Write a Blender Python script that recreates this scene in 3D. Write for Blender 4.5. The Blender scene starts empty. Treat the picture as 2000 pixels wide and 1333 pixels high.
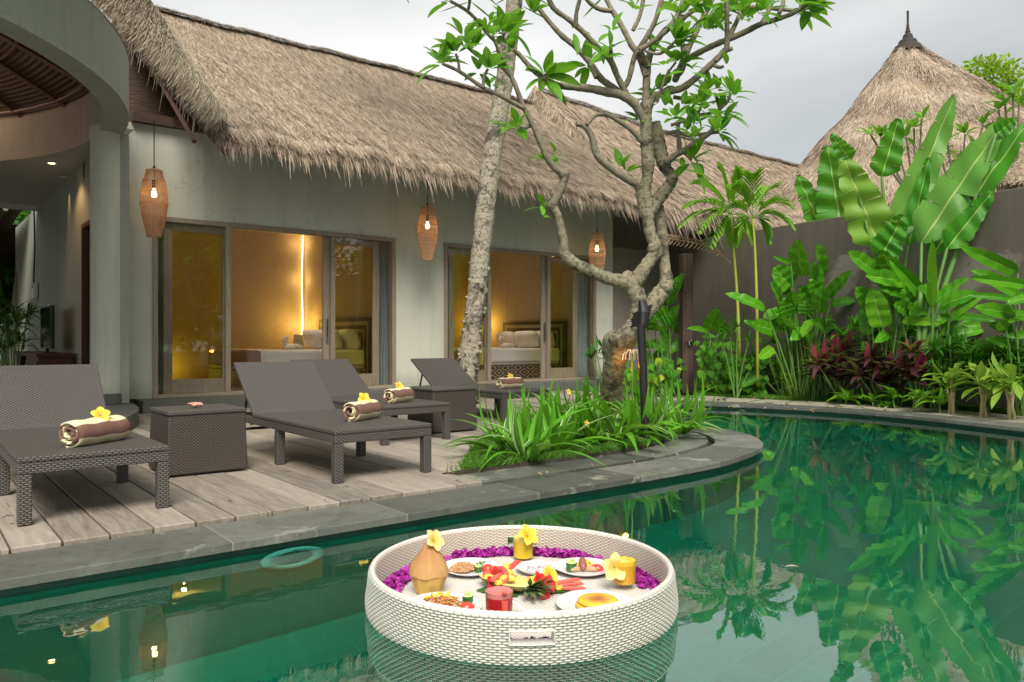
import bpy, math, random
import numpy as np
from mathutils import Vector, Matrix
from mathutils.geometry import tessellate_polygon
R = random.Random(7)
NR = np.random.default_rng(7)
SC = bpy.context.scene
COL = SC.collection
# ------------------------------------------------------------------ camera, sky, sun, exposure
ANG = math.atan2(1510, 1900)
SA, CA = math.sin(ANG), math.cos(ANG)          # camera forward = (SA, CA), right = (CA, -SA); world X runs along the villa
FPX, CX, HY, CAMZ = 1510.0, 1000.0, 664.0, 1.0
cd = bpy.data.cameras.new('camera'); cam = bpy.data.objects.new('camera', cd); COL.objects.link(cam)
cd.sensor_width = 36; cd.lens = 36 * FPX / 2000; cd.clip_end = 400; cd.clip_start = .05
cd.shift_y = -(666.5 - HY) / 2000
cam.location = (0, 0, CAMZ); cam.rotation_euler = (math.pi/2, 0, -ANG)
SC.camera = cam
SUN_EL, SUN_AZ = math.radians(49), math.radians(212)      # azimuth clockwise from +Y: behind the camera, to its left
w = bpy.data.worlds.new('World'); SC.world = w; w.use_nodes = True
nt = w.node_tree; nt.nodes.clear()
def wn(t, **k):
    n = nt.nodes.new(t)
    for a, b in k.items(): setattr(n, a, b)
    return n
out = wn('ShaderNodeOutputWorld'); bgs = wn('ShaderNodeBackground'); bgc = wn('ShaderNodeBackground'); mx = wn('ShaderNodeMixShader')
sky = wn('ShaderNodeTexSky'); sky.sky_type = 'NISHITA'; sky.sun_disc = False
sky.sun_elevation = SUN_EL; sky.sun_rotation = SUN_AZ
nt.links.new(sky.outputs[0], bgs.inputs[0]); bgs.inputs[1].default_value = .09
tc = wn('ShaderNodeTexCoord'); mp = wn('ShaderNodeMapping'); mp.inputs['Scale'].default_value = (1.0, 1.0, 3.2)
no = wn('ShaderNodeTexNoise'); no.inputs['Scale'].default_value = 1.5; no.inputs['Detail'].default_value = 4; no.inputs['Roughness'].default_value = .45
cr = wn('ShaderNodeValToRGB')
cr.color_ramp.elements[0].position = .34; cr.color_ramp.elements[0].color = (.56, .58, .59, 1)
cr.color_ramp.elements[1].position = .66; cr.color_ramp.elements[1].color = (1.0, .995, .97, 1)
nt.links.new(tc.outputs['Generated'], mp.inputs[0]); nt.links.new(mp.outputs[0], no.inputs[0]); nt.links.new(no.outputs[0], cr.inputs[0])
nt.links.new(cr.outputs[0], bgc.inputs[0]); bgc.inputs[1].default_value = .73
mx.inputs[0].default_value = .93
nt.links.new(bgs.outputs[0], mx.inputs[1]); nt.links.new(bgc.outputs[0], mx.inputs[2]); nt.links.new(mx.outputs[0], out.inputs[0])
sl = bpy.data.lights.new('sun', 'SUN'); sl.energy = 3.3; sl.angle = math.radians(30); sl.color = (1, .93, .82)
so = bpy.data.objects.new('sun', sl); COL.objects.link(so)
_d = Vector((math.sin(SUN_AZ)*math.cos(SUN_EL), math.cos(SUN_AZ)*math.cos(SUN_EL), math.sin(SUN_EL)))
so.rotation_euler = _d.to_track_quat('Z', 'Y').to_euler(); so.location = _d * 30
SC.view_settings.view_transform = 'Standard'; SC.view_settings.look = 'None'; SC.view_settings.exposure = 0.55; SC.view_settings.gamma = 1.0
SC.render.engine = 'CYCLES'
SC.cycles.max_bounces = 10; SC.cycles.diffuse_bounces = 3; SC.cycles.glossy_bounces = 4; SC.cycles.transmission_bounces = 6
SC.cycles.transparent_max_bounces = 16; SC.cycles.sample_clamp_indirect = 4.0; SC.cycles.blur_glossy = 1.0
SC.cycles.use_denoising = True
# ------------------------------------------------------------------ where a picture point lies on a plane of the place
def ray(px, py):
    t = (px - CX) / FPX; s = (HY - py) / FPX
    return Vector((SA + t * CA, CA - t * SA, s))
def at(px, py, Y): return Vector((0, 0, CAMZ)) + ray(px, py) * Y
def gnd(px, py, z=.08): return at(px, py, (CAMZ - z) * FPX / (py - HY))
def gx(px, Y, z=.08):
    p = at(px, HY, Y); p.z = z; return p
def onb(px, py, b): r = ray(px, py); return at(px, py, b / r.y)
def ona(px, py, a): r = ray(px, py); return at(px, py, a / r.x)
def fa(px, b=10.6): r = ray(px, HY); return r.x * b / r.y
# ------------------------------------------------------------------ mesh building
def arr(x): return np.asarray(x, dtype=np.float64)
class MB:
    def __init__(s): s.ch = []; s.cur = 0
    def add(s, v, f, uv=None, m=None):
        v = arr(v).reshape(-1, 3); f = np.asarray(f, dtype=np.int64)
        if f.ndim == 1: f = f[None, :]
        s.ch.append((v, f, None if uv is None else arr(uv), s.cur if m is None else m))
    def box2(s, x0, x1, y0, y1, z0, z1, m=None, M=None):
        v = arr([[x0,y0,z0],[x1,y0,z0],[x1,y1,z0],[x0,y1,z0],[x0,y0,z1],[x1,y0,z1],[x1,y1,z1],[x0,y1,z1]])
        if M is not None: v = xf(v, M)
        s.add(v, [[0,3,2,1],[4,5,6,7],[0,1,5,4],[1,2,6,5],[2,3,7,6],[3,0,4,7]], m=m)
    def box(s, c, sz, M=None, m=None, top=1.0):
        x, y, z = [q / 2 for q in sz]
        v = arr([[-x,-y,-z],[x,-y,-z],[x,y,-z],[-x,y,-z],[-x*top,-y*top,z],[x*top,-y*top,z],[x*top,y*top,z],[-x*top,y*top,z]])
        if M is not None: v = xf(v, M)
        s.add(v + arr(c), [[0,3,2,1],[4,5,6,7],[0,1,5,4],[1,2,6,5],[2,3,7,6],[3,0,4,7]], m=m)
    def tube(s, pts, rad, n=8, cap=True, m=None, flat=1.0):
        P = [Vector(p) for p in pts]; k = len(P)
        if not hasattr(rad, '__len__'): rad = [rad] * k
        T = []
        for i in range(k):
            d = P[min(i+1, k-1)] - P[max(i-1, 0)]
            T.append(d.normalized() if d.length > 1e-9 else Vector((0, 0, 1)))
        ref = Vector((0, 0, 1)) if abs(T[0].z) < .9 else Vector((1, 0, 0))
        nx = T[0].cross(ref).normalized(); vs = []; uv = []; L = 0
        for i in range(k):
            nx = (nx - T[i] * nx.dot(T[i])).normalized(); ny = T[i].cross(nx)
            if i: L += (P[i] - P[i-1]).length
            for j in range(n):
                a = 2 * math.pi * j / n
                vs.append(P[i] + nx * math.cos(a) * rad[i] + ny * math.sin(a) * rad[i] * flat)
        fs = []; uvs = []; L = [0]
        for i in range(1, k): L.append(L[-1] + (P[i] - P[i-1]).length)
        c = 2 * math.pi * max(rad)
        for i in range(k-1):
            for j in range(n):
                fs.append([i*n+j, i*n+(j+1) % n, (i+1)*n+(j+1) % n, (i+1)*n+j])
                uvs.append([[c*j/n, L[i]], [c*(j+1)/n, L[i]], [c*(j+1)/n, L[i+1]], [c*j/n, L[i+1]]])
        s.add(vs, fs, uvs, m)
        if cap:
            s.add(vs[:n], [list(range(n))[::-1]], m=m); s.add(vs[-n:], [list(range(n))], m=m)
    def grid(s, G, uv=None, m=None, closed=False, flip=False):
        G = arr(G); a, b = G.shape[:2]
        i, j = np.meshgrid(np.arange(a-1), np.arange(b if closed else b-1), indexing='ij'); j2 = (j+1) % b
        f = np.stack([i*b+j, i*b+j2, (i+1)*b+j2, (i+1)*b+j], -1).reshape(-1, 4)
        if flip: f = f[:, ::-1]
        U = None
        if uv is not None:
            uv = arr(uv)
            q = [uv[i, j], uv[i, j2] if not closed else uv[i, j+1], uv[i+1, j2] if not closed else uv[i+1, j+1], uv[i+1, j]]
            U = np.stack(q, -2).reshape(-1, 4, 2)
            if flip: U = U[:, ::-1]
        s.add(G.reshape(-1, 3), f, U, m)
    def lathe(s, prof, c=(0, 0, 0), n=24, m=None, M=None, sq=None):
        th = np.linspace(0, 2*math.pi, n, endpoint=False); pr = arr(prof)
        r = pr[:, 0][:, None]; G = np.stack([r*np.cos(th), r*np.sin(th), np.repeat(pr[:, 1][:, None], n, 1)], -1)
        if M is not None: G = xf(G.reshape(-1, 3), M).reshape(G.shape)
        G = G + arr(c)
        Lp = np.concatenate([[0], np.cumsum(np.linalg.norm(np.diff(pr, axis=0), axis=1))])
        t2 = np.linspace(0, 2*math.pi, n+1) * max(pr[:, 0])
        uv = np.stack(np.broadcast_arrays(t2[None, :], Lp[:, None]), -1)
        s.grid(G, uv, m, closed=True)
    def poly(s, pts, z, m=None, holes=(), down=False):
        loops = [[Vector((p[0], p[1], 0)) for p in pts]] + [[Vector((p[0], p[1], 0)) for p in h] for h in holes]
        t = tessellate_polygon(loops); fl = [p for l in loops for p in l]
        v = [(p.x, p.y, z) for p in fl]; f = []
        for q in t:
            a, b, c = [fl[i] for i in q]
            up = (b-a).cross(c-a).z > 0
            f.append(list(q) if up != down else list(q)[::-1])
        s.add(v, f, m=m)
    def prism(s, pts, z0, z1, m=None):
        s.poly(pts, z1, m); s.poly(pts, z0, m, down=True); s.strip(pts, z0, z1, m)
    def strip(s, pts, z0, z1, m=None, closed=True):
        n = len(pts); v = [(p[0], p[1], z0) for p in pts] + [(p[0], p[1], z1) for p in pts]; L = [0]; uv = []
        f = []
        for i in range(n if closed else n-1):
            j = (i+1) % n; d = math.hypot(pts[j][0]-pts[i][0], pts[j][1]-pts[i][1]); L.append(L[-1]+d)
            f.append([i, j, n+j, n+i]); uv.append([[L[-2], z0], [L[-1], z0], [L[-1], z1], [L[-2], z1]])
        s.add(v, f, uv, m)
    def build(s, name, mats, parent=None, smooth=False, bevel=0, seg=2, sub=0):
        me = bpy.data.meshes.new(name); V = []; F = []; n0 = 0; ls = []; lt = []; li = []; mi = []; UV = []; st = 0
        for v, f, uv, m in s.ch:
            K = f.shape[1]
            if uv is None:
                a, b, c = v[f[:, 0]], v[f[:, 1]], v[f[:, 2]]
                nr = np.abs(np.cross(b-a, c-b)); ax = nr.argmax(1)
                p = v[f]; uv = np.empty((len(f), K, 2))
                for k_, (i_, j_) in enumerate(((1, 2), (0, 2), (0, 1))):
                    q = ax == k_; uv[q] = p[q][:, :, [i_, j_]]
            V.append(v); li.append((f+n0).ravel()); ls.append(st + K*np.arange(len(f))); lt.append(np.full(len(f), K))
            mi.append(np.full(len(f), m)); UV.append(uv.reshape(-1, 2)); n0 += len(v); st += K*len(f)
        V = np.concatenate(V); li = np.concatenate(li); ls = np.concatenate(ls); lt = np.concatenate(lt); mi = np.concatenate(mi); UV = np.concatenate(UV)
        me.vertices.add(len(V)); me.vertices.foreach_set('co', V.astype(np.float32).ravel())
        me.loops.add(len(li)); me.loops.foreach_set('vertex_index', li.astype(np.int32))
        me.polygons.add(len(ls)); me.polygons.foreach_set('loop_start', ls.astype(np.int32)); me.polygons.foreach_set('loop_total', lt.astype(np.int32))
        me.polygons.foreach_set('material_index', mi.astype(np.int32))
        me.polygons.foreach_set('use_smooth', np.full(len(ls), smooth))
        u = me.uv_layers.new(name='UVMap'); u.data.foreach_set('uv', UV.astype(np.float32).ravel())
        if not isinstance(mats, (list, tuple)): mats = [mats]
        for q in mats: me.materials.append(q)
        me.update(calc_edges=True); me.validate()
        o = bpy.data.objects.new(name, me); COL.objects.link(o)
        if parent: o.parent = parent
        if bevel:
            b = o.modifiers.new('bevel', 'BEVEL'); b.width = bevel; b.segments = seg; b.limit_method = 'ANGLE'; b.angle_limit = math.radians(40)
        if sub:
            b = o.modifiers.new('sub', 'SUBSURF'); b.levels = sub; b.render_levels = sub
        return o
def xf(v, M):
    M = np.array(M); v = arr(v)
    return v @ M[:3, :3].T + M[:3, 3]
def rotz(a): return Matrix.Rotation(a, 4, 'Z')
def tag(o, label=None, cat=None, group=None, kind=None):
    if label: o['label'] = label
    if cat: o['category'] = cat
    if group: o['group'] = group
    if kind: o['kind'] = kind
    return o
def thing(name, label, cat, loc=(0, 0, 0), rz=0, group=None):
    o = bpy.data.objects.new(name, None); COL.objects.link(o); o.empty_display_size = .1
    o.location = loc; o.rotation_euler = (0, 0, rz); return tag(o, label, cat, group)
def dup(o, loc, rz=None, label=None, cat=None, group=None, scale=None):
    def cp(s, par):
        c = s.copy(); COL.objects.link(c)
        if par: c.parent = par
        for h in [q for q in s.children]: cp(h, c)
        return c
    r = cp(o, None); r.location = loc
    if rz is not None: r.rotation_euler = (0, 0, rz)
    if scale: r.scale = (scale,)*3
    if label: r['label'] = label
    if group: r['group'] = group
    return r
def lamp(name, parent, loc, W, col=(1, .62, .28), rad=.03, kind='POINT', spot=None):
    l = bpy.data.lights.new(name, kind); l.energy = W; l.color = col; l.shadow_soft_size = rad
    if spot: l.spot_size = spot; l.spot_blend = .6
    o = bpy.data.objects.new(name, l); COL.objects.link(o); o.location = loc; o.parent = parent; return o
def cr_path(pts, n=8, closed=False):
    P = [np.array(p, float) for p in pts]; out = []
    k = len(P)
    for i in range(k if closed else k-1):
        p0 = P[(i-1) % k] if closed or i else P[i]; p1 = P[i]; p2 = P[(i+1) % k]; p3 = P[(i+2) % k] if closed or i+2 < k else P[i+1]
        for j in range(n):
            t = j/n
            out.append(.5*((2*p1)+(-p0+p2)*t+(2*p0-5*p1+4*p2-p3)*t*t+(-p0+3*p1-3*p2+p3)*t**3))
    if not closed: out.append(P[-1])
    return out
def offset(path, d, closed=False):
    P = [np.array(p, float) for p in path]; out = []; k = len(P)
    for i in range(k):
        a = P[(i-1) % k] if closed else P[max(i-1, 0)]; b = P[(i+1) % k] if closed else P[min(i+1, k-1)]
        t = b-a; t /= np.linalg.norm(t)+1e-9
        out.append(P[i] + np.array([-t[1], t[0]])*d)
    return out
# ------------------------------------------------------------------ materials
class NT:
    def __init__(s, name):
        s.m = bpy.data.materials.new(name); s.m.use_nodes = True; s.t = s.m.node_tree; s.t.nodes.clear()
        s.out = s.n('ShaderNodeOutputMaterial')
    def n(s, t, **k):
        q = s.t.nodes.new(t)
        for a, b in k.items(): setattr(q, a, b)
        return q
    def l(s, a, b): s.t.links.new(a, b)
    def inp(s, node, key, v):
        if isinstance(v, bpy.types.NodeSocket): s.l(v, node.inputs[key])
        else: node.inputs[key].default_value = (v + (1,) if isinstance(v, tuple) and len(v) == 3 and node.inputs[key].type == 'RGBA' else v)
    def math(s, op, a, b=0.0, c=None, clamp=False):
        q = s.n('ShaderNodeMath', operation=op, use_clamp=clamp); s.inp(q, 0, a); s.inp(q, 1, b)
        if c is not None: s.inp(q, 2, c)
        return q.outputs[0]
    def coord(s, kind='Object', scale=(1, 1, 1), rot=(0, 0, 0)):
        c = s.n('ShaderNodeTexCoord'); m = s.n('ShaderNodeMapping'); m.inputs['Scale'].default_value = scale; m.inputs['Rotation'].default_value = rot
        s.l(c.outputs[kind], m.inputs[0]); return m.outputs[0]
    def noise(s, vec=None, scale=5, detail=3, rough=.5, dist=0):
        q = s.n('ShaderNodeTexNoise'); s.inp(q, 'Scale', scale); q.inputs['Detail'].default_value = detail; q.inputs['Roughness'].default_value = rough; q.inputs['Distortion'].default_value = dist
        if vec is not None: s.l(vec, q.inputs['Vector'])
        return q.outputs[0]
    def ramp(s, fac, stops, interp='LINEAR'):
        q = s.n('ShaderNodeValToRGB'); q.color_ramp.interpolation = interp; e = q.color_ramp.elements
        while len(e) < len(stops): e.new(.5)
        for i, (p, c) in enumerate(stops):
            e[i].position = p; e[i].color = tuple(c) + (1,) if len(c) == 3 else c
        s.l(fac, q.inputs[0]); return q.outputs[0]
    def mix(s, f, a, b, mode='MIX'):
        q = s.n('ShaderNodeMix', data_type='RGBA', blend_type=mode); s.inp(q, 0, f); s.inp(q, 6, a); s.inp(q, 7, b); return q.outputs[2]
    def rnd(s): return s.n('ShaderNodeNewGeometry').outputs['Random Per Island']
    def bump(s, h, strength=.3, dist=.01, nrm=None):
        q = s.n('ShaderNodeBump'); q.inputs['Strength'].default_value = strength; q.inputs['Distance'].default_value = dist; s.l(h, q.inputs['Height'])
        if nrm is not None: s.l(nrm, q.inputs['Normal'])
        return q.outputs[0]
    def pbr(s, col, rough=.6, nrm=None, metal=0, spec=.5, trans=None, tcol=None, alpha=None, coat=0, sss=0):
        q = s.n('ShaderNodeBsdfPrincipled'); s.inp(q, 'Base Color', col); s.inp(q, 'Roughness', rough); s.inp(q, 'Metallic', metal); s.inp(q, 'Specular IOR Level', spec)
        if coat: s.inp(q, 'Coat Weight', coat); s.inp(q, 'Coat Roughness', .1)
        if sss: s.inp(q, 'Subsurface Weight', sss); q.inputs['Subsurface Radius'].default_value = (.01, .006, .004)
        if nrm is not None: s.l(nrm, q.inputs['Normal'])
        o = q.outputs[0]
        if trans:
            t = s.n('ShaderNodeBsdfTranslucent'); s.inp(t, 0, tcol if tcol is not None else col); x = s.n('ShaderNodeMixShader'); x.inputs[0].default_value = trans
            s.l(o, x.inputs[1]); s.l(t.outputs[0], x.inputs[2]); o = x.outputs[0]
        s.l(o, s.out.inputs[0]); return s.m
def simple(name, col, rough=.6, var=.12, scale=8, metal=0, spec=.5, bump=0, bs=60, coat=0, sss=0):
    t = NT(name); v = t.coord('Object'); n = t.noise(v, scale, 4)
    c = t.mix(n, tuple(min(1, x*(1-var)) for x in col), tuple(min(1, x*(1+var)) for x in col))
    nr = t.bump(t.noise(v, bs, 3), bump, .005) if bump else None
    return t.pbr(c, rough, nr, metal, spec, coat=coat, sss=sss)
def plaster(name, col, var=.14):
    t = NT(name); v = t.coord('Object'); n = t.noise(v, 1.3, 5, .6); n2 = t.noise(v, 14, 4)
    c = t.mix(n, tuple(x*(1-var) for x in col), tuple(min(1, x*(1+var*.6)) for x in col))
    c = t.mix(t.math('MULTIPLY', n2, .25), c, tuple(x*.85 for x in col))
    n3 = t.noise(t.coord('Object', (3.5, 3.5, .30)), 1.6, 5, .65); st = t.ramp(n3, [(.52, (0, 0, 0)), (.75, (.45, .45, .45))]); c = t.mix(st, c, tuple(x*.62 for x in col)); g_ = t.n('ShaderNodeNewGeometry'); sz = t.n('ShaderNodeSeparateXYZ'); t.l(g_.outputs['Position'], sz.inputs[0]); sp_ = t.math('SUBTRACT', t.math('ADD', .30, t.math('MULTIPLY', t.noise(v, 5, 5, .7), .42)), sz.outputs[2]); c = t.mix(t.ramp(sp_, [(.0, (0, 0, 0)), (.22, (.55, .55, .55))]), c, tuple(x*.45 for x in col))
    vc = t.n('ShaderNodeTexVoronoi', feature='DISTANCE_TO_EDGE'); vc.inputs['Scale'].default_value = .55; dv = t.n('ShaderNodeVectorMath', operation='ADD'); nz = t.n('ShaderNodeTexNoise'); nz.inputs['Scale'].default_value = 2.5; nz.inputs['Detail'].default_value = 6; t.l(v, nz.inputs[0]); t.l(v, dv.inputs[0]); t.l(nz.outputs[1], dv.inputs[1]); t.l(dv.outputs[0], vc.inputs[0]); ck = t.math('LESS_THAN', vc.outputs[0], .0022); c = t.mix(t.math('MULTIPLY', ck, .45), c, tuple(x*.4 for x in col))
    return t.pbr(c, .75, t.bump(n2, .12, .01), spec=.25)
def leafmat(name, c1, c2, rib, vein=14, tr=.3, rough=.45, edge=None, ribw=.035, vs=.5, spec=.28, slant=1.2, brown=0):
    t = NT(name); uv = t.n('ShaderNodeUVMap').outputs[0]; sp = t.n('ShaderNodeSeparateXYZ'); t.l(uv, sp.inputs[0])
    u = t.math('ABSOLUTE', t.math('SUBTRACT', sp.outputs[0], .5)); v = sp.outputs[1]
    rnd = t.rnd(); n = t.noise(t.coord('Object'), 6, 3)
    c = t.mix(t.math('ADD', t.math('MULTIPLY', rnd, .75), t.math('MULTIPLY', n, .3)), c1, c2)
    ve = t.math('SINE', t.math('MULTIPLY', t.math('SUBTRACT', v, t.math('MULTIPLY', u, slant*.12)), vein*6.28))
    vm = t.math('POWER', t.math('MULTIPLY', t.math('ADD', ve, 1.0), .5), 3.0)
    vm = t.math('MULTIPLY', vm, t.math('ADD', .3, n))
    c = t.mix(t.math('MULTIPLY', vm, vs*.35), c, tuple(min(1, x*1.6+.01) for x in c2))
    if edge is not None:
        c = t.mix(t.math('GREATER_THAN', u, .36), c, edge)
    if brown:
        bm = t.math('GREATER_THAN', t.math('ADD', u, t.math('MULTIPLY', t.noise(t.coord('Object'), 7, 4, .7), .22)),   .65-brown*.03); c = t.mix(t.math('MULTIPLY', bm, .8), c, (.24, .19, .06))
    rm = t.math('LESS_THAN', u, ribw); c = t.mix(rm, c, rib)
    tcol = t.mix(.5, c, (.25, .5, .03), 'MIX')
    return t.pbr(c, rough, t.bump(t.math('ADD', t.math('MULTIPLY', vm, .5), rm), .25, .004), spec=spec, trans=tr, tcol=tcol)
def woodmat(name, c1, c2, ax=(1, 1, 14), rough=.6, gloss=.4, kn=.2):
    t = NT(name); rnd = t.rnd(); cc = t.n('ShaderNodeTexCoord'); ad = t.n('ShaderNodeVectorMath', operation='ADD'); cb = t.n('ShaderNodeCombineXYZ')
    t.l(t.math('MULTIPLY', rnd, 31.0), cb.inputs[0]); t.l(t.math('MULTIPLY', rnd, 17.0), cb.inputs[1]); t.l(cc.outputs['Object'], ad.inputs[0]); t.l(cb.outputs[0], ad.inputs[1])
    m = t.n('ShaderNodeMapping'); m.inputs['Scale'].default_value = ax; t.l(ad.outputs[0], m.inputs[0])
    n = t.noise(m.outputs[0], 3, 6, .6, .6); n2 = t.noise(m.outputs[0], 12, 4, .6)
    f = t.math('ADD', t.math('MULTIPLY', n, .8), t.math('MULTIPLY', rnd, .3))
    c = t.ramp(f, [(.3, c1), (.75, c2)]); c = t.mix(t.math('MULTIPLY', n2, .35), c, tuple(x*.45 for x in c1))
    sp = t.ramp(t.noise(t.coord('Object'), 9, 2), [(.70, (0, 0, 0)), (.78, (1, 1, 1))])
    c = t.mix(t.math('MULTIPLY', sp, kn), c, tuple(x*.3 for x in c1))
    return t.pbr(c, rough, t.bump(t.math('ADD', n, n2), .35, .006), spec=gloss)
def weave(name, c1, c2, cw=.022, ch=.009, rough=.5, bs=.8):
    # flat cane weave: rows of lens-shaped strands, every other row shifted by half a strand
    t = NT(name); uv = t.n('ShaderNodeUVMap').outputs[0]; sp = t.n('ShaderNodeSeparateXYZ'); t.l(uv, sp.inputs[0])
    r = t.math('DIVIDE', sp.outputs[1], ch); row = t.math('FLOOR', r); fr = t.math('FRACT', r)
    x = t.math('FRACT', t.math('ADD', t.math('DIVIDE', sp.outputs[0], cw), t.math('MULTIPLY', row, .5)))
    hx = t.math('SINE', t.math('MULTIPLY', x, math.pi)); hy = t.math('SINE', t.math('MULTIPLY', fr, math.pi))
    h = t.math('MULTIPLY', t.math('POWER', hx, .8), t.math('POWER', hy, .7))
    n = t.noise(t.coord('Object'), 5, 3)
    c = t.mix(h, c1, c2); c = t.mix(t.math('MULTIPLY', n, .3), c, tuple(q*.7 for q in c2))
    return t.pbr(c, rough, t.bump(h, bs, .004), spec=.4)
# ------------------------------------------------------------------ shared materials
M = {}
M['plaster'] = plaster('plaster', (.57, .585, .495)); M['plaster_in'] = plaster('plaster_in', (.52, .42, .33)); M['plaster_pav'] = plaster('plaster_pav', (.34, .355, .30))  # pavilion plaster is a darker copy: shade under its thatch put into the colour
M['white_ceiling'] = plaster('white_ceiling', (.62, .60, .54), .05)
M['stone'] = simple('plinth_stone', (.10, .105, .095), .7, .35, 3, bump=.3, bs=40)
M['darkwood'] = woodmat('dark_wood', (.045, .022, .014), (.10, .05, .03), (1.5, 1.5, 1.5))
M['doorwood'] = woodmat('pale_door_wood', (.22, .18, .135), (.40, .34, .26), (9, 9, .9), kn=.05)
M['redwood'] = woodmat('red_wood', (.06, .025, .015), (.13, .05, .03), (5, 5, .6))
M['black'] = simple('black_metal', (.012, .012, .013), .45); M['white'] = simple('white_paint', (.75, .74, .70), .5, .04)
def thatchmat(name, cs, dark=.5):
    t = NT(name); r = t.rnd(); n = t.noise(t.coord('Object'), .9, 4, .6); n2 = t.noise(t.coord('Object'), 5, 4, .65)
    f = t.math('ADD', t.math('MULTIPLY', r, .66), t.math('MULTIPLY', n2, .44))
    c = t.ramp(f, [(.16, cs[0]), (.36, cs[1]), (.65, cs[2]), (.95, cs[3])])
    c = t.mix(t.math('MULTIPLY', n, .5), c, tuple(x*dark for x in cs[2])); pt = t.ramp(t.noise(t.coord('Object'), .55, 6, .7), [(.50, (0, 0, 0)), (.66, (.55, .55, .55))]); c = t.mix(pt, c, tuple(x*.55 for x in cs[2]))
    return t.pbr(c, .85, t.bump(t.noise(t.coord('Object', (6, 60, 60)), 3, 3), .3, .01), spec=.15, trans=.12)
M['thatch'] = thatchmat('thatch', [(.05, .036, .026), (.32, .245, .175), (.57, .46, .355), (.76, .645, .515)], .72)
M['thatch_dark'] = thatchmat('thatch_ridge', [(.05, .04, .03), (.20, .16, .12), (.34, .28, .21), (.46, .38, .29)], .8)
M['thatch_base'] = simple('thatch_base', (.30, .225, .15), .95, .4, 6, bump=.5, bs=30)
M['thatch_grey'] = thatchmat('thatch_grey', [(.07, .058, .04), (.22, .19, .13), (.38, .33, .24), (.54, .48, .36)], .8)
def lining_mat():
    t = NT('woven_lining'); v = t.coord('Object'); s = t.n('ShaderNodeSeparateXYZ'); t.l(v, s.inputs[0])
    r = t.math('SQRT', t.math('ADD', t.math('POWER', s.outputs[0], 2), t.math('POWER', s.outputs[1], 2)))
    f = t.math('SINE', t.math('MULTIPLY', r, 105)); h = t.math('MULTIPLY', t.math('ADD', f, 1), .5)
    c = t.mix(h, (.02, .011, .006), (.19, .10, .05)); c = t.mix(t.noise(v, 12, 4), c, (.09, .05, .028))
    return t.pbr(c, .8, t.bump(h, .8, .02))
M['lining'] = lining_mat()
def softmat():
    t = NT('roof_soffit'); v = t.coord('Object', (2, 26, 26)); n = t.noise(v, 3, 4); c = t.mix(n, (.03, .02, .013), (.12, .08, .05))
    return t.pbr(c, .85, t.bump(n, .8, .02))
M['soffit'] = softmat()
def deckmat():
    t = NT('weathered_boards'); rnd = t.rnd(); cc = t.n('ShaderNodeTexCoord'); ad = t.n('ShaderNodeVectorMath', operation='ADD'); cb = t.n('ShaderNodeCombineXYZ')
    t.l(t.math('MULTIPLY', rnd, 37.0), cb.inputs[0]); t.l(t.math('MULTIPLY', rnd, 19.0), cb.inputs[1]); t.l(cc.outputs['Object'], ad.inputs[0]); t.l(cb.outputs[0], ad.inputs[1])
    m = t.n('ShaderNodeMapping'); m.inputs['Scale'].default_value = (9, .8, 9); t.l(ad.outputs[0], m.inputs[0])
    g = t.noise(m.outputs[0], 3, 7, .65, 1.2); big = t.noise(t.coord('Object'), 1.1, 4, .6)
    f = t.math('ADD', t.math('MULTIPLY', g, .6), t.math('MULTIPLY', rnd, .25))
    c = t.ramp(f, [(.25, (.14, .12, .095)), (.5, (.35, .31, .255)), (.78, (.56, .51, .425))])
    c = t.mix(t.math('MULTIPLY', big, .55), c, (.24, .225, .19))
    m2 = t.n('ShaderNodeMapping'); m2.inputs['Scale'].default_value = (7, 3.2, 3); t.l(ad.outputs[0], m2.inputs[0])
    kn = t.ramp(t.noise(m2.outputs[0], 2.6, 2, .5, .5), [(.69, (0, 0, 0)), (.74, (1, 1, 1))]); c = t.mix(t.math('MULTIPLY', kn, .8), c, (.06, .05, .04))
    m3 = t.n('ShaderNodeMapping'); m3.inputs['Scale'].default_value = (34, .7, 3); t.l(ad.outputs[0], m3.inputs[0])
    crk = t.ramp(t.noise(m3.outputs[0], 1.6, 3, .6), [(.66, (0, 0, 0)), (.70, (1, 1, 1))]); c = t.mix(t.math('MULTIPLY', crk, .55), c, (.07, .06, .05))
    return t.pbr(c, t.math('ADD', t.math('MULTIPLY', g, .3), .5), t.bump(t.math('SUBTRACT', g, crk), .4, .006), spec=.35)
M['deck'] = deckmat()
def copemat():
    t = NT('andesite_coping'); uv = t.n('ShaderNodeUVMap').outputs[0]; s = t.n('ShaderNodeSeparateXYZ'); t.l(uv, s.inputs[0])
    k = t.math('DIVIDE', s.outputs[0], .92); idn = t.math('FLOOR', k); fr = t.math('FRACT', k)
    wnz = t.n('ShaderNodeTexWhiteNoise', noise_dimensions='1D'); t.l(idn, wnz.inputs['W']); rv = wnz.outputs[0]
    v = t.coord('Object'); n = t.noise(v, 4, 5, .6); n2 = t.noise(v, 60, 3)
    f = t.math('ADD', t.math('MULTIPLY', rv, .5), t.math('MULTIPLY', n, .5))
    c = t.ramp(f, [(.2, (.062, .066, .060)), (.55, (.115, .12, .108)), (.85, (.22, .225, .20))]); c = t.mix(t.ramp(t.noise(v, 17, 6, .75), [(.5, (0, 0, 0)), (.7, (.6, .6, .6))]), c, (.045, .05, .042))
    c = t.mix(t.ramp(t.noise(v, 2.2, 5, .65), [(.585, (0, 0, 0)), (.63, (.75, .75, .75))]), c, (.29, .30, .245))
    jt = t.math('LESS_THAN', fr, .008); c = t.mix(jt, c, (.22, .22, .195))
    return t.pbr(c, t.math('ADD', t.math('MULTIPLY', n, .4), .3), t.bump(t.math('ADD', n2, n), .25, .004), spec=.4)
M['coping'] = copemat()
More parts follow.
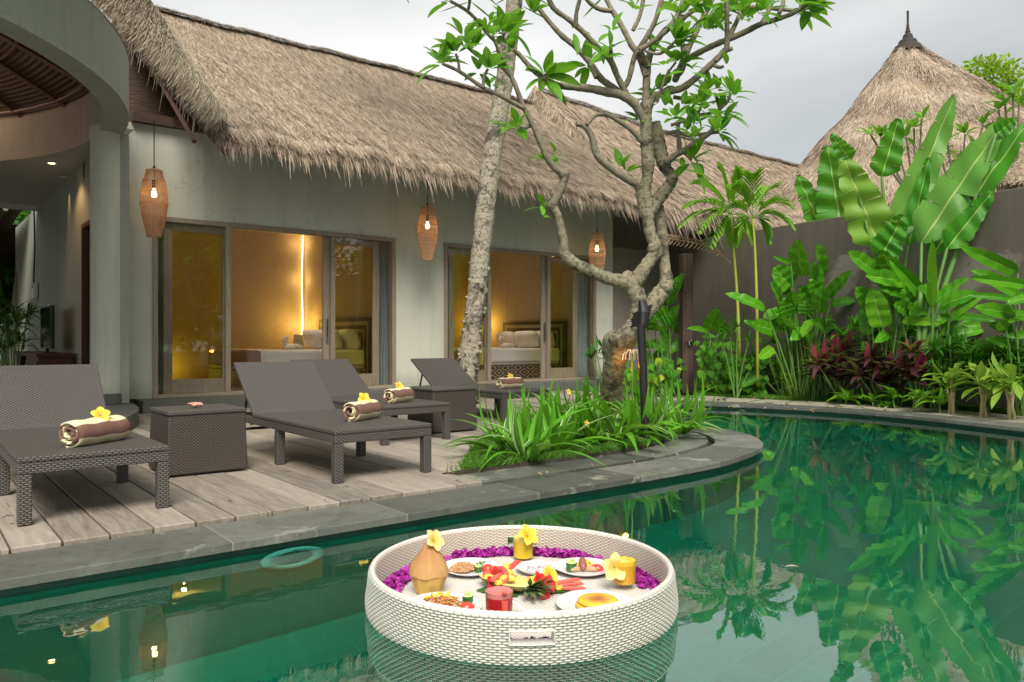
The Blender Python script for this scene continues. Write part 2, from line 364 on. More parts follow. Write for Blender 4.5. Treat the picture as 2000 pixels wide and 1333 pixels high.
def flagmat():
    t = NT('mossy_flagstone'); v = t.coord('Object'); vo = t.n('ShaderNodeTexVoronoi', feature='DISTANCE_TO_EDGE'); vo.inputs['Scale'].default_value = 1.6; t.l(v, vo.inputs[0])
    n = t.noise(v, 6, 5, .6); c = t.mix(n, (.20, .19, .155), (.42, .39, .31))
    mo = t.ramp(t.math('ADD', vo.outputs[0], t.math('MULTIPLY', n, .08)), [(.05, (1, 1, 1)), (.11, (0, 0, 0))]); c = t.mix(mo, c, (.05, .10, .02))
    return t.pbr(c, .8, t.bump(n, .3, .01))
M['flag'] = flagmat()
def tilemat():
    t = NT('green_pool_tile'); uv = t.n('ShaderNodeUVMap').outputs[0]
    b = t.n('ShaderNodeTexBrick'); t.l(uv, b.inputs['Vector']); b.inputs['Scale'].default_value = 1.0
    b.inputs['Brick Width'].default_value = .42; b.inputs['Row Height'].default_value = .21; b.inputs['Mortar Size'].default_value = .006
    b.inputs['Color1'].default_value = (.005, .21, .135, 1); b.inputs['Color2'].default_value = (.008, .255, .165, 1); b.inputs['Mortar'].default_value = (.014, .30, .205, 1)
    n = t.noise(t.coord('Object'), 3, 4); c = t.mix(t.math('MULTIPLY', n, .35), b.outputs[0], (.03, .26, .19))
    return t.pbr(c, .6, spec=.2)
M['tile'] = tilemat()
def soilmat():
    t = NT('dark_soil'); v = t.coord('Object'); n = t.noise(v, 7, 6, .7); c = t.ramp(n, [(.3, (.02, .02, .012)), (.55, (.05, .045, .028)), (.7, (.04, .085, .018))])
    return t.pbr(c, .95, t.bump(n, 1, .03))
M['soil'] = soilmat()
def watermat():
    t = NT('pool_water'); v = t.coord('Object'); n = t.noise(t.coord('Object', (1, 1.6, 1)), 2.2, 3, .5); n2 = t.noise(v, 11, 2, .5)
    nr = t.bump(t.math('ADD', n, t.math('MULTIPLY', n2, .14)), .05, .02)
    lw = t.n('ShaderNodeLayerWeight'); lw.inputs[0].default_value = .5; t.l(nr, lw.inputs['Normal']); fz = t.math('ADD', t.math('MULTIPLY', t.math('POWER', lw.outputs['Facing'], 1.9), .80), .035)
    g = t.n('ShaderNodeBsdfGlossy'); g.inputs['Roughness'].default_value = .0; t.l(nr, g.inputs['Normal'])
    r = t.n('ShaderNodeBsdfRefraction'); r.inputs['IOR'].default_value = 1.33; r.inputs['Roughness'].default_value = 0; r.inputs['Color'].default_value = (.40, .98, .90, 1); t.l(nr, r.inputs['Normal'])
    geo = t.n('ShaderNodeNewGeometry'); x = t.n('ShaderNodeMixShader')
    ff = t.math('MULTIPLY', fz, t.math('SUBTRACT', 1.0, geo.outputs['Backfacing']))
    t.l(ff, x.inputs[0]); t.l(r.outputs[0], x.inputs[1]); t.l(g.outputs[0], x.inputs[2]); t.l(x.outputs[0], t.out.inputs[0]); return t.m
M['water'] = watermat()
def glassmat(name, tint, ior=1.5, rough=0.0, boost=1.0):
    t = NT(name); f = t.n('ShaderNodeFresnel'); f.inputs[0].default_value = ior
    g = t.n('ShaderNodeBsdfGlossy'); g.inputs['Roughness'].default_value = rough; r = t.n('ShaderNodeBsdfTransparent'); r.inputs[0].default_value = tint + (1,)
    x = t.n('ShaderNodeMixShader'); gg = t.n('ShaderNodeNewGeometry'); t.l(t.math('MULTIPLY', t.math('MULTIPLY', f.outputs[0], boost, clamp=True), t.math('SUBTRACT', 1.0, gg.outputs['Backfacing'])), x.inputs[0]); t.l(r.outputs[0], x.inputs[1]); t.l(g.outputs[0], x.inputs[2]); t.l(x.outputs[0], t.out.inputs[0]); return t.m
M['pane'] = glassmat('clear_pane', (.97, .97, .95), 1.6, boost=1.6); M['pane_y'] = glassmat('tinted_pane', (.95, .93, .58), 1.6, boost=1.2); M['glass'] = glassmat('clear_glass', (.96, .97, .96), 1.45)
def emis(name, col, st):
    t = NT(name); e = t.n('ShaderNodeEmission'); e.inputs[0].default_value = col + (1,); e.inputs[1].default_value = st; t.l(e.outputs[0], t.out.inputs[0]); return t.m
M['bulb'] = emis('lit_bulb', (1, .62, .22), 14); M['led'] = emis('lit_strip', (1, .70, .22), 5)
# ------------------------------------------------------------------ pool, coping, ground
north = cr_path([(-8, 3.6), (-4, 3.6), (0, 3.6), (2.5, 3.6), (4.5, 3.61), (5.3, 3.74), (5.95, 3.98), (6.42, 4.38), (6.68, 4.8), (6.74, 5.2), (6.66, 5.6), (6.58, 6.1), (6.72, 6.6), (7.1, 6.95), (7.8, 7.12), (9.1, 7.18)], 24)
east = cr_path([(9.3, 7.02), (9.55, 6.4), (9.76, 5.5), (9.74, 4.6), (9.62, 4.0), (9.3, 3.0), (8.9, 1.8), (8.2, 0), (7.2, -2.4)], 6)
rim = north + east; pool = rim + [np.array((-8, -2.4))]
m = MB(); m.poly(pool, 0)
tag(m.build('pool_water', M['water']), kind='structure')
m = MB(); m.poly(pool, -1.15); m.strip(pool[::-1], -1.15, -.03); m.cur = 1; m.strip(pool[::-1], -.03, .034)
tag(m.build('pool_basin', [M['tile'], simple('dark_waterline', (.012, .055, .042), .35, .4, 9)]), kind='structure')  # top band of the basin wall has a darker green
def band(path, d0, d1, z0, z1, m):
    A = offset(path, d0); B = offset(path, d1); n = len(path)
    L = [0]
    for i in range(1, n): L.append(L[-1] + float(np.linalg.norm(path[i]-path[i-1])))
    G = []; U = []
    for i in range(n):
        G.append([(*A[i], z0), (*A[i], z1), (*B[i], z1), (*B[i], z0)]); U.append([(L[i], 0), (L[i], z1-z0), (L[i], abs(d1-d0)), (L[i], abs(d1-d0)+.05)])
    m.grid(G, U, flip=False); m.grid([[g[3], g[0]] for g in G], [[(u[0][0], 0), (u[0][0], .4)] for u in U])
m = MB(); band(rim, -.03, .39, .032, .07, m)
tag(m.build('pool_coping', M['coping'], bevel=.004), kind='structure')
m = MB(); band(east, .40, 1.25, .02, .066, m); band(north[-56:], .40, .8, .02, .062, m); m.box2(9.2, 10.6, 7.55, 8.3, .02, .064)
tag(m.build('flagstone_path', M['flag']), kind='structure')
hole = offset(pool, .02, True)
m = MB(); m.poly([(-60, -50), (70, -50), (70, 80), (-60, 80)], .018, holes=[hole])
tag(m.build('ground', M['soil']), kind='structure')
inner = offset(north, .44)
nose = [p for p in inner[96:] if p[0] > 2.85 and p[1] < 5.95]; nose = [p for i, p in enumerate(nose)]
plant_in = [(3.04, 4.41), (3.92, 5.42), (4.75, 6.1), (5.6, 6.3), (6.05, 5.9)]
m = MB()
NI = [i for i, p in enumerate(inner) if p[0] > 2.86 and p[1] < 6.0 and i > 60 and north[i][1] < 5.9]
sub = [north[i] for i in NI]; band(sub, .45, .80, .02, .072, m)
tag(m.build('planter_paving', M['coping'], bevel=.003), kind='structure')
soil_edge = [offset(north, .78)[i] for i in NI]; soil_edge = [p for p in soil_edge if p[1] < 5.9]
planter = list(soil_edge) + [np.array(p) for p in ((6.0, 6.15), (5.6, 6.35), (4.75, 6.15), (3.92, 5.42), (3.04, 4.40))]
m = MB(); m.prism(planter, .02, .10); tag(m.build('planter_soil', M['soil']), kind='structure')
def deck_start(a):
    if a < 3.0: return 4.01
    if a < 3.92: return 4.36 + (a-3.0)*1.13
    if a < 4.75: return 5.42 + (a-3.92)*.85
    if a < 6.0: return 6.2 + (a-4.75)*.15
    if a < 6.6: return 6.45 + (a-6)*1.2
    return 7.58
m = MB(); a = -4.5
while a < 9.3:
    wd = .188 + R.uniform(-.006, .006); b0 = deck_start(a + wd/2) + R.uniform(-.012, .004); b1 = 10.3
    cuts = [b0]; x = b0 + R.uniform(2.5, 7)
    while x < b1 - .6: cuts.append(x); x += R.uniform(2.6, 3.8)
    cuts.append(b1)
    for i in range(len(cuts)-1):
        dz = R.uniform(-.002, .002); m.box2(a, a+wd, cuts[i]+(.003 if i else 0), cuts[i+1]-.003, .046, .09+dz)
    a += wd + .009
tag(m.build('pool_deck', M['deck'], bevel=.004, seg=1), kind='structure')
# ------------------------------------------------------------------ thatch
def blades(mb, P, D, N, L, W, lift, jit, seg=1, droop=0.0):
    n = len(P); D = D / np.linalg.norm(D, axis=1, keepdims=True); S = np.cross(D, N); S /= np.linalg.norm(S, axis=1, keepdims=True)
    d = D + S*NR.normal(0, jit, (n, 1)) + N*(lift*NR.random((n, 1))); d /= np.linalg.norm(d, axis=1, keepdims=True)
    s = S + N*NR.normal(0, .35, (n, 1)); s /= np.linalg.norm(s, axis=1, keepdims=True)
    L = L*(.6+.8*NR.random((n, 1))); W = W*(.6+.8*NR.random((n, 1)))
    if seg == 1:
        v = np.stack([P-s*W/2, P+s*W/2, P+d*L+s*W*.2, P+d*L-s*W*.2], 1); f = np.arange(n*4).reshape(n, 4)
    else:
        Pm = P+d*L*.55; Pt = Pm + d*L*.45 + np.array([0, 0, -1.])*L*droop
        v = np.stack([P-s*W/2, P+s*W/2, Pm+s*W*.42, Pm-s*W*.42, Pt+s*W*.12, Pt-s*W*.12], 1)
        b = (np.arange(n)*6)[:, None]; f = np.concatenate([b+[0, 1, 2, 3], b+[3, 2, 4, 5]])
    mb.add(v.reshape(-1, 3), f)
def slope(mb, a0, a1, eave, ridge, n, L=.32, W=.014, lift=.16, zoff=lambda a, t: 0, amin=None):
    eb, ez = eave; rb, rz = ridge
    def P(a, t):
        a = arr(a); t = arr(t)
        b = eb + (rb-eb)*t; z = ez + (rz-ez)*(t*.93 + .07*t*t) + zoff(a, t)
        wv = .018*np.sin(a*1.7+t*3)+.022*np.sin(a*4.1-t*5)+.02*np.sin(a*9+t*11)+.012*np.sin(a*23+t*17)
        dn = np.clip((.06-t)/.06, 0, 1)
        return np.stack([a, b+.02*np.sin(a*5), z + wv*(1-.85*t) - .05*dn], -1)
    na = max(8, int((a1-a0)*5)); A, T = np.meshgrid(np.linspace(a0, a1, na), np.linspace(0, 1, 26), indexing='ij')
    G = P(A, T); G[..., 2] -= .03; mb.grid(G, flip=False, m=1)
    a = NR.uniform(a0, a1, n); t = NR.random(n)**1.0
    p = P(a, t); e = 1e-3; dn = P(a, t-e)-p; sd = P(a+e, t)-p; N = np.cross(sd, -dn); N /= np.linalg.norm(N, axis=1, keepdims=True)
    N[N[:, 2] < 0] *= -1
    p = p + N*(NR.random((n, 1))*.05-.03)
    blades(mb, p, dn, N, L, W, lift, .22, 1)
    return P
def fringe(mb, pts, D, N, n, L, W, jit=.2, droop=.25, thick=.18, m=0):
    pts = arr(pts); k = len(pts); u = NR.random(n)*(k-1); i = np.minimum(u.astype(int), k-2); f = (u-i)[:, None]
    p = pts[i]*(1-f)+pts[i+1]*f; D = np.broadcast_to(arr(D), p.shape).copy(); N = np.broadcast_to(arr(N), p.shape).copy()
    p[:, 2] -= NR.random(n)*thick; p -= D*.08
    cl = .75+.35*np.sin(u*3.1)*np.sin(u*7.7+1)+.2*np.sin(u*19)
    Lx = (L*cl)[:, None] if False else L
    mb.cur = m
    dd = D/np.linalg.norm(D, axis=1, keepdims=True)
    blades(mb, p, dd, N, (L*np.clip(cl, .35, 1.4))[:, None]*(1+1.0*(NR.random((n, 1)) > .93)), W, .15, jit, 2, droop)
    mb.cur = 0
EV = (9.42, 3.56); RG = (12.8, 6.08)
villa = thing('villa', 'low sage plastered villa under a long grey brown thatched roof', 'house', (2.15, 10.6, .09))
def vp(o): o.parent = villa; o.location = Vector(o.location) - Vector(villa.location); return o
def vpart(mb, name, mats, lab=None, **k):
    o = vp(mb.build(name, mats, **k))
    if lab: o['label'] = lab
    return o
# roof over the two bedrooms
m = MB(); P1 = slope(m, 3.0, 10.95, EV, RG, 200000, .17, .0080, .075)
aa = np.linspace(3.0, 10.95, 60); fringe(m, P1(aa, 0*aa), (0, -.55, -.9), (0, -.8, .5), 20000, .165, .009, .16, .2, .13)
ridge_l = P1(aa, 0*aa+1); G = [[(p[0], p[1]+.06, p[2]+.05) , (p[0], 16.4, 3.4)] for p in ridge_l]; m.grid(G, m=1)
# left verge, rolling over and out at the gable
def T_(s):
    t = np.clip(s, 0, 1.45); b = EV[0]+(RG[0]-EV[0])*t; z = EV[1]+(RG[1]-EV[1])*(t*.93+.07*t*t); return np.stack([3.12+0*t-.22*np.clip(t-.9, 0, 1), b, z+.13], -1)
ss = np.linspace(0, 1.4, 40); Tp = T_(ss); wv = (.08+.62*ss**1.2)
Fp = Tp - np.stack([wv, 0*ss, .07+.07*ss], -1) - np.stack([0*ss, .03+0*ss, 0*ss], -1)
mid = (Tp+Fp)/2 + np.stack([-.02+0*ss, 0*ss, .07+.05*ss], -1)
m.grid([[Tp[i]-(0, 0, .03), mid[i]-(0, 0, .03), Fp[i]] for i in range(len(ss))], m=1)
n = 15000; u = NR.random(n)*(len(ss)-1.01); i = u.astype(int); f = (u-i)[:, None]; q = NR.random((n, 1))
tp = Tp[i]*(1-f)+Tp[i+1]*f; mp_ = mid[i]*(1-f)+mid[i+1]*f; fp = Fp[i]*(1-f)+Fp[i+1]*f
p = tp*(1-q)**2+2*q*(1-q)*(mp_*2-(tp+fp)/2)+fp*q*q
D = np.array([-.42, -.62, -.5])+0*p; N = np.array([-.6, -.45, .75])+0*p; N /= np.linalg.norm(N[0])
mg = MB(); mg.ch = []
m.cur = 2; blades(m, p, D, N, .28, .011, .12, .2, 2, .12); m.cur = 0
fringe(m, Fp, (-.15, -.42, -.9), (-.7, -.6, .3), 9000, .19, .010, .18, .3, .08, m=2)
vpart(m, 'thatch_roof', [M['thatch'], M['thatch_base'], M['thatch_grey']])
# roof further along, slightly higher, ending beyond the hut
m = MB(); zo = lambda a, t: .34*t*np.clip(1-(a-10.8)/6, .3, 1)
P2 = slope(m, 10.8, 23.5, (EV[0], EV[1]-.02), RG, 130000, .20, .0125, .08, zoff=zo)
aa = np.linspace(10.8, 12.0, 12); fringe(m, P2(aa, 0*aa), (.1, -.5, -.9), (0, -.8, .5), 2600, .26, .014, .22, .2, .14)
aa = np.linspace(12.0, 23.5, 60); fringe(m, P2(aa, 0*aa), (0, -.5, -.9), (0, -.8, .5), 8000, .26, .02, .22, .2, .14)
tt = np.linspace(.12, 1.02, 30); V_ = P2(10.82+0*tt, tt); fringe(m, V_, (-.5, -.25, -.85), (-.9, -.3, .4), 9000, .26, .012, .2, .1, .22)
m.grid([[V_[i], V_[i]-(-.05, 0, .34)] for i in range(30)], m=1)
ar = np.linspace(10.8, 23.5, 60); rl = P2(ar, 0*ar+1); m.grid([[(p[0], p[1]+.06, p[2]+.03), (p[0], 16.4, 3.4)] for p in rl], m=1)
# ridge roll of both roofs
vpart(m, 'thatch_roof', [M['thatch'], M['thatch_base']], 'second stretch of thatch, standing slightly higher')
m = MB(); rr = [P1(x, .995)+(0, .05, .03) for x in np.linspace(2.9, 10.9, 70)]; m.tube(rr, [.03+.003*math.sin(i*2.3) for i in range(70)], 8)
rr = [P2(x, .995)+(0, .05, .02) for x in np.linspace(10.85, 23.5, 80)]; m.tube(rr, [.03+.003*math.sin(i*2.7) for i in range(80)], 8)
n = 5000
for X0, X1, PF in ((2.9, 10.9, P1), (10.85, 23.5, P2)):
    a_ = NR.uniform(X0, X1, n); p = PF(a_, 0*a_+.985); p[:, 2] += .08+NR.random(n)*.04; p[:, 1] += NR.random(n)*.1
    blades(m, p, np.array([.3, -.7, -.45])+0*p, np.array([0, -.5, .85])+0*p, .16, .010, .2, .5, 1)
vpart(m, 'roof_ridge', M['thatch_dark'])
# soffit, rafters, barge board, plate beam
m = MB()
def SO(a, b, d=.22): t = (b-EV[0])/(RG[0]-EV[0]); return (a, b, EV[1]+(RG[1]-EV[1])*(t*.93+.07*t*t)-d)
bb = np.linspace(9.44, 12.75, 14); m.grid([[SO(Fp[min(39, int((b-EV[0])/(RG[0]-EV[0])/1.4*39))][0]+.04, b), SO(24, b)] for b in bb])
vpart(m, 'soffit', M['soffit'])
m = MB()
for k in range(20):
    a = 2.75+k*.55; m.tube([SO(a, 9.5, .27), SO(a, 11.2, .27), SO(a, 12.7, .27)], .028, 6)
vpart(m, 'rafter', M['darkwood'])
m = MB(); m.tube([SO(Fp[int(min(39, max(0, (b-EV[0])/(RG[0]-EV[0])/1.4*39)))][0]+.10, b, .30) for b in np.linspace(9.5, 12.7, 18)], .05, 6, flat=1.9)
m.box2(2.3, 11, 10.50, 10.60, 3.74, 3.86); m.box2(3.2, 10.9, 9.86, 9.96, 3.46, 3.56)
vpart(m, 'eave_beam', M['darkwood'])
# facade
D1 = (fa(298), fa(772)); D2 = (fa(867), fa(1163)); ZT = 2.585; FE = 10.94
m = MB(); W0, W1 = 10.6, 10.76
m.box2(2.15, D1[0], W0, W1, .25, ZT); m.box2(D1[1], D2[0], W0, W1, .25, ZT); m.box2(D2[1], FE, W0, W1, .25, ZT); m.box2(2.15, FE, W0, W1, ZT, 3.74)
m.box2(FE-.15, FE, W1, 14.9, .02, 4.2)
vpart(m, 'front_wall', M['plaster'])
m = MB(); m.box2(2.0, 11, 11.9, 12.0, 3.21, 5.2); vpart(m, 'gable_screen', M['soffit'])
m = MB(); m.box2(2.36, 11.0, 10.25, 10.66, .02, .247); m.box2(11.0, 11.0+.01, 10.3, 10.6, .02, .2)
vpart(m, 'plinth', M['stone'], bevel=.01)
m = MB()
for a0, a1 in ((2.30, 6.42), (6.58, 10.78)):
    m.box2(a0-.1, a0, W1, 14.9, .25, 3.1); m.box2(a1, a1+.1, W1, 14.9, .25, 3.1); m.box2(a0, a1, 14.8, 14.9, .25, 3.1)
vpart(m, 'interior_wall', M['plaster_in'])
m = MB(); m.box2(2.2, 10.88, W1, 14.9, 3.1, 3.2); vpart(m, 'interior_ceiling', M['white_ceiling'])
m = MB(); m.box2(2.2, 10.88, 10.66, 14.9, .12, .25); vpart(m, 'interior_floor', simple('bedroom_floor', (.24, .20, .16), .35, .15, 2))
m = MB(); m.box2(10.95, 24, 13.0, 13.1, .02, 5.4); vpart(m, 'front_wall', M['plaster'], 'set back wall beyond the bedrooms')
m = MB(); m.box2(11.4, 12.35, 12.95, 12.998, 2.4, 4.6); vpart(m, 'dark_gap_panel', M['black'])  # black sheet standing for the shaded gap between wall and thatch
def door(D, offs):
    a0, a1 = D; Y0, Y1 = 10.575, 10.70
    m = MB(); t = .06; z0 = .25; m.box2(a0, a1, Y0, Y1, ZT-t, ZT+.003); m.box2(a0, a1, Y0, Y1, z0-.002, z0+.045)
    m.box2(a0, a0+t, Y0, Y1, z0+.045, ZT-t); m.box2(a1-t, a1, Y0, Y1, z0+.045, ZT-t)
    p0, p1, p2, p3 = offs           # left panel to p0, opening p1, right panel from p2
    m.box2(p1-.07, p1, Y0, Y0+.05, z0+.045, ZT-t); m.box2(p2, p2+.07, Y0, Y0+.05, z0+.045, ZT-t)
    fr = vpart(m, 'sliding_door', M['doorwood'], bevel=.004)
    def sub(mb, nm, mt, **k):
        o = mb.build(nm, mt, **k); o.parent = fr; return o
    for (x0, x1) in ((a0+t, p1-.07), (p2+.07, a1-t)):
        g = MB(); g.box2(x0, x1, Y0+.02, Y0+.028, z0+.045, ZT-t); sub(g, 'fixed_glass', M['pane'])
    for (x0, x1) in ((p0, p1+.02), (p2-.09, p3)):
        s = MB(); st = .11; q0, q1 = 10.64, 10.68
        s.box2(x0, x0+st, q0, q1, z0+.05, ZT-t-.002); s.box2(x1-st, x1, q0, q1, z0+.05, ZT-t-.002); s.box2(x0+st, x1-st, q0, q1, z0+.05, z0+.23); s.box2(x0+st, x1-st, q0, q1, ZT-t-.10, ZT-t-.002)
        sub(s, 'sliding_panel', M['doorwood'], bevel=.003)
        g = MB(); g.box2(x0+st, x1-st, 10.656, 10.664, z0+.23, ZT-t-.10); sub(g, 'panel_glass', M['pane_y'])
    h = MB(); hx = p2-.055; h.box2(hx, hx+.02, 10.60, 10.64, 1.05, 1.28); h.box2(hx-.005, hx+.025, 10.60, 10.61, .98, 1.33); sub(h, 'handle', M['black'] if False else simple('steel_handle', (.5, .5, .48), .3, metal=1), bevel=.004)
    return fr
door(D1, (fa(321), fa(450), fa(645), fa(743)))
door(D2, (fa(879), fa(958), fa(1068), fa(1131)))
# ------------------------------------------------------------------ open pavilion with a round opening in its ceiling
PC = (-2.16, 10.14); ZS = 3.42
pav = thing('pavilion', 'open lounge pavilion with a round ring beam, one thick column and a woven cone ceiling', 'pavilion', (PC[0], PC[1], .25))
def pp(mb, name, mats, lab=None, **k):
    o = mb.build(name, mats, **k); o.parent = pav; o.location = -Vector(pav.location)
    if lab: o['label'] = lab
    return o
def arc(r, t0, t1, n): return [(PC[0]+r*math.cos(math.radians(t0+(t1-t0)*i/n)), PC[1]+r*math.sin(math.radians(t0+(t1-t0)*i/n))) for i in range(n+1)]
RO, RI = 4.24, 4.0
m = MB(); A = arc(RO, -175, 5, 110); B = arc(RI, -175, 5, 110)
m.grid([[(*A[i], 4.02), (*A[i], ZS), (*B[i], ZS), (*B[i], 4.0)] for i in range(111)])
A = arc(RO+.01, -175, 5, 110)
m.grid([[(*A[i], 4.02), (*B[i], 4.02)] for i in range(111)])
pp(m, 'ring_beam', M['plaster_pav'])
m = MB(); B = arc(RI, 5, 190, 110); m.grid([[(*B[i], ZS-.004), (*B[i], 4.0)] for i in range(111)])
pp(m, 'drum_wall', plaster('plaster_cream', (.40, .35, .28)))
m = MB(); B = arc(RI+.002, -6, 172, 90)
for i in range(90):
    def outp(p):
        dx, dy = p[0]-PC[0], p[1]-PC[1]; k = 1e9
        if dx > 0: k = min(k, (2.14-PC[0])/dx)
        if dx < 0: k = min(k, (-7-PC[0])/dx)
        if dy > 0: k = min(k, (16.3-PC[1])/dy)
        return (PC[0]+dx*max(k, 1), PC[1]+dy*max(k, 1), ZS+.005)
    m.add([(*B[i], ZS+.005), (*B[i+1], ZS+.005), outp(B[i+1]), outp(B[i])], [[0, 1, 2, 3]])
m.box2(-7, 1.99, 16.3, 16.42, ZS-.08, ZS+.12)
pp(m, 'flat_ceiling', M['white_ceiling'])
m = MB(); m.lathe([(4.12, 3.97), (3.0, 4.45), (1.5, 5.08), (.05, 5.7)], (0, 0, 0), 96)
li = m.build('woven_ceiling', M['lining']); li.parent = pav; li.location = (0, 0, -.25)
m = MB()
for k in range(26):
    t = 2*math.pi*k/26+.05; m.tube([(r*math.cos(t), r*math.sin(t), z-.03) for r, z in ((4.05, 4.0), (3.0, 4.45), (1.5, 5.08), (.1, 5.66))], .028, 6)
for r, z in ((3.9, 4.02), (3.2, 4.32)): m.tube([(r*math.cos(t), r*math.sin(t), z) for t in np.linspace(0, 6.283, 60)], .022, 5, cap=False)
o = m.build('rafter', simple('rafter_red', (.16, .07, .04), .5, .2)); o.parent = pav; o.location = (0, 0, -.25)
m = MB(); m.lathe([(.172, .37), (.170, ZS+.08)], (1.93, 10.12, 0), 40); pp(m, 'column', M['plaster'], smooth=True)
m = MB(); m.lathe([(0, .371), (.18, .371), (.185, .36), (.185, .25)], (1.93, 10.12, 0), 40); pp(m, 'column_base', M['stone'])
m = MB(); A = arc(4.34, -180, 14, 110); pts = A + [(1.95, 11.2), (1.95, 19.8), (-7, 19.8)]
m.prism(pts, .02, .245); pp(m, 'floor_step', M['stone'], bevel=.02)
# wall running back from the column, with its door
m = MB(); X0, X1 = 2.0, 2.15
m.box2(X0, X1, 10.0, 11.30, .25, 3.424); m.box2(X0, X1, 12.0, 19.8, .25, 3.424); m.box2(X0, X1, 11.30, 12.0, 2.58, 3.424)
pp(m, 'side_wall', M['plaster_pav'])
m = MB(); m.box2(1.975, 2.05, 11.30, 11.36, .25, 2.58); m.box2(1.975, 2.05, 11.94, 12.0, .25, 2.58); m.box2(1.975, 2.05, 11.36, 11.94, 2.52, 2.58); m.box2(2.06, 2.09, 11.36, 11.94, .25, 2.52)
pp(m, 'side_door', M['redwood'])
# its own thatched roof, overhanging the ring beam above the picture
m = MB(); TH_ = np.radians(np.linspace(-238, -26, 70)); rp = [(5.25, 4.96), (4.6, 5.35), (3.0, 6.6), (1.5, 7.9), (.1, 9.2)]
m.grid([[(PC[0]+r*math.cos(t_), PC[1]+r*math.sin(t_), z) for t_ in TH_] for r, z in rp], m=1); m.grid([[(PC[0]+r*math.cos(t_), PC[1]+r*math.sin(t_), z) for t_ in TH_] for r, z in ((5.25, 4.95), (4.1, 5.15))], m=1)
nb = 16000; tb = NR.uniform(TH_[0], TH_[-1], nb); qb = NR.random(nb)**.7; rb_ = 5.25*qb+.1*(1-qb); zb_ = np.interp(-rb_, [-5.25, -4.6, -3.0, -1.5, -.1], [4.96, 5.35, 6.6, 7.9, 9.2]); Pb = np.stack([PC[0]+rb_*np.cos(tb), PC[1]+rb_*np.sin(tb), zb_+.03], -1)
blades(m, Pb, np.stack([np.cos(tb), np.sin(tb), -.8+0*tb], -1), np.stack([np.cos(tb)*.6, np.sin(tb)*.6, .8+0*tb], -1), .3, .03, .1, .25, 1)
pp(m, 'thatch_roof', [M['thatch'], M['thatch_base']])
def downlight(px, py, z, lab, W=6):
    p = gnd_up(px, py, z); t = thing('downlight', lab, 'ceiling light', (p.x, p.y, z-.004), group='small recessed ceiling lights')
    m = MB(); m.lathe([(0, 0), (.045, 0), (.055, -.008), (.06, 0)], n=20); b = m.build('trim_ring', M['white']); b.parent = t
    m = MB(); m.lathe([(0, -.009), (.036, -.009)], n=16); b = m.build('lens', M['bulb']); b.parent = t
    lamp('pavilion_lamp', t, (0, 0, -.05), W, rad=.03, kind='SPOT', spot=2.2); return t
def gnd_up(px, py, z): return at(px, py, (z-CAMZ)*FPX/(HY-py))
downlight(101, 318, ZS, 'small lit downlight in the flat plaster ceiling behind the ring beam', 18)
t = thing('downlight', 'small lit downlight at the lower edge of the woven cone ceiling', 'ceiling light', tuple(onb(93, 217, 13.7)), group='small recessed ceiling lights')
m = MB(); m.lathe([(0, 0), (.03, 0), (.04, .03), (.03, .06), (0, .06)], n=16); b = m.build('lamp_housing', M['bulb']); b.parent = t
lamp('pavilion_lamp', t, (0, -.15, .12), 60, rad=.15); lamp('pavilion_lamp', t, (-1.6, -1.2, -.35), 22, (1, .7, .5), .3)  # second lamp is an added fill for the drum, without a fixture
t = thing('wall_washer', 'small recessed spotlight throwing a narrow warm streak down the side wall', 'ceiling light', (1.92, 13.1, ZS-.003), group='small recessed ceiling lights')
m = MB(); m.lathe([(0, 0), (.045, 0), (.055, -.008), (.06, 0)], n=20); b = m.build('trim_ring', M['white']); b.parent = t
lamp('washer_lamp', t, (0, 0, -.02), 16, rad=.01, kind='SPOT', spot=.75)
# things along the side wall
m = MB(); c = thing('media_console', 'low dark carved wooden console against the side wall', 'console', (1.72, 13.7, .25))
m.box2(-.22, .24, -1.3, 1.3, .50, .56); m.box2(-.2, .22, -1.28, -.02, .02, .50); m.box2(-.2, -.14, .0, 1.28, .02, .08); m.box2(-.2, .22, 1.22, 1.28, .08, .50); m.box2(.16, .22, .0, 1.22, .08, .5)
b = m.build('cabinet', M['redwood'], bevel=.006); b.parent = c
for i in range(3):
    m = MB(); y = -1.24+i*.41; m.box2(-.215, -.2, y, y+.38, .06, .46); m.box2(-.225, -.215, y+.05, y+.33, .12, .40); b = m.build('door_panel', M['darkwood'], bevel=.004); b.parent = c
t = thing('television', 'flat black television standing on the dark console', 'television', (1.72, 13.15, .81))
m = MB(); m.box2(-.02, .03, -.5, .5, .06, .68); b = m.build('casing', M['black'], bevel=.008); b.parent = t
m = MB(); m.box2(-.024, -.0205, -.48, .48, .08, .66); b = m.build('screen', NT('tv_screen').pbr((.01, .012, .012), .06, spec=.6)); b.parent = t
m = MB(); m.box2(-.1, .1, -.25, .25, 0, .012); m.box2(-.02, .02, -.04, .04, .012, .07); b = m.build('stand', M['black']); b.parent = t
p = ona(72, 566, 1.99); t = thing('cable_box', 'pale junction box on the side wall with a black cable running up', 'junction box', tuple(p))
m = MB(); m.box2(-.07, .0, -.16, .16, -.16, .12); m.box2(-.10, -.07, -.10, .08, .02, .14); b = m.build('housing', M['white'], bevel=.01); b.parent = t
m = MB(); m.tube([(-.05, .0, .12), (-.03, .02, .8), (-.04, .03, 1.45)], .014, 6); b = m.build('cable', M['black']); b.parent = t
p = ona(97, 602, 1.99); m = MB(); m.box2(-.015, 0, -.1, .1, -.07, .07); m.box2(-.022, -.015, -.06, .06, -.035, .035); o = m.build('wall_socket', M['white'], bevel=.004); o.location = p
tag(o, 'small pale wall socket above the television', 'wall socket')
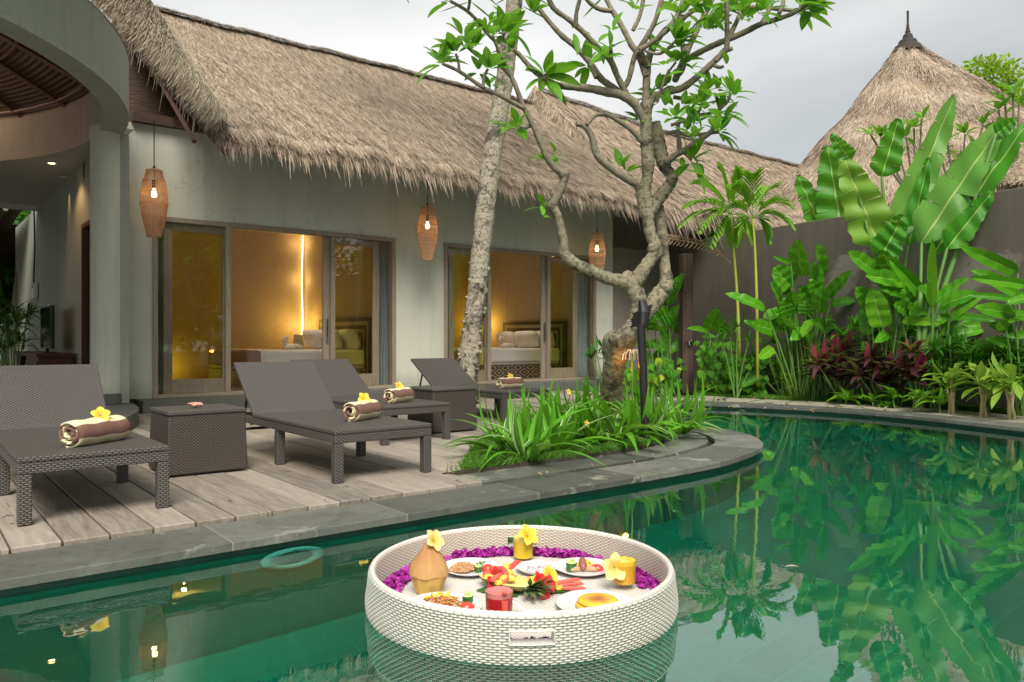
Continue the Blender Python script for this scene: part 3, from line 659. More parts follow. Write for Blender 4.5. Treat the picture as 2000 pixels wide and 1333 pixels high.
# neighbouring lean-to beyond the pavilion
t = thing('lean_to', 'dark thatched lean-to with a crooked pole beyond the pavilion', 'shelter', (-1.5, 19.5, .02))
m = MB(); G = [[(x, 17.4+6*k/10, 3.55-.35*k/10) for k in range(11)] for x in np.linspace(-9, 1.9, 20)]; m.grid(G); m.grid([[(x, 19.9+5*k/10, 3.5-.4*k/10) for k in range(11)] for x in np.linspace(-2, 8, 20)])
m.grid([[(x, 24.9, 3.3), (x, 24.9, 1.7)] for x in np.linspace(-4, 8, 20)])
b = m.build('lean_to_roof', M['soffit']); b.parent = t; b.location = -t.location
m = MB()
for k in range(9): m.tube([(-6+k*.95, 17.4, 3.48), (-6.2+k*.95, 23, 3.15)], .05, 6)
m.tube([onb(76, 385, 19.5), onb(60, 470, 19.5), onb(38, 545, 19.5), onb(29, 620, 19.5), onb(27, 725, 19.5)], .09, 8)
b = m.build('pole', woodmat('crooked_pole', (.10, .085, .06), (.25, .21, .15), (4, 4, .6))); b.parent = t; b.location = -t.location
m = MB(); m.box2(-12, 9, 33, 33.2, .02, 2.2); tag(m.build('garden_wall', M['plaster']), 'plain pale wall closing the garden far behind the lean-to', 'wall')
# ------------------------------------------------------------------ boundary wall
Wa = gx(1443, 14.45, .0); Wb = gx(1947, 10.4, .0); wd = (Wb-Wa).normalized(); wn_ = Vector((-wd.y, wd.x, 0))
if wn_.dot(Vector((SA, CA, 0))) < 0: wn_ = -wn_
E0 = Wa - wd*2.25; E1 = Wb + wd*7
def yw(px):
    r = ray(px, HY); d = Vector((wd.x, wd.y)); A = np.array([[r.x, -d.x], [r.y, -d.y]]); return float(np.linalg.solve(A, np.array([Wa.x, Wa.y]))[0])
def wallmat():
    t = NT('grey_render'); v = t.coord('Object'); n = t.noise(v, 1.1, 5, .65, .3); n2 = t.noise(v, 16, 5, .6); n3 = t.noise(t.coord('Object', (2.5, 2.5, .35)), 2, 5, .6)
    c = t.mix(n3, (.075, .066, .055), (.165, .148, .124)); c = t.mix(t.math('MULTIPLY', n2, .3), c, (.18, .16, .132))
    # a lighter worn patch low behind the big leaves
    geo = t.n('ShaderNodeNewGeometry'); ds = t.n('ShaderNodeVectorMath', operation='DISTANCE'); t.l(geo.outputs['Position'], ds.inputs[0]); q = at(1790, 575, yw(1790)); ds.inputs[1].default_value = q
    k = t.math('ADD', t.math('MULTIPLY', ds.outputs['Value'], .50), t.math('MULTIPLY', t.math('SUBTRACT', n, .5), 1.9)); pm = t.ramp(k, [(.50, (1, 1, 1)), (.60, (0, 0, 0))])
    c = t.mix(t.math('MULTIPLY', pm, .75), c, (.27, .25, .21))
    return t.pbr(c, .8, t.bump(n2, .25, .01), spec=.25)
m = MB(); o3 = wn_*.18
v = [E0, E1, E1+o3, E0+o3]; v = [(p.x, p.y, .0) for p in v] + [(p.x, p.y, 3.0) for p in v]
m.add(v, [[0, 3, 2, 1], [4, 5, 6, 7], [0, 1, 5, 4], [1, 2, 6, 5], [2, 3, 7, 6], [3, 0, 4, 7]])
M_wall = wallmat(); tag(m.build('boundary_wall', M_wall, bevel=.015), 'tall dark grey rendered garden wall with a worn lighter patch', 'wall')
m = MB(); m.box2(10.945, 12.85, 10.78, 10.94, 0, 2.85)
tag(m.build('passage_wall', plaster('taupe_render', (.30, .27, .22)), bevel=.015), 'short grey wall closing the passage at the villa corner', 'wall')
# ------------------------------------------------------------------ conical hut behind the wall
HC = gx(1773, 20, 0)
hut = thing('conical_hut', 'tall conical thatched hut with a dark spire finial behind the wall', 'hut', (HC.x, HC.y, 0))
prof = [(8.66, .10), (8.52, .26), (8.1, .62), (7.6, .98), (6.9, 1.52), (6.2, 2.12), (5.45, 2.80), (4.7, 3.5), (4.0, 4.1), (3.3, 4.55), (2.9, 4.7)]
pz = arr([p[0] for p in prof]); pr_ = arr([p[1] for p in prof]); th0 = math.atan2(-SA, CA)
def rad(z, th):
    r = np.interp(-np.asarray(z), -pz, pr_); q = np.clip((np.cos(th-th0)+.15)/1.15, 0, 1); q = q*q*(3-2*q)
    return r*(1+q*(.42*np.clip((8.7-z)/.8, 0, 1)))
def HP(z, th): r = rad(z, th); return np.stack([r*np.cos(th), r*np.sin(th), z+0*th], -1)
m = MB(); Z, TH = np.meshgrid(pz, np.linspace(0, 2*math.pi, 64, endpoint=False), indexing='ij'); m.grid(HP(Z, TH)*(1, 1, 1)-(0, 0, .06), closed=True, m=1)
n = 150000; u = NR.random(n); z = 8.7-5.8*u**.62; th = NR.random(n)*6.283; p = HP(z, th); d = HP(z-.02, th)-p; sd = HP(z, th+.01)-p; N = np.cross(d, sd); N /= np.linalg.norm(N, axis=1, keepdims=True); N[N[:, 2] < 0] *= -1
p += N*(.03*np.sin(th*9+z*2)+.03*np.sin(z*5.1+th*3))[:, None]
blades(m, p, d, N, .26, .015, .07, .2, 1)
o = m.build('thatch_roof', [M['thatch'], M['thatch_base']]); o.parent = hut
m = MB(); m.lathe([(0, 9.52), (.03, 9.5), (.025, 9.2), (.05, 9.0), (.065, 8.97), (.06, 8.93), (.11, 8.88), (.12, 8.84), (.13, 8.78), (.20, 8.74), (.22, 8.70), (.24, 8.64), (.32, 8.58), (.36, 8.50), (.40, 8.42)], n=20)
o = m.build('finial', simple('finial_black_thatch', (.035, .028, .026), .8, .3, 10)); o.parent = hut
m = MB(); m.lathe([(3.9, 0), (3.9, 3.2)], n=40); o = m.build('round_wall', M['plaster']); o.parent = hut
# corner of another thatched roof at the right, over the wall
g = thing('gate_roof', 'corner of a thick low thatched roof peeping over the wall', 'roof', tuple(gx(2060, 11.3, 0)))
m = MB(); e0 = gx(1949, 11.0, 3.22); e1 = gx(2350, 9.4, 3.2); r0 = gx(1992, 12.2, 3.85); r1 = gx(2350, 10.8, 4.6)
k = np.linspace(0, 1, 30); E = arr([e0.lerp(e1, q) for q in k]); Rr = arr([r0.lerp(r1, q) for q in k]); m.grid([[E[i], Rr[i], Rr[i]-(0, 0, .4)] for i in range(30)], m=1); m.grid([[E[i], E[i]-(0, 0, .22)] for i in range(30)], m=1)
q = NR.random((9000, 1)); i = (NR.random(9000)*28.9).astype(int); p = E[i]*(1-q)+Rr[i]*q; N = np.array([-.3, -.5, .8])+0*p
blades(m, p, (E[i]-Rr[i])*1.0, N, .2, .010, .15, .2, 1)
fringe(m, E, (-.35, -.35, -.8), (-.5, -.5, .4), 2500, .2, .012, .2, .2, .16)
m.grid([[e0, r0], [Vector(e0)-Vector((0, 0, .22)), Vector(r0)-Vector((0, 0, .3))]], m=1)
o = m.build('thatch_roof', [M['thatch'], M['thatch_base']]); o.parent = g; o.location = -g.location
m = MB(); pq = gx(2080, 11.4, 0); m.box2(pq.x-.08, pq.x+.08, pq.y-.08, pq.y+.08, 0, 3.1); o = m.build('post', M['darkwood']); o.parent = g; o.location = -g.location
# ------------------------------------------------------------------ lanterns
def mk_lantern(lab, px, ytop, zc_top):
    Y = 10.0/ray(px, HY).y; zt = CAMZ + (HY-ytop)*Y/FPX; p = at(px, HY, Y)
    t = thing('rattan_lantern', lab, 'lantern', (p.x, p.y, zt), group='hanging rattan lanterns along the eave')
    H = .80; sh = [(0, .085), (.10, .108), (.25, .136), (.40, .152), (.52, .153), (.68, .138), (.84, .108), (1, .078)]
    rr = lambda f: np.interp(f, [s[0] for s in sh], [s[1] for s in sh])
    m = MB(); f_ = np.linspace(0, 1, 14)
    for k in range(44):
        a = 2*math.pi*k/44 + R.uniform(-.02, .02); m.tube([(rr(f)*math.cos(a+.02*math.sin(f*9+k)), rr(f)*math.sin(a+.02*math.sin(f*9+k)), -H*f) for f in f_], .0034, 4, cap=False)
    for f in (0, .02, .16, .34, .50, .52, .70, .86, .98, 1): m.tube([((rr(f)+.004)*math.cos(a), (rr(f)+.004)*math.sin(a), -H*f+.004*math.sin(3*a+f*30)) for a in np.linspace(0, 6.283, 30)], .006, 5, cap=False)
    for k in range(26):
        f = (k+.5)/26; m.tube([((rr(f)-.003)*math.cos(a), (rr(f)-.003)*math.sin(a), -H*f) for a in np.linspace(0, 6.283, 20)], .0022, 4, cap=False)
    b = m.build('shade', M['rattan']); b.parent = t
    m = MB(); m.tube([(0, 0, -.22), (0, 0, -.12)], .022, 10); b = m.build('socket', M['black']); b.parent = t
    m = MB(); m.lathe([(0, -.33), (.02, -.325), (.032, -.30), (.03, -.27), (.016, -.235), (.012, -.22)], n=14); b = m.build('bulb', M['bulb'], smooth=True); b.parent = t
    m = MB(); m.tube([(0, 0, -.12), (0, 0, zc_top-zt)], .006, 6); m.tube([(0, 0, 0), (0, 0, .05)], .014, 8)
    m.tube([(-.09, 0, -.005), (.09, 0, -.005)], .006, 5)
    b = m.build('cord', M['black']); b.parent = t
    lamp('lantern_lamp', t, (0, 0, -.29), 26, (1, .72, .50), .03)
    return t
t = NT('rattan'); rn = t.noise(t.coord('Object'), 40, 3); M['rattan'] = t.pbr(t.mix(rn, (.58, .42, .27), (.80, .64, .46)), .55, spec=.3, trans=.6, tcol=(.95, .70, .46))
mk_lantern('rattan lantern beside the thick column, lit, over the first glass door', 301, 333, 3.66)
mk_lantern('rattan lantern between the two sliding doors, lit, left of the palm trunk', 835, 405, 3.66)
mk_lantern('rattan lantern at the end of the villa behind the frangipani limbs', 1166, 456, 3.66)
# ------------------------------------------------------------------ bedrooms
def bedmat():
    t = NT('carved_batik_wood'); uv = t.n('ShaderNodeUVMap').outputs[0]; s = t.n('ShaderNodeSeparateXYZ'); t.l(uv, s.inputs[0])
    def tri(x, k): return t.math('ABSOLUTE', t.math('SUBTRACT', t.math('FRACT', t.math('MULTIPLY', x, k)), .5))
    a = tri(s.outputs[0], 3.2); b = tri(s.outputs[1], 5.5); d = t.math('ADD', a, b); z = t.math('FRACT', t.math('MULTIPLY', d, 3.0)); l = t.math('GREATER_THAN', z, .68)
    c = t.mix(l, (.07, .045, .03), (.42, .36, .28)); return t.pbr(c, .6)
def headmat():
    t = NT('banded_headboard'); uv = t.n('ShaderNodeUVMap').outputs[0]; s = t.n('ShaderNodeSeparateXYZ'); t.l(uv, s.inputs[0])
    d = t.math('MINIMUM', t.math('MINIMUM', s.outputs[0], t.math('SUBTRACT', 2.06, s.outputs[0])), t.math('SUBTRACT', 1.14, s.outputs[1]))
    z = t.math('FRACT', t.math('MULTIPLY', d, 7.5)); l = t.math('GREATER_THAN', z, .52)
    dots = t.math('GREATER_THAN', t.math('SINE', t.math('MULTIPLY', t.math('ADD', s.outputs[0], s.outputs[1]), 110)), .2)
    c = t.mix(l, (.05, .03, .02), (.45, .38, .29)); c = t.mix(t.math('MULTIPLY', t.math('MULTIPLY', dots, l), .6), c, (.12, .08, .055)); return t.pbr(c, .6)
M['bedmat'] = bedmat(); M['headmat'] = headmat(); M['linen'] = simple('white_linen', (.74, .72, .68), .8, .05, 6, bump=.15, bs=30); M['throw'] = simple('brown_throw', (.33, .22, .16), .9, .15)
def pillow(lab, loc, rz, sx=.55, sy=.2, sz=.36, tilt=.35, mat='linen', grp=None):
    nu, nv = 18, 10; G = []
    for i in range(nu+1):
        th = 2*math.pi*i/nu
        row = []
        for j in range(nv+1):
            ph = -math.pi/2+math.pi*j/nv; e = lambda x, p: math.copysign(abs(x)**p, x)
            row.append((sx/2*e(math.cos(ph), .35)*e(math.cos(th), .45), sy/2*e(math.cos(ph), .9)*e(math.sin(th), .9), sz/2*e(math.sin(ph), .55)))
        G.append(row)
    m = MB(); m.grid(G); o = m.build('pillow', M[mat], smooth=True)
    o.location = loc; o.rotation_euler = (tilt, 0, rz); return tag(o, lab, 'pillow', grp)
def bed(a1, b0, which, foot):
    t = thing('bed', 'wide double bed on a patterned base ' + which, 'bed', (a1-1.05, b0+1.0, .25), group='double beds in the two bedrooms')
    def q(m, nm, mt, **k): o = m.build(nm, mt, **k); o.parent = t; o.location = -t.location; return o
    m = MB(); x0 = a1-2.15; m.box2(x0, a1-.08, b0+.05, b0+1.95, .25, .50); q(m, 'bed_base', M['bedmat'])
    m = MB(); m.box2(x0+.02, a1-.10, b0+.07, b0+1.93, .502, .80)
    q(m, 'mattress', M['linen'], bevel=.05, seg=4)
    m = MB(); m.box2(x0+.25, a1-.12, b0+.03, b0+1.97, .55, .83); q(m, 'duvet', M['linen'], bevel=.06, seg=4)
    m = MB(); m.add([(a1-.07, b0-.03, .25), (a1-.07, b0+2.03, .25), (a1-.07, b0+2.03, 1.39), (a1-.07, b0-.03, 1.39)], [[3, 2, 1, 0]], [[[0, 1.14], [2.06, 1.14], [2.06, 0], [0, 0]]])
    m.box2(a1-.068, a1-.005, b0-.03, b0+2.03, .25, 1.39, m=1); q(m, 'headboard', [M['headmat'], M['darkwood']])
    if foot: m = MB(); m.box2(x0-.01, x0+.22, b0+.02, b0+1.98, .56, .835); q(m, 'bed_throw', M['throw'], bevel=.05, seg=3)
    return t
bed(6.40, 11.9, 'seen through the first sliding door', True); bed(10.76, 11.75, 'seen through the door beside the palm trunk', False)
PG = 'pillows leaning on the headboards'
for i, (dx, b, sy, mt) in enumerate(((.30, 12.2, .2, 'linen'), (.30, 12.85, .2, 'linen'), (.30, 13.45, .2, 'linen'), (.5, 12.45, .16, 'linen'), (.52, 13.2, .16, 'linen'))):
    n_ = ['pillow against the banded headboard at its end nearest the door', 'pillow in the middle of the headboard, first bed', 'pillow at the inner end of the first headboard', 'front pillow overlapping two others on the first bed', 'front pillow nearest the glowing strip on the first bed'][i]
    pillow('white ' + n_, (6.40-dx, b, 1.0), math.pi/2, .6, sy, .38, -.35, mt, PG)
for i, (dx, b) in enumerate(((.3, 12.1), (.3, 12.75), (.3, 13.35), (.5, 12.35))):
    n_ = ['nearest the curtain', 'in the middle of the bands', 'at the inner end beside the palm trunk', 'in front of the one nearest the curtain'][i]
    pillow('white pillow on the second bed ' + n_, (10.76-dx, b, 1.0), math.pi/2, .58, .2, .38, -.35, 'linen', PG)
def towel_roll_animal(lab, loc):
    t = thing('towel_swan', lab, 'folded towel', loc); m = MB()
    m.lathe([(0, .10), (.08, .095), (.14, .05), (.15, .01), (0, 0)], n=16); m.tube([(-.08, 0, .06), (-.13, 0, .14), (-.10, 0, .21), (-.05, 0, .20)], [.05, .04, .035, .02], 8)
    for s in (-1, 1): m.tube([(0, s*.05, .06), (.06, s*.14, .05), (.16, s*.12, .03)], [.04, .045, .02], 8)
    b = m.build('folded_body', M['linen'], smooth=True); b.parent = t; return t
towel_roll_animal('white towel folded into a swan on the first bed', (5.35, 12.9, .835))
towel_roll_animal('white towel folded into a swan on the second bed', (9.9, 12.7, .835))
m = MB()
for k in range(260):
    x, y = 5.0+R.gauss(0, .5), 13.1+R.gauss(0, .35)
    if 4.35 < x < 6.1 and 12.0 < y < 13.8: m.box((x, y, .842), (.035, .025, .012), rotz(R.random()*3))
tag(m.build('scattered_petals', simple('petal_orange', (.75, .40, .12), .7)), 'orange petals scattered over the first bed', 'petals', kind='stuff')
# glowing rope light in the corner of the first room, hidden bedside lamps, added ceiling fill lamps
p0 = Vector((6.36, 14.74, 3.1)); m = MB(); m.tube([(6.36+.03*math.sin(z*2.2)-(.10*(1.3-z)/.5 if z < 1.3 else 0), 14.74-.02*math.cos(z*3), z) for z in np.linspace(3.09, .95, 30)], .011, 6)
t = thing('rope_light', 'glowing yellow rope light hanging down the corner of the first bedroom', 'rope light', (6.36, 14.74, .95)); b = m.build('light_tube', M['led']); b.parent = t; b.location = -t.location
for z in (1.3, 2.2, 2.9): lamp('rope_lamp', t, (-.12, -.12, z-.95), 1.3, (1, .62, .2), .05)
def blamp(a, b, z, W, lab):
    t = thing('bedside_lamp', lab, 'table lamp', (a, b, .25), group='bedside lamps at the inner side of each bed')
    m = MB(); m.box2(-.18, .18, -.18, .18, 0, .5); o = m.build('stand', M['redwood'], bevel=.01); o.parent = t
    m = MB(); m.lathe([(.05, .5), (.06, .62), (.11, .63), (.08, .85)], n=20); o = m.build('lamp_shade', M['linen']); o.parent = t
    lamp('bedside_bulb', t, (0, 0, z-.25), W, (1, .62, .10), .04)
blamp(6.1, 14.35, 1.35, 6, 'small lamp glowing yellow on the wall behind the first bed')
blamp(10.45, 14.3, 1.35, 7, 'small lamp glowing yellow on the wall behind the second bed')
for (a, b, W) in ((3.6, 13.0, 7), (5.35, 12.9, 5.5), (8.2, 13.0, 6), (9.7, 12.75, 4.5)):  # made-up fill lamps brightening the rooms; two of them aim at the beds
    t = thing('bedroom_fill_spot', 'added warm ceiling lamp brightening the bedrooms, out of direct view', 'ceiling light', (a, b, 3.098), group='added bedroom ceiling lamps')
    m = MB(); m.lathe([(0, -.006), (.04, -.006), (.05, 0)], n=16); o = m.build('fill_spot_trim', M['white']); o.parent = t
    lamp('bedroom_fill_lamp', t, (0, 0, -.12), W, (1, .66, .36), .03) if W > 5.6 or W == 5.5 and False else lamp('bedroom_fill_lamp', t, (0, 0, -.05), 62, (1, .76, .55), .03, 'SPOT', 1.15)
for a in (3.75, 7.75):  # lamps made up to turn the back walls yellow
    t = thing('added_floor_wash', 'added floor lamp washing the back wall yellow, ' + ('first bedroom' if a < 5 else 'second bedroom'), 'floor light', (a, 14.5, .25), group='added bedroom wash lamps')
    m = MB(); m.lathe([(0, 0), (.06, 0), (.06, .09), (.05, .1), (.045, .06), (0, .06)], n=16); o = m.build('housing', M['black']); o.parent = t; lamp('floor_wash_lamp', t, (0, -.02, .2), 4.5, (1, .72, .10), .04)
def curtain(px0, px1, lab):
    a0, a1 = fa(px0, 10.86), fa(px1, 10.86); m = MB(); G = []
    for i in range(60):
        f = i/59; G.append([(a0+(a1-a0)*(f if z > 1.6 or z < .9 else .15+.7*f)+0, 10.86+.035*math.sin(f*math.pi*9)+.01*math.sin(z*2+f*20), z) for z in np.linspace(.27, 2.9, 16)])
    m.grid(G); o = m.build('curtain', M['curtain'], smooth=True); return tag(o, lab, 'curtain', 'blue grey curtains at the glass doors')
t = NT('blue_grey_curtain'); M['curtain'] = t.pbr((.34, .42, .45), .85, spec=.2, trans=.3)
curtain(298, 325, 'blue grey curtain gathered by the column, edge of the first door')
curtain(738, 768, 'blue grey curtain gathered at the first door beside the wall between doors')
curtain(1124, 1158, 'blue grey curtain gathered at the second door near the villa corner')
curtain(868, 884, 'blue grey curtain gathered at the second door behind the palm trunk')
# ------------------------------------------------------------------ loungers, side tables, towels
M['wicker'] = weave('dark_wicker', (.006, .005, .005), (.150, .138, .130), .029, .0108, .42, 1.0)
M['wicker_dark'] = weave('side_table_wicker', (.006, .005, .004), (.115, .095, .085), .027, .0105, .40, 1.0)
DZ = .092
def lounger(lab, a0, b0, run=.45, rise=.38, w=.70, rz=0):
    t = thing('sun_lounger', lab, 'sun lounger', (a0, b0, DZ), rz, 'dark wicker sun loungers on the deck')
    zt = .335; th = .052; L = 1.95; hg = 1.46
    m = MB(); m.box2(.0, w, 0, hg, zt-.028, zt); b = m.build('seat', M['wicker'], bevel=.008); b.parent = t
    m = MB()
    for x0, x1, y0, y1 in ((0, w, 0, .06), (0, .05, .06, L), (w-.05, w, .06, L), (.05, w-.05, L-.05, L), (.05, w-.05, hg-.06, hg)): m.box2(x0+.001, x1-.001, y0+.0015, y1, zt-.085, zt-.030)
    b = m.build('seat_frame', M['wicker'], bevel=.006); b.parent = t
    for x in (.002, w-.062):
        for y in (.002, .95):
            m = MB(); m.box((x+.03, y+.03, (zt-.087)/2), (.06, .06, zt-.087), top=1.0); b = m.build('leg', M['wicker'], bevel=.005); b.parent = t
    lb = math.hypot(run, rise); an = math.atan2(rise, run); Mx = Matrix.Translation((0, hg+.01, zt-.012)) @ Matrix.Rotation(an, 4, 'X')
    m = MB(); m.box2(.012, w-.012, 0, lb, -.012, .014, M=Mx); b = m.build('backrest', M['wicker'], bevel=.006); b.parent = t
    uvl = b.data.uv_layers[0].data; co = np.array([v.co for v in b.data.vertices]); Mi = np.linalg.inv(np.array(Mx))
    for p in b.data.polygons:
        for li in p.loop_indices:
            q = Mi @ np.append(co[b.data.loops[li].vertex_index], 1); uvl[li].uv = (q[0], q[1]+q[2])
    m = MB(); y1 = hg+.62*run
    for x in (.09, w-.09): m.tube([(x, y1+.02, zt+.60*rise), (x, min(L-.06, hg+run*1.0), zt-.06)], .011, 6)
    m.tube([(.0, hg+.12, zt-.13), (w, hg+.12, zt-.13)], .012, 6); m.tube([(.06, hg+.2, zt-.1), (w-.06, hg+.2, zt-.1)], .012, 6)
    b = m.build('prop_bar', M['black']); b.parent = t
    return t
lounger('wicker lounger at the pool end beside the pavilion, cut by the picture edge', .455, 4.43, .42, .40, .70)
lounger('wicker lounger standing clear between the two side tables, steep backrest', 2.155, 4.50, .45, .39, .72)
lounger('wicker lounger behind the first side table row, partly hidden by the one in front', 3.26, 5.88, .58, .36, .70)
lounger('farthest wicker lounger, low reclined back beside the palm trunk', 5.22, 6.72, .52, .33, .70)
def wtable(lab, a0, b0):
    t = thing('side_table', lab, 'side table', (a0, b0, DZ), 0, 'dark wicker cube side tables'); w, d, h = .51, .46, .435
    m = MB(); v = []
    for z, e in ((.012, .012), (h-.03, 0)): v += [(-e, -e, z), (w+e, -e, z), (w+e, d+e, z), (-e, d+e, z)]
    m.add(v, [[0, 3, 2, 1], [4, 5, 6, 7], [0, 1, 5, 4], [1, 2, 6, 5], [2, 3, 7, 6], [3, 0, 4, 7]]); b = m.build('woven_body', M['wicker_dark'], bevel=.012, seg=3); b.parent = t
    m = MB(); m.box2(-.006, w+.006, -.006, d+.006, h-.029, h); b = m.build('table_top', M['wicker'], bevel=.010, seg=3); b.parent = t
    m = MB(); m.box2(.02, w-.02, .02, d-.02, 0, .012); b = m.build('base_plate', M['black']); b.parent = t
    return t
wtable('wicker cube table with a pink blossom on it, between the loungers', 1.39, 5.37)
wtable('wicker cube table beside the farthest lounger and the palm', 4.03, 6.29)
def towelmat():
    t = NT('striped_towel'); uv = t.n('ShaderNodeUVMap').outputs[0]; s = t.n('ShaderNodeSeparateXYZ'); t.l(uv, s.inputs[0])
    st = t.ramp(t.math('FRACT', t.math('ADD', t.math('MULTIPLY', s.outputs[0], 5.6), .94)), [(.0, (.74, .67, .44)), (.60, (.74, .67, .44)), (.63, (.165, .075, .062)), (.97, (.165, .075, .062))], 'LINEAR')
    n = t.noise(t.coord('Object'), 90, 3, .7); c = t.mix(t.math('MULTIPLY', n, .25), st, (.40, .33, .24))
    return t.pbr(c, .95, t.bump(t.math('ADD', n, t.noise(t.coord('Object'), 14, 2)), .6, .006), spec=.1)
M['towel'] = towelmat()
def towel(lab, loc, rz, L=.40, r=.078):
    # a sheet rolled into a spiral: outer layer plus real coils at the ends
    t = thing('rolled_towel', lab, 'towel', loc, rz, 'rolled striped towels on the loungers')
    turns = 4.2; N = 110; sp = []
    for i in range(N+1):
        f = i/N; a = -1.2 - f*turns*2*math.pi; rr = r*(1-.86*f)
        sp.append((rr*math.cos(a)*1.06, rr*math.sin(a)*.93+r*.93))
    arc_ = [0]
    for i in range(N): arc_.append(arc_[-1]+math.dist(sp[i], sp[i+1]))
    xs = np.linspace(-L/2, L/2, 14); G = []; U = []
    for k, x in enumerate(xs):
        e = abs(x)/(L/2); sq = 1-.10*max(0, e-.75)/.25
        G.append([(x + .012*math.sin(i*.35)*(1 if abs(e-1) < .01 else 0), p[0]*sq, (p[1]-r)*sq+r + .003*math.sin(x*40+i*.1)) for i, p in enumerate(sp)])
        U.append([(arc_[i], x) for i in range(N+1)])
    m = MB(); m.grid(G, U); b = m.build('towel_roll', M['towel'], smooth=True); b.parent = t
    so_ = b.modifiers.new('thick', 'SOLIDIFY'); so_.thickness = .009; so_.offset = -1
    return t
STOP = DZ+.335
towel('rolled towel on the lounger nearest the pavilion, stripe facing the pool', (.86, 4.80, STOP), math.radians(38), .38, .075)
towel('rolled towel on the clear standing lounger between the side tables', (2.62, 5.03, STOP), math.radians(32), .33, .072)
towel('rolled towel on the partly hidden lounger', (3.60, 6.20, STOP), math.radians(28), .33, .070)
towel('rolled towel on the farthest lounger, seen above the lily leaves', (5.66, 7.16, STOP), math.radians(2), .32, .068)
def petalmat(name, cin, cout, sp=.35):
    t = NT(name); uv = t.n('ShaderNodeUVMap').outputs[0]; s = t.n('ShaderNodeSeparateXYZ'); t.l(uv, s.inputs[0])
    c = t.ramp(s.outputs[1], [(.05, cin), (sp+.3, cout)]); return t.pbr(c, .5, trans=.25, spec=.3)
M['plu_y'] = petalmat('frangipani_yellow', (.85, .45, .02), (.90, .74, .10)); M['plu_p'] = petalmat('frangipani_pink', (.85, .45, .15), (.85, .38, .36)); M['plu_w'] = petalmat('frangipani_pale', (.88, .48, .03), (.90, .80, .35))
M['orchid'] = petalmat('orchid_purple', (.65, .35, .6), (.36, .02, .30)); M['hibis'] = petalmat('blossom_red', (.5, .02, .02), (.75, .05, .05)); M['greenstem'] = simple('green_stem', (.12, .25, .05), .5)
def bloom(mb, c, r, n=5, tilt=.5, rz=0, M_=None, wd=.82, cup=.35):
    for k in range(n):
        a = rz+2*math.pi*k/n; G = []; U = []
        for i in range(6):
            f = i/5; w_ = r*wd*math.sin(math.pi*min(1, .12+.80*f))**.8*(1 if f < 1 else .55); h = r*(cup*f + .25*f*f*tilt - .25*f**3)
            row = []
            for j, q in enumerate((-1, 0, 1)):
                x = r*f; y = w_*q*.5; z = h+abs(q)*w_*.12
                v = Vector((x*math.cos(a)-y*math.sin(a), x*math.sin(a)+y*math.cos(a), z))
                if M_ is not None: v = M_ @ v
                row.append(v+Vector(c))
            G.append(row); U.append([(0, f), (.5, f), (1, f)])
        mb.grid(G, U)
def flower(lab, loc, mat, r=.04, tx=.5, ty=0, rz=0, stem=False, name='frangipani_flower', grp=None, n=5):
    m = MB(); Mx = Matrix.Rotation(tx, 3, 'X') @ Matrix.Rotation(ty, 3, 'Y'); bloom(m, (0, 0, 0), r, n, rz=rz, M_=Mx)
    t = thing(name, lab, 'flower', loc, 0, grp); o = m.build('petals', M[mat], smooth=True); o.parent = t
    m = MB(); m.tube([Mx @ Vector((0, 0, .004)), Mx @ Vector((0, 0, -r*.3)), Mx @ Vector((0.004, 0, -r*.55))], [.004, .003, .002], 6); o = m.build('stalk', M['greenstem']); o.parent = t
    return t
FG = 'yellow frangipani flowers laid on the towels'
TC = -ANG
def face(): return 0
flower('yellow frangipani flower on the towel nearest the pavilion', (.885, 4.80, STOP+.150), 'plu_y', .052, .95, .0, .3, grp=FG)
flower('yellow frangipani flower on the towel of the clear standing lounger', (2.63, 5.03, STOP+.146), 'plu_y', .050, 1.1, -.1, .8, grp=FG)
flower('yellow frangipani flower on the towel of the partly hidden lounger', (3.60, 6.20, STOP+.142), 'plu_y', .050, 1.1, .1, 0, grp=FG)
flower('yellow frangipani flower on the farthest rolled towel', (5.66, 7.16, STOP+.138), 'plu_y', .045, 1.0, 0, .5, grp=FG)
flower('pink frangipani blossom lying on the cube table', (1.63, 5.60, DZ+.447), 'plu_p', .055, .15, 0, .4)
# ------------------------------------------------------------------ floating breakfast tray
TX = at(1018, HY, 2.955); TC0 = Vector((TX.x, TX.y, 0)); toc = math.atan2(-CA, -SA)     # toc: direction from the tray towards the camera
def canemat(name, hi, lo):
    t = NT(name); g = t.n('ShaderNodeNewGeometry'); k = t.ramp(g.outputs['Pointiness'], [(.44, lo), (.53, hi)]); n = t.noise(t.coord('Object'), 30, 3)  # crease shade put into the colour: darker between the strands
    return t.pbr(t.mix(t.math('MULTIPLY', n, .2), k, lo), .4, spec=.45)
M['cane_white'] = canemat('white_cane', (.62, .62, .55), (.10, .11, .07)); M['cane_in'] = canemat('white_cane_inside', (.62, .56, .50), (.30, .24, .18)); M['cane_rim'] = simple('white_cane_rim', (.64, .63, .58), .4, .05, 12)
tray = thing('floating_tray', 'big round white woven breakfast tray floating on the pool', 'floating tray', tuple(TC0))
NTH, NZ = 1740, 116; ROWS = 19; STR = 124
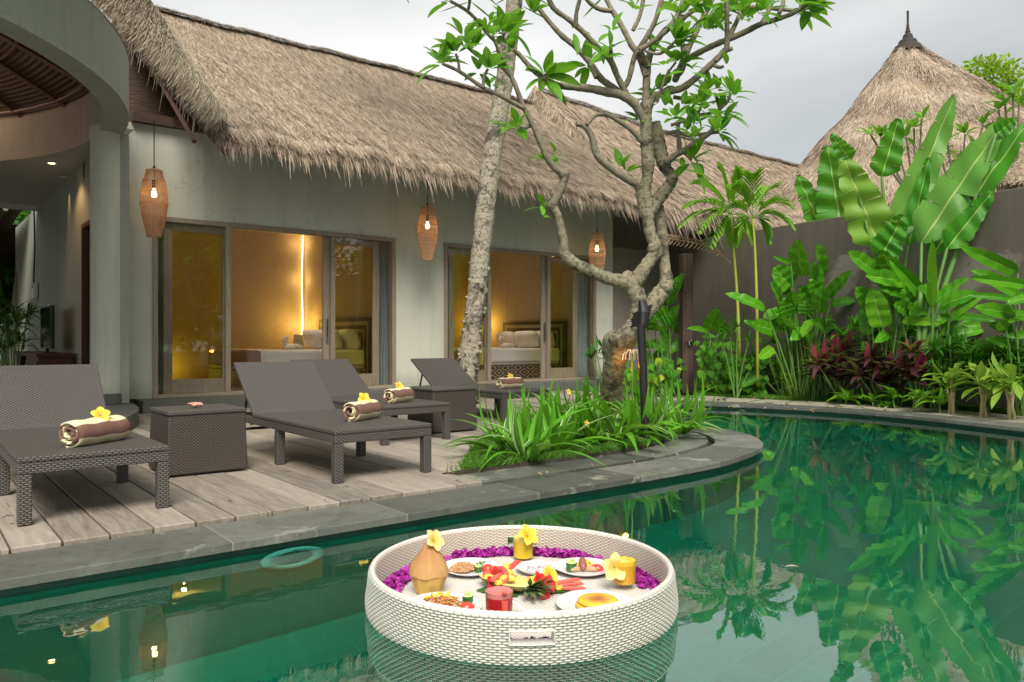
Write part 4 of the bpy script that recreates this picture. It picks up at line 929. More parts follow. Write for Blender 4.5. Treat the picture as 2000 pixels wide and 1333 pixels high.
def wall(Rf, z0, z1, amp, sgn, mat, name, holes, NTH=NTH):
    th = np.linspace(0, 2*math.pi, NTH, endpoint=False); z = np.linspace(z0, z1, NZ); TH, ZZ = np.meshgrid(th, z); H = z1-z0
    r = (ZZ-z0)/H*ROWS; row = np.floor(r); fr = r-row; x = TH/(2*math.pi)*STR+.5*row; x = x-np.floor(x)
    h = np.sin(math.pi*x)**.7*np.sin(math.pi*np.clip(fr, 0, 1))**.6
    rr = np.vectorize(Rf)(z)[:, None] + sgn*amp*h
    G = np.stack([rr*np.cos(TH), rr*np.sin(TH), ZZ], -1)
    m = MB(); a, b = G.shape[:2]; i, j = np.meshgrid(np.arange(a-1), np.arange(b), indexing='ij'); j2 = (j+1) % b
    f = np.stack([i*b+j, i*b+j2, (i+1)*b+j2, (i+1)*b+j], -1).reshape(-1, 4)
    zc = (.5*(z[i]+z[np.minimum(i+1, a-1)])).ravel(); tc_ = th[j].ravel(); keep = np.ones(len(f), bool)
    for (hc, hw, h0, h1) in holes:
        d = np.abs((tc_-hc+math.pi) % (2*math.pi)-math.pi); keep &= ~((d < hw) & (zc > h0) & (zc < h1))
    if sgn < 0: f = f[:, ::-1]
    m.add(G.reshape(-1, 3), f[keep]); o = m.build(name, mat, smooth=True); o.parent = tray; return o
prof_o = lambda z: np.interp(z, [-.04, -.015, .02, .05, .09, .148], [.556, .572, .581, .581, .575, .569])
prof_i = lambda z: np.interp(z, [.02, .148], [.541, .552])
HL = [(toc+.045, .118, .066, .108), (toc+math.pi-.02, .118, .066, .108)]
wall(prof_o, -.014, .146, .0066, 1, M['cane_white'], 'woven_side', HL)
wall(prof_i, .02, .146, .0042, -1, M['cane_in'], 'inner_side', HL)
m = MB(); m.tube([(.561*math.cos(a), .561*math.sin(a), .147) for a in np.linspace(0, 2*math.pi, 161)], .0100, 10, cap=False)
m.tube([((.5605+.0013*math.cos(i*1.57))*math.cos(a), (.5605+.0013*math.cos(i*1.57))*math.sin(a), .148+.0006*math.sin(i*1.57)) for i, a in enumerate(np.linspace(0, 2*math.pi, 641))], .0098, 8, cap=False)
o = m.build('rim', M['cane_rim'], smooth=False); o.parent = tray
m = MB()
for (hc, hw, h0, h1) in HL:
    m = MB()
    for z in (h0, h1): m.grid([[(r*math.cos(hc+q), r*math.sin(hc+q), z) for r in (.540, .586)] for q in np.linspace(-hw, hw, 12)])
    for q in (-hw, hw): m.grid([[(r*math.cos(hc+q), r*math.sin(hc+q), z) for r in (.540, .586)] for z in (h0, h1)])
    P_ = [(.591*math.cos(hc+q), .591*math.sin(hc+q), z) for q, z in ((-hw, h0), (-hw, h1), (0, h1), (hw, h1), (hw, h0), (0, h0), (-hw, h0))]; m.tube(P_, .0035, 6)
    o = m.build('handle_lining', M['cane_rim']); o.parent = tray
def floorweave():
    t = NT('tray_floor_cane'); s = t.n('ShaderNodeSeparateXYZ'); t.l(t.coord('Object', (1, 1, 1), (0, 0, .5)), s.inputs[0])
    a = t.math('SINE', t.math('MULTIPLY', s.outputs[0], 320)); b = t.math('SINE', t.math('MULTIPLY', s.outputs[1], 320)); h = t.math('MULTIPLY', a, b)
    return t.pbr(t.mix(t.math('ADD', t.math('MULTIPLY', h, .5), .5), (.58, .54, .48), (.82, .80, .75)), .5, t.bump(h, .6, .003))
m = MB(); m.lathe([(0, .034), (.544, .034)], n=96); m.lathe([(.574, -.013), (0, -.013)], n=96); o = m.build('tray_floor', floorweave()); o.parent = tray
TZ = .036
def tp(px, py, z=TZ+.004): p = gnd(px, py, z); p.z = z; return p
M['china'] = simple('white_china', (.82, .82, .81), .12, .02, coat=.5)
def plate(lab, px, py, r, grp='white round plates on the tray', flat=.9):
    p = tp(px, py, TZ+.02); p.z = TZ+.001
    t = thing('plate', lab, 'plate', tuple(p), group=grp); m = MB()
    m.lathe([(0, .004), (r*.55, .004), (r*.66, .007), (r*.95, .021), (r, .023), (r*1.005, .021), (r*.70, .003), (r*.55, 0), (0, 0)], n=64)
    o = m.build('plate_body', M['china'], smooth=True); o.parent = t; return p
pa = plate('white plate of noodles with pineapple, near rim of the tray by the red drink', 864, 1183, .142)
pb = plate('white plate of fried rice beside the opened coconut', 918, 1107, .122)
pc = plate('white plate of sausages between the two yellow drinks', 1140, 1107, .125)
pd = plate('white plate carrying two stacked pancakes', 1163, 1178, .142)
pe = plate('small white plate of sliced onion behind the fruit', 1048, 1108, .085)
cx_, cy_ = CA, -SA
def rel(p, x, y, z=0): return Vector((p.x + x*CA + y*SA, p.y - x*SA + y*CA, p.z+z))      # x to the picture's right, y away from the camera
M['noodle'] = None
def varied(name, cs, rough=.45, coat=0):
    t = NT(name); r = t.rnd(); n = t.noise(t.coord('Object'), 60, 2); k = len(cs)
    return t.pbr(t.ramp(t.math('ADD', t.math('MULTIPLY', r, .85), t.math('MULTIPLY', n, .2)), [(i/(k-1)*.9+.03, c) for i, c in enumerate(cs)]), rough, coat=coat, spec=.5)
m = MB()
for k in range(420):
    r0 = abs(R.gauss(0, .5)); a = R.random()*6.28; rr = min(1, r0)*.066; h = .034*(1-(rr/.07)**2)+.006; c = Vector((rr*math.cos(a)*1.25, rr*math.sin(a), h*R.uniform(.45, 1))); d = R.random()*6.28; L = R.uniform(.012, .028); cv = R.uniform(-.008, .008)
    m.tube([c+Vector((math.cos(d+q*cv*60)*L*q, math.sin(d+q*cv*60)*L*q, .006*(1-q*q))) for q in (-1, -.5, 0, .5, 1)], .0020, 5)
o = m.build('fried_noodles', varied('noodle_brown', [(.16, .055, .02), (.42, .17, .05), (.60, .30, .08), (.30, .10, .03)], .4, .2)); o.location = rel(pa, -.008, 0, .008); o.rotation_euler = (0, 0, -ANG); tag(o, 'mound of brown fried noodles on the plate by the near rim', 'noodles')
def chunks(name, lab, cat, p, spots, size, mat, kind=None, seed=1, grp=None):
    m = MB(); rr = random.Random(seed)
    for (x, y, z, ax) in spots:
        Mx = Matrix.Rotation(rr.uniform(-.5, .5), 4, 'X') @ Matrix.Rotation(rr.uniform(-.5, .5), 4, 'Y') @ rotz(ax); s = rr.uniform(.85, 1.15); m.box(rel(Vector((0, 0, 0)), x, y, z), (size[0]*s, size[1]*s, size[2]*s), Mx, top=.8)
    o = m.build(name, mat, bevel=min(size)*.22, seg=2); o.location = p; return tag(o, lab, cat, grp, kind)
M['pine'] = varied('pineapple_flesh', [(.80, .52, .04), (.88, .66, .10), (.85, .58, .05)], .35, .2); M['melon'] = varied('watermelon_flesh', [(.62, .08, .05), (.75, .14, .10), (.55, .06, .04)], .3, .2); M['mango'] = varied('mango_flesh', [(.88, .42, .02), (.90, .56, .03)], .3, .2)
chunks('pineapple_pieces', 'yellow fruit strips on top of the noodles', 'fruit', rel(pa, -.01, .01, 0), [(-.04, 0, .044, .3), (-.025, .01, .05, 1.2), (0, .012, .054, .2), (.015, 0, .05, 2.2), (.03, -.002, .042, 2), (.028, .02, .045, 1.0), (-.01, -.012, .05, 2.6)], (.036, .013, .012), M['pine'])
M['cuke'] = simple('cucumber_skin', (.03, .12, .02), .35); M['cukein'] = varied('cucumber_flesh', [(.45, .62, .20), (.62, .75, .36)], .35)
def cucumber(lab, p, s=1.0):
    t = thing('cucumber', lab, 'cucumber', tuple(p), -ANG, 'upright cut cucumber pieces'); m = MB(); m.lathe([(.017*s, 0), (.0175*s, .022*s), (.0165*s, .026*s)], n=20); o = m.build('skin', M['cuke']); o.parent = t
    m = MB(); m.lathe([(.0165*s, .0262*s), (.012*s, .030*s), (0, .031*s)], n=20)
    for k in range(6): a = k*1.05; m.box((.009*s*math.cos(a), .009*s*math.sin(a), .031*s), (.012*s, .004*s, .008*s), rotz(a))
    o = m.build('flesh', M['cukein']); o.parent = t
M['tom'] = simple('tomato_red', (.62, .06, .035), .25, .1, coat=.3); M['tomin'] = varied('tomato_inside', [(.70, .16, .09), (.75, .25, .14)], .3)
def wedge(lab, p, rz, L=.055, r=.019, name='tomato_wedge'):
    t = thing(name, lab, 'tomato', tuple(p), rz-ANG, 'red tomato wedges'); G = []
    for i in range(13):
        f = i/12; x = (f-.5)*L; k = math.sin(math.pi*f)**.5; G.append([(x, r*k*math.cos(q), r*k*max(0, math.sin(q))*1.1) for q in np.linspace(0, math.pi, 9)])
    m = MB(); m.grid(G); o = m.build('skin', M['tom'], smooth=True); o.parent = t
    m = MB(); m.grid([[(g[0][0], g[0][1], .0005), (g[0][0], -g[0][1]*.6, r*.9*math.sin(math.pi*i/12)**.5)] for i, g in enumerate(G)]); o = m.build('cut_face', M['tomin']); o.parent = t
cucumber('cucumber piece standing on the noodle plate', rel(pa, .087, .055, .006), 1.15); wedge('tomato wedge leaning by the noodles', rel(pa, .088, -.002, .006), .25, .062, .024)
m = MB()
for k in range(1500):
    a = R.random()*6.28; rr = math.sqrt(R.random())*.052; h = .026*(1-(rr/.056)**3); c = (rr*math.cos(a)*1.1, rr*math.sin(a)*.9, h*R.uniform(.5, 1)+.004); m.box(c, (.007, .0028, .0028), Matrix.Rotation(R.random()*3, 4, 'Y') @ rotz(R.random()*6.28))
o = m.build('fried_rice', varied('fried_rice', [(.45, .22, .08), (.68, .40, .20), (.75, .50, .28), (.35, .15, .06), (.60, .34, .16)], .5)); o.location = rel(pb, -.03, -.01, .006); tag(o, 'flat mound of fried rice on the plate beside the coconut', 'rice')
def herbs(lab, p, n=46, s=.024, name='parsley'):
    m = MB()
    for k in range(n): a = R.random()*6.28; r_ = R.random()*s; c = Vector((r_*math.cos(a), r_*math.sin(a), R.uniform(.2, 1)*s*1.1)); bloom(m, c, .006, 3, rz=R.random()*6, M_=Matrix.Rotation(R.uniform(-1, 1), 3, 'X') @ Matrix.Rotation(R.uniform(-1, 1), 3, 'Y'), wd=.9)
    for k in range(8): a = R.random()*6.28; m.tube([(0, 0, 0), (s*.6*math.cos(a), s*.6*math.sin(a), s)], .0009, 4)
    o = m.build(name, varied('parsley_green', [(.05, .16, .01), (.16, .36, .04), (.30, .50, .10)], .5)); o.location = p; tag(o, lab, 'herb')
herbs('sprig of parsley on the fried rice plate', rel(pb, .045, .01, .008)); wedge('tomato wedge at the edge of the fried rice plate', rel(pb, .075, -.008, .006), .35, .055, .024); cucumber('small cucumber piece under the parsley', rel(pb, .035, -.025, .005), .85)
cucumber('cucumber piece standing on the sausage plate', rel(pc, -.052, -.012, .006), 1.3)
M['saus'] = simple('sausage', (.32, .115, .085), .35, .2, 30, bump=.2, bs=200); M['saus2'] = simple('pale_sausage', (.50, .31, .19), .4, .15, 30)
def sausage(lab, p, a, b, r, mt):
    m = MB(); A_, B_ = Vector(a), Vector(b); pts = [A_.lerp(B_, f)+Vector((0, 0, .003*math.sin(f*3.14))) for f in np.linspace(0, 1, 9)]; m.tube(pts, [r*(max(.05, 1-abs(2*f-1)**4))**.5 for f in np.linspace(0, 1, 9)], 14); o = m.build('sausage', M[mt], smooth=True); o.location = p; o.rotation_euler = (0, 0, -ANG); tag(o, lab, 'sausage', 'sausages on the plate')
sausage('browned sausage rising over the two pale ones', rel(pc, -.005, -.01, .012), (.0, -.028, .004), (0, .03, .036), .016, 'saus'); sausage('pale sausage on the cucumber side', rel(pc, -.03, -.018, .014), (-.03, -.012, 0), (.024, .004, 0), .011, 'saus2'); sausage('pale sausage on the tomato side', rel(pc, .022, -.018, .014), (-.024, .004, 0), (.03, -.010, 0), .011, 'saus2')
wedge('tomato wedge beside the sausages', rel(pc, .055, .0, .006), -.35, .062, .022)
chunks('scrambled_egg', 'yellow scrambled egg behind the sausages', 'egg', rel(pc, .012, .03, 0), [(R.gauss(0, .016), R.gauss(0, .012), R.uniform(.012, .034), R.random()*6) for _ in range(26)], (.014, .012, .010), M['pine'])
def cakemat():
    t = NT('pancake_top'); v = t.coord('Object'); s = t.n('ShaderNodeSeparateXYZ'); t.l(v, s.inputs[0]); rr = t.math('SQRT', t.math('ADD', t.math('POWER', s.outputs[0], 2), t.math('POWER', s.outputs[1], 2)))
    k = t.math('ADD', t.math('MULTIPLY', rr, 10), t.math('MULTIPLY', t.noise(v, 45, 4, .6), .55)); c = t.ramp(k, [(.35, (.40, .15, .03)), (.62, (.62, .27, .05)), (.80, (.85, .50, .05))]); gz = t.math('LESS_THAN', s.outputs[2], .009); return t.pbr(t.mix(gz, c, (.85, .50, .06)), .5, spec=.4)
M['cake'] = cakemat()
for i, (dx, dz, lab) in enumerate(((-.004, .006, 'lower yellow pancake of the pair'), (.004, .021, 'upper yellow pancake with browned top'))):
    t = MB(); t.lathe([(0, 0), (.066, 0), (.073, .005), (.073, .009), (.067, .0135), (.03, .0145), (0, .014)], n=44); o = t.build('pancake', M['cake'], smooth=True); o.location = rel(pd, dx+.005, .0, dz); tag(o, lab, 'pancake', 'two stacked pancakes')
M['onion'] = varied('red_onion', [(.72, .66, .70), (.55, .38, .52), (.78, .75, .76), (.62, .50, .58)], .3)
for i, (x, y, lab) in enumerate(((-.022, 0, 'pile of purple tinged onion rings on the small plate'), (.022, .004, 'pile of pale onion slices on the small plate'))):
    m = MB()
    for k in range(7): r_ = .018-.001*k; m.tube([(r_*math.cos(a)+.004*math.sin(k), r_*math.sin(a), .006+.0035*k+.003*math.sin(a+k)) for a in np.linspace(0, 6.283, 18)], .0022, 5, cap=False)
    o = m.build('onion_slices', M['onion']); o.location = rel(pe, x, y, .004); tag(o, lab, 'onion', kind='stuff' if False else None)
# young coconut with a carved skirt
pk = tp(838, 1157, TZ); coco = thing('young_coconut', 'trimmed young coconut with a pointed brown skirt, standing at the tray side', 'coconut', tuple(pk))
def cocomat():
    t = NT('coconut_husk'); v = t.coord('Object'); n = t.noise(t.coord('Object', (60, 60, 8)), 1.2, 5, .7); s = t.n('ShaderNodeSeparateXYZ'); t.l(v, s.inputs[0]); c = t.mix(n, (.56, .33, .07), (.74, .50, .15)); c = t.mix(t.ramp(t.noise(v, 16, 3), [(.55, (0, 0, 0)), (.7, (.6, .6, .6))]), c, (.30, .15, .05)); return t.pbr(c, .6, t.bump(n, .3, .003))
m = MB(); m.lathe([(0, 0), (.046, 0), (.052, .006), (.072, .070), (.074, .075)], n=9); o = m.build('trimmed_base', cocomat(), bevel=.003); o.parent = coco
def skirtmat():
    t = NT('coconut_skirt'); v = t.coord('Object'); n = t.noise(t.coord('Object', (70, 70, 6)), 1.5, 6, .7); f = t.noise(v, 14, 3)
    s_ = t.n('ShaderNodeSeparateXYZ'); t.l(v, s_.inputs[0]); c = t.mix(t.math('ADD', t.math('MULTIPLY', s_.outputs[2], 5.5), t.math('SUBTRACT', t.math('MULTIPLY', n, .6), .55), clamp=True), (.72, .46, .17), (.36, .15, .06)); c = t.mix(t.math('MULTIPLY', f, .6), c, (.25, .10, .05)); return t.pbr(c, .75, t.bump(n, .5, .004))
G = []
for k in range(37):
    a = 2*math.pi*k/36; G.append([((r_+.003*math.sin(3*a+z*60))*math.cos(a), (r_+.003*math.sin(5*a))*math.sin(a), z) for r_, z in ((.0750, .072+.003*math.sin(6*a)), (.0752, .088), (.068, .110), (.052, .138), (.034, .162), (.018, .182), (.006, .196), (0, .198))])
m = MB(); m.grid(G); o = m.build('carved_skirt', skirtmat(), smooth=True); o.parent = coco
flower('pale yellow flower stuck at the coconut tip', tuple(rel(pk, .016, 0, .196)), 'plu_w', .046, 1.0, .2, .9); 
m = MB(); m.tube([rel(pk, .016, 0, .10), rel(pk, .024, .0, .19)], .0018, 5); tag(m.build('straw', simple('brown_straw', (.25, .12, .06))), 'thin brown straw standing in the coconut', 'straw')
def drink(lab, px, py, h, r, c1, c2, fill, base=.008, foam=None):
    p = tp(px, py, TZ+.001); t = thing('drink_glass', lab, 'glass', tuple(p), -ANG, 'three tumblers of juice')
    m = MB(); m.lathe([(0, 0), (r*.92, 0), (r*.96, .004), (r, h), (r-.0022, h), (r*.96-.003, base), (0, base)], n=32); o = m.build('tumbler', M['glass'], smooth=False); o.parent = t
    m = MB(); hh = base+.0006; m.lathe([(0, hh), (r*.96-.0035, hh), (r-.003, fill*.86), ], n=32); o = m.build('juice', simple(c1[0], c1[1], .35, .06, 60, sss=.1)); o.parent = t
    m = MB(); m.lathe([(r-.003, fill*.86), (r-.003, fill), (r-.008, fill+.002), (0, fill)], n=32); o = m.build('froth', simple(c2[0], c2[1], .6, .15, 160, bump=.4, bs=400)); o.parent = t
    return p
ga = drink('tall yellow juice behind the onion plate, flower on its rim', 1022, 1091, .100, .047, ('pineapple_juice', (.82, .55, .02)), ('yellow_froth', (.88, .68, .14)), .094)
gb = drink('orange juice by the tray side with a big flower on the glass', 1219, 1147, .112, .048, ('orange_juice', (.74, .38, .015)), ('orange_froth', (.88, .55, .04)), .106, .020)
gc = drink('red watermelon juice at the near rim of the tray', 975, 1226, .132, .048, ('melon_juice', (.50, .008, .02)), ('pink_froth', (.72, .22, .22)), .124, .012)
flower('yellow flower on the rim of the pineapple juice', tuple(rel(ga, .016, -.04, .108)), 'plu_y', .052, .9, 0, .3); flower('pale yellow flower on the orange juice', tuple(rel(gb, -.042, -.03, .086)), 'plu_w', .056, 1.25, -.5, .1)
m = MB(); m.grid([[Vector((-.010+.003*f, -.002, -.04-.052*f)), Vector((.0, -.008, -.04-.058*f)), Vector((.012-.002*f, -.002, -.04-.05*f))] for f in np.linspace(0, 1, 5)]); m.lathe([(0, .0), (.008, .003), (.009, .01), (0, .014)], (0, 0, -.022), 10)
o = m.build('melon_garnish', M['melon']); o.location = rel(gc, .018, -.048, .148); o.rotation_euler = (0, 0, -ANG); tag(o, 'split watermelon rind garnish hooked over the red drink', 'garnish')
# fruit on banana leaves
M['bleaf'] = leafmat('banana_leaf_flat', (.02, .11, .012), (.04, .17, .02), (.20, .38, .08), 30, .1)
pf = tp(1036, 1152, TZ)
def flatleaf(lab, p, pts):
    m = MB(); m.prism([tuple(rel(Vector((0, 0, 0)), x, y))[:2] for x, y in pts], .0, .0016); o = m.build('banana_leaf', M['bleaf']); o.location = p; tag(o, lab, 'leaf', 'cut banana leaves under the fruit')
flatleaf('folded banana leaf corner sticking up behind the fruit', pf+Vector((0, 0, .002)), [(-.08, .06), (-.055, .135), (-.02, .14), (.075, .085), (.05, .0), (-.03, .0)])
flatleaf('banana leaf strip pointing to the coconut', pf+Vector((0, 0, .004)), [(-.21, -.02), (-.16, .03), (-.03, .03), (-.05, -.09), (-.12, -.09)])
flatleaf('banana leaf strip pointing to the pancakes', pf+Vector((0, 0, .006)), [(.02, .04), (.15, .05), (.165, .01), (.13, -.05), (.02, -.06)])
boat = thing('pineapple_boat', 'halved pineapple filled with fruit, crown towards the near rim', 'pineapple', tuple(rel(pf, -.095, .005, 0)), -ANG-.75); boat.scale = (1.45, 1.45, .9)
def skinmat():
    t = NT('pineapple_skin'); v = t.n('ShaderNodeTexVoronoi'); v.inputs['Scale'].default_value = 80; t.l(t.coord('Object'), v.inputs[0]); c = t.ramp(v.outputs[0], [(.1, (.10, .10, .02)), (.5, (.28, .26, .06)), (.8, (.05, .07, .015))]); return t.pbr(c, .6, t.bump(v.outputs[0], .9, .006))
G = []
for i in range(17):
    f = i/16; k = max(.02, math.sin(math.pi*min(1, .06+.9*f)))**.55; G.append([(.085*(f-.5)*2, .047*k*math.cos(q), .045+.043*k*math.sin(q)) for q in np.linspace(math.pi, 2*math.pi, 13)])
m = MB(); m.grid(G); o = m.build('skin_shell', skinmat(), smooth=True); o.parent = boat
m = MB(); m.grid([[g[0], (g[0][0], g[0][1]*.8, .048), (g[0][0], g[0][1]*.72, .036), (g[0][0], g[-1][1]*.72, .036), (g[0][0], g[-1][1]*.8, .048), g[-1]] for g in G]); o = m.build('cut_rim', simple('pineapple_pale', (.80, .68, .25), .45)); o.parent = boat
m = MB()
def lf(mb, base, tip, w, nrm=(0, 0, 1), sag=0.0, segs=8, shape='lance', fold=.18, tw=0.0, cols=1, rag=0.0, split=0):
    B = Vector(base); T = Vector(tip); d = T-B; L = d.length; dn = d.normalized(); n = Vector(nrm); n = (n-dn*n.dot(dn))
    if n.length < 1e-4: n = dn.orthogonal()
    n.normalize(); s0 = dn.cross(n); G = []; U = []
    for i in range(segs+1):
        f = i/segs
        if shape == 'lance': k = math.sin(math.pi*min(1, f*.97+.03))**.75*(1-.25*f)*1.15
        elif shape == 'strap': k = min(1, .55+f*1.5)*(1-max(0, f-.55)/.45*.92)
        elif shape == 'paddle': k = (min(1, f/.12)**.6)*(1-max(0, f-.62)/.38)**.55 if f < 1 else 0.02
        elif shape == 'obov': k = (.16+.84*min(1, max(0, f-.1)/.55)**1.2)*(1-max(0, f-.72)/.28)**.55 if f < 1 else .03
        elif shape == 'ban': k = min(1, (f+.01)/.16)**.6*max(0.0, 1-f)**.42*(1-.1*f) if f < 1 else .02
        elif shape == 'heart': k = (min(1, (f+.02)/.16)**.5)*(1-max(0, f-.25)/.75)**.8 if f < 1 else .02
        c = B.lerp(T, f)+n*(sag*4*f*(1-f))*L; a = tw*f; s = s0*math.cos(a)+n*math.sin(a); nn = n*math.cos(a)-s0*math.sin(a)
        hw = w*.5*k; row = []; ur = []
        for q in range(-cols, cols+1):
            u = q/cols; rg = (1+rag*math.sin(f*41+u*3)*abs(u)) if rag else 1
            row.append(c+s*(u*hw*rg)+nn*(abs(u)*hw*fold*2)+(nn*(.05*w*math.sin(f*23+u*2)) if rag else Vector((0, 0, 0)))); ur.append((.5+.5*u, f*L))
        G.append(row); U.append(ur)
    if split and cols > 1:
        for side in (-1, 1):
            cuts = [0]
            while cuts[-1] < segs:
                cuts.append(min(segs, cuts[-1]+R.choice((5, 8, 11, 14))))
            for c0, c1 in zip(cuts[:-1], cuts[1:]):
                dz = R.gauss(0, .10)*split; gap = R.uniform(.0, .55)*split*(1 if c1 < segs else 0); g = []; uu = []
                for i in range(c0, c1+1):
                    row = []; ur = []
                    for q in range(0, cols+1):
                        j = cols+side*q; u = q/cols; p = Vector(G[i][j])+n*(dz*w*u*u)
                        if i == c1: p = p-dn*(L/segs*gap*u*u*1.6)+Vector((0, 0, -.02*u*u*split*w))
                        row.append(p); ur.append(U[i][j])
                    g.append(row); uu.append(ur)
                mb.grid(g, uu)
    else: mb.grid(G, U)
for k in range(46):
    a = R.uniform(-1, 1)*1.5; e = R.uniform(-.4, 1.0); d = Vector((math.cos(a)*math.cos(e), math.sin(a)*math.cos(e)*.9, math.sin(e))); L = R.uniform(.04, .078); B = Vector((.085, 0, .045)); lf(m, B, B+d*L+Vector((.02, 0, 0)), .012, (0, 0, 1), -.08, 4, 'lance')
o = m.build('crown_leaves', leafmat('pineapple_crown', (.06, .12, .03), (.22, .30, .13), (.2, .26, .14), 20, .1)); o.parent = boat
def wand(nm, lab, cat, mt, spots, L, w):
    m = MB()
    for (x, y, z, a, e) in spots:
        Mx = rotz(a-ANG) @ Matrix.Rotation(-e, 4, 'Y'); m.box(rel(Vector((0, 0, 0)), x, y, z), (L, w, w*.8), Mx, top=.75)
    o = m.build(nm, M[mt], bevel=w*.2); o.location = pf; o.scale = (1.45, 1.45, .95); return tag(o, lab, cat)
wand('watermelon_sticks', 'watermelon sticks heaped in the pineapple shell', 'fruit', 'melon', [(-.095, .012, .072, .6, .5), (-.07, .0, .078, 1.9, .3), (-.045, .03, .088, .7, .6), (-.088, -.02, .062, .9, .2), (-.06, -.03, .06, .7, .3), (-.105, .02, .062, .2, .2)], .052, .017)
wand('pineapple_chunks', 'yellow pineapple chunks heaped in the shell', 'fruit', 'pine', [(-.11, -.012, .060, .2, .1), (-.07, -.03, .062, 1.1, .1), (-.06, .0, .070, .3, .4), (-.05, -.025, .062, 1.7, .2), (-.065, .018, .085, 1.4, .9), (-.08, -.04, .05, .5, .1)], .030, .020)
wand('mango_pieces', 'orange mango slices behind the heaped fruit', 'fruit', 'mango', [(.01, .03, .030, .25, .1), (.03, .035, .034, .15, .1), (.05, .02, .030, -.3, .1), (.02, .01, .028, .3, 0), (.045, .04, .022, .1, 0)], .055, .022)
wand('yellow_melon_pieces', 'small yellow melon chunks on the banana leaf', 'fruit', 'pine', [(-.005, .0, .03, .2, 0), (.01, -.005, .026, 1, 0), (.03, .0, .024, .4, .1), (.06, -.005, .024, .9, 0), (.045, -.015, .018, .1, 0), (.075, -.02, .018, .6, 0), (.005, .02, .036, 2, 0)], .022, .018)
wand('watermelon_slices', 'fan of watermelon slices beside the yellow melon', 'fruit', 'melon', [(.10, .012, .030, .25, .15), (.105, -.004, .024, .12, .1), (.11, -.02, .016, -.02, .0), (.012, .045, .02, .1, 0)], .078, .015)
def redflower(lab, p, tx, rz): flower(lab, tuple(p), 'hibis', .036, tx, .2, rz, name='red_blossom', grp='red blossoms on the banana leaves')
redflower('red blossom against the rice plate', rel(pf, -.135, .0, .055), 1.0, .2); redflower('red blossom low beside the coconut side leaf', rel(pf, -.15, -.03, .03), 1.2, .9); redflower('red blossom below the pineapple crown', rel(pf, .045, -.095, .025), 1.2, .2); redflower('pink red blossom above the crown leaves', rel(pf, .03, -.035, .045), 1.0, .5); redflower('red blossom between crown and melon slices', rel(pf, .065, -.06, .04), 1.1, 1.1)
flower('yellow flower among the melon pieces', tuple(rel(pf, .072, .012, .052)), 'plu_y', .04, .9, .2, .2)
# spoon
sp_ = tp(1045, 1208, TZ); m = MB(); m.grid([[(x, .019*math.cos(q)*math.sin(math.pi*(x+.05)/.10+.0)**.5 if -.05 < x < .05 else 0, .016-.014*math.sin(q)*(math.sin(math.pi*(x+.05)/.10))**.5 if -.05 < x < .05 else .016) for q in np.linspace(0, math.pi, 10)] for x in np.linspace(-.0499, .0499, 14)]); m.tube([(-.045, 0, .014), (-.075, 0, .034), (-.10, 0, .042)], [.009, .010, .012], 8, flat=.4)
o = m.build('china_spoon', M['china'], smooth=True); o.location = sp_+Vector((.02, .0, .002)); o.rotation_euler = (0, 0, -ANG-.3); tag(o, 'white china spoon lying at the near rim', 'spoon')
# purple orchid ring
m = MB()
def ringpatch(a0, a1, n, rlo, rhi, hh):
    for k in range(n):
        a = toc+math.pi+math.radians(R.uniform(a0, a1)); r_ = R.uniform(rlo, rhi); c = Vector((r_*math.cos(a), r_*math.sin(a), .038+R.random()**1.3*hh)); bloom(m, c, R.uniform(.009, .015), 5, rz=R.random()*6, M_=Matrix.Rotation(R.uniform(-1.2, 1.2), 3, 'X') @ Matrix.Rotation(R.uniform(-1.2, 1.2), 3, 'Y'), wd=.95)
ringpatch(-100, 100, 500, .500, .536, .018); ringpatch(-34, 34, 620, .492, .534, .026); ringpatch(48, 92, 420, .462, .534, .022); ringpatch(-86, -48, 420, .466, .534, .024); ringpatch(158, 196, 150, .505, .534, .014)
o = m.build('orchid_petals', varied('orchid_mass', [(.20, .005, .16), (.38, .015, .30), (.46, .04, .40), (.28, .01, .24)], .5)); o.location = TC0; tag(o, 'purple orchid blossoms strewn round the inside of the tray', 'orchid petals', kind='stuff')
# ------------------------------------------------------------------ in and on the water
def ringlight(lab, s, depth):
    pass
q = onb(571, 1096, 3.585); t = thing('pool_light', 'round white pool light on the pool wall under the deck edge', 'pool light', (q.x-.0, 3.58, -.17), 0, 'underwater pool lights')
m = MB(); m.lathe([(.10, .0), (.105, .022), (.13, .030), (.155, .022), (.16, 0)], n=40, M=Matrix.Rotation(math.pi/2, 4, 'X')); o = m.build('flange', M['china'], smooth=True); o.parent = t
m = MB(); m.lathe([(0, .012), (.10, .010)], n=30, M=Matrix.Rotation(math.pi/2, 4, 'X')); o = m.build('lens', simple('light_lens', (.10, .25, .2), .1)); o.parent = t
m = MB(); m.tube([(-.01, -.028, .125), (.012, -.028, .125)], .004, 5); m.tube([(-.01, -.028, .135), (.012, -.028, .135)], .003, 5); o = m.build('stamped_mark', M['black']); o.parent = t
q = gnd(1474, 899, -.03); t = thing('pool_light', 'small round pool light on the nose of the planter wall, just below the coping', 'pool light', (6.08, 4.0, -.10), math.radians(40), 'underwater pool lights')
m = MB(); m.lathe([(.0, .05), (.05, .045), (.085, .03), (.10, 0)], n=30, M=Matrix.Rotation(math.pi/2, 4, 'X')); o = m.build('flange', M['china'], smooth=True); o.parent = t
def floating(px, py, lab, mat, r): p = gnd(px, py, .004); flower(lab, (p.x, p.y, .006), mat, r, .1, 0, R.random()*6)
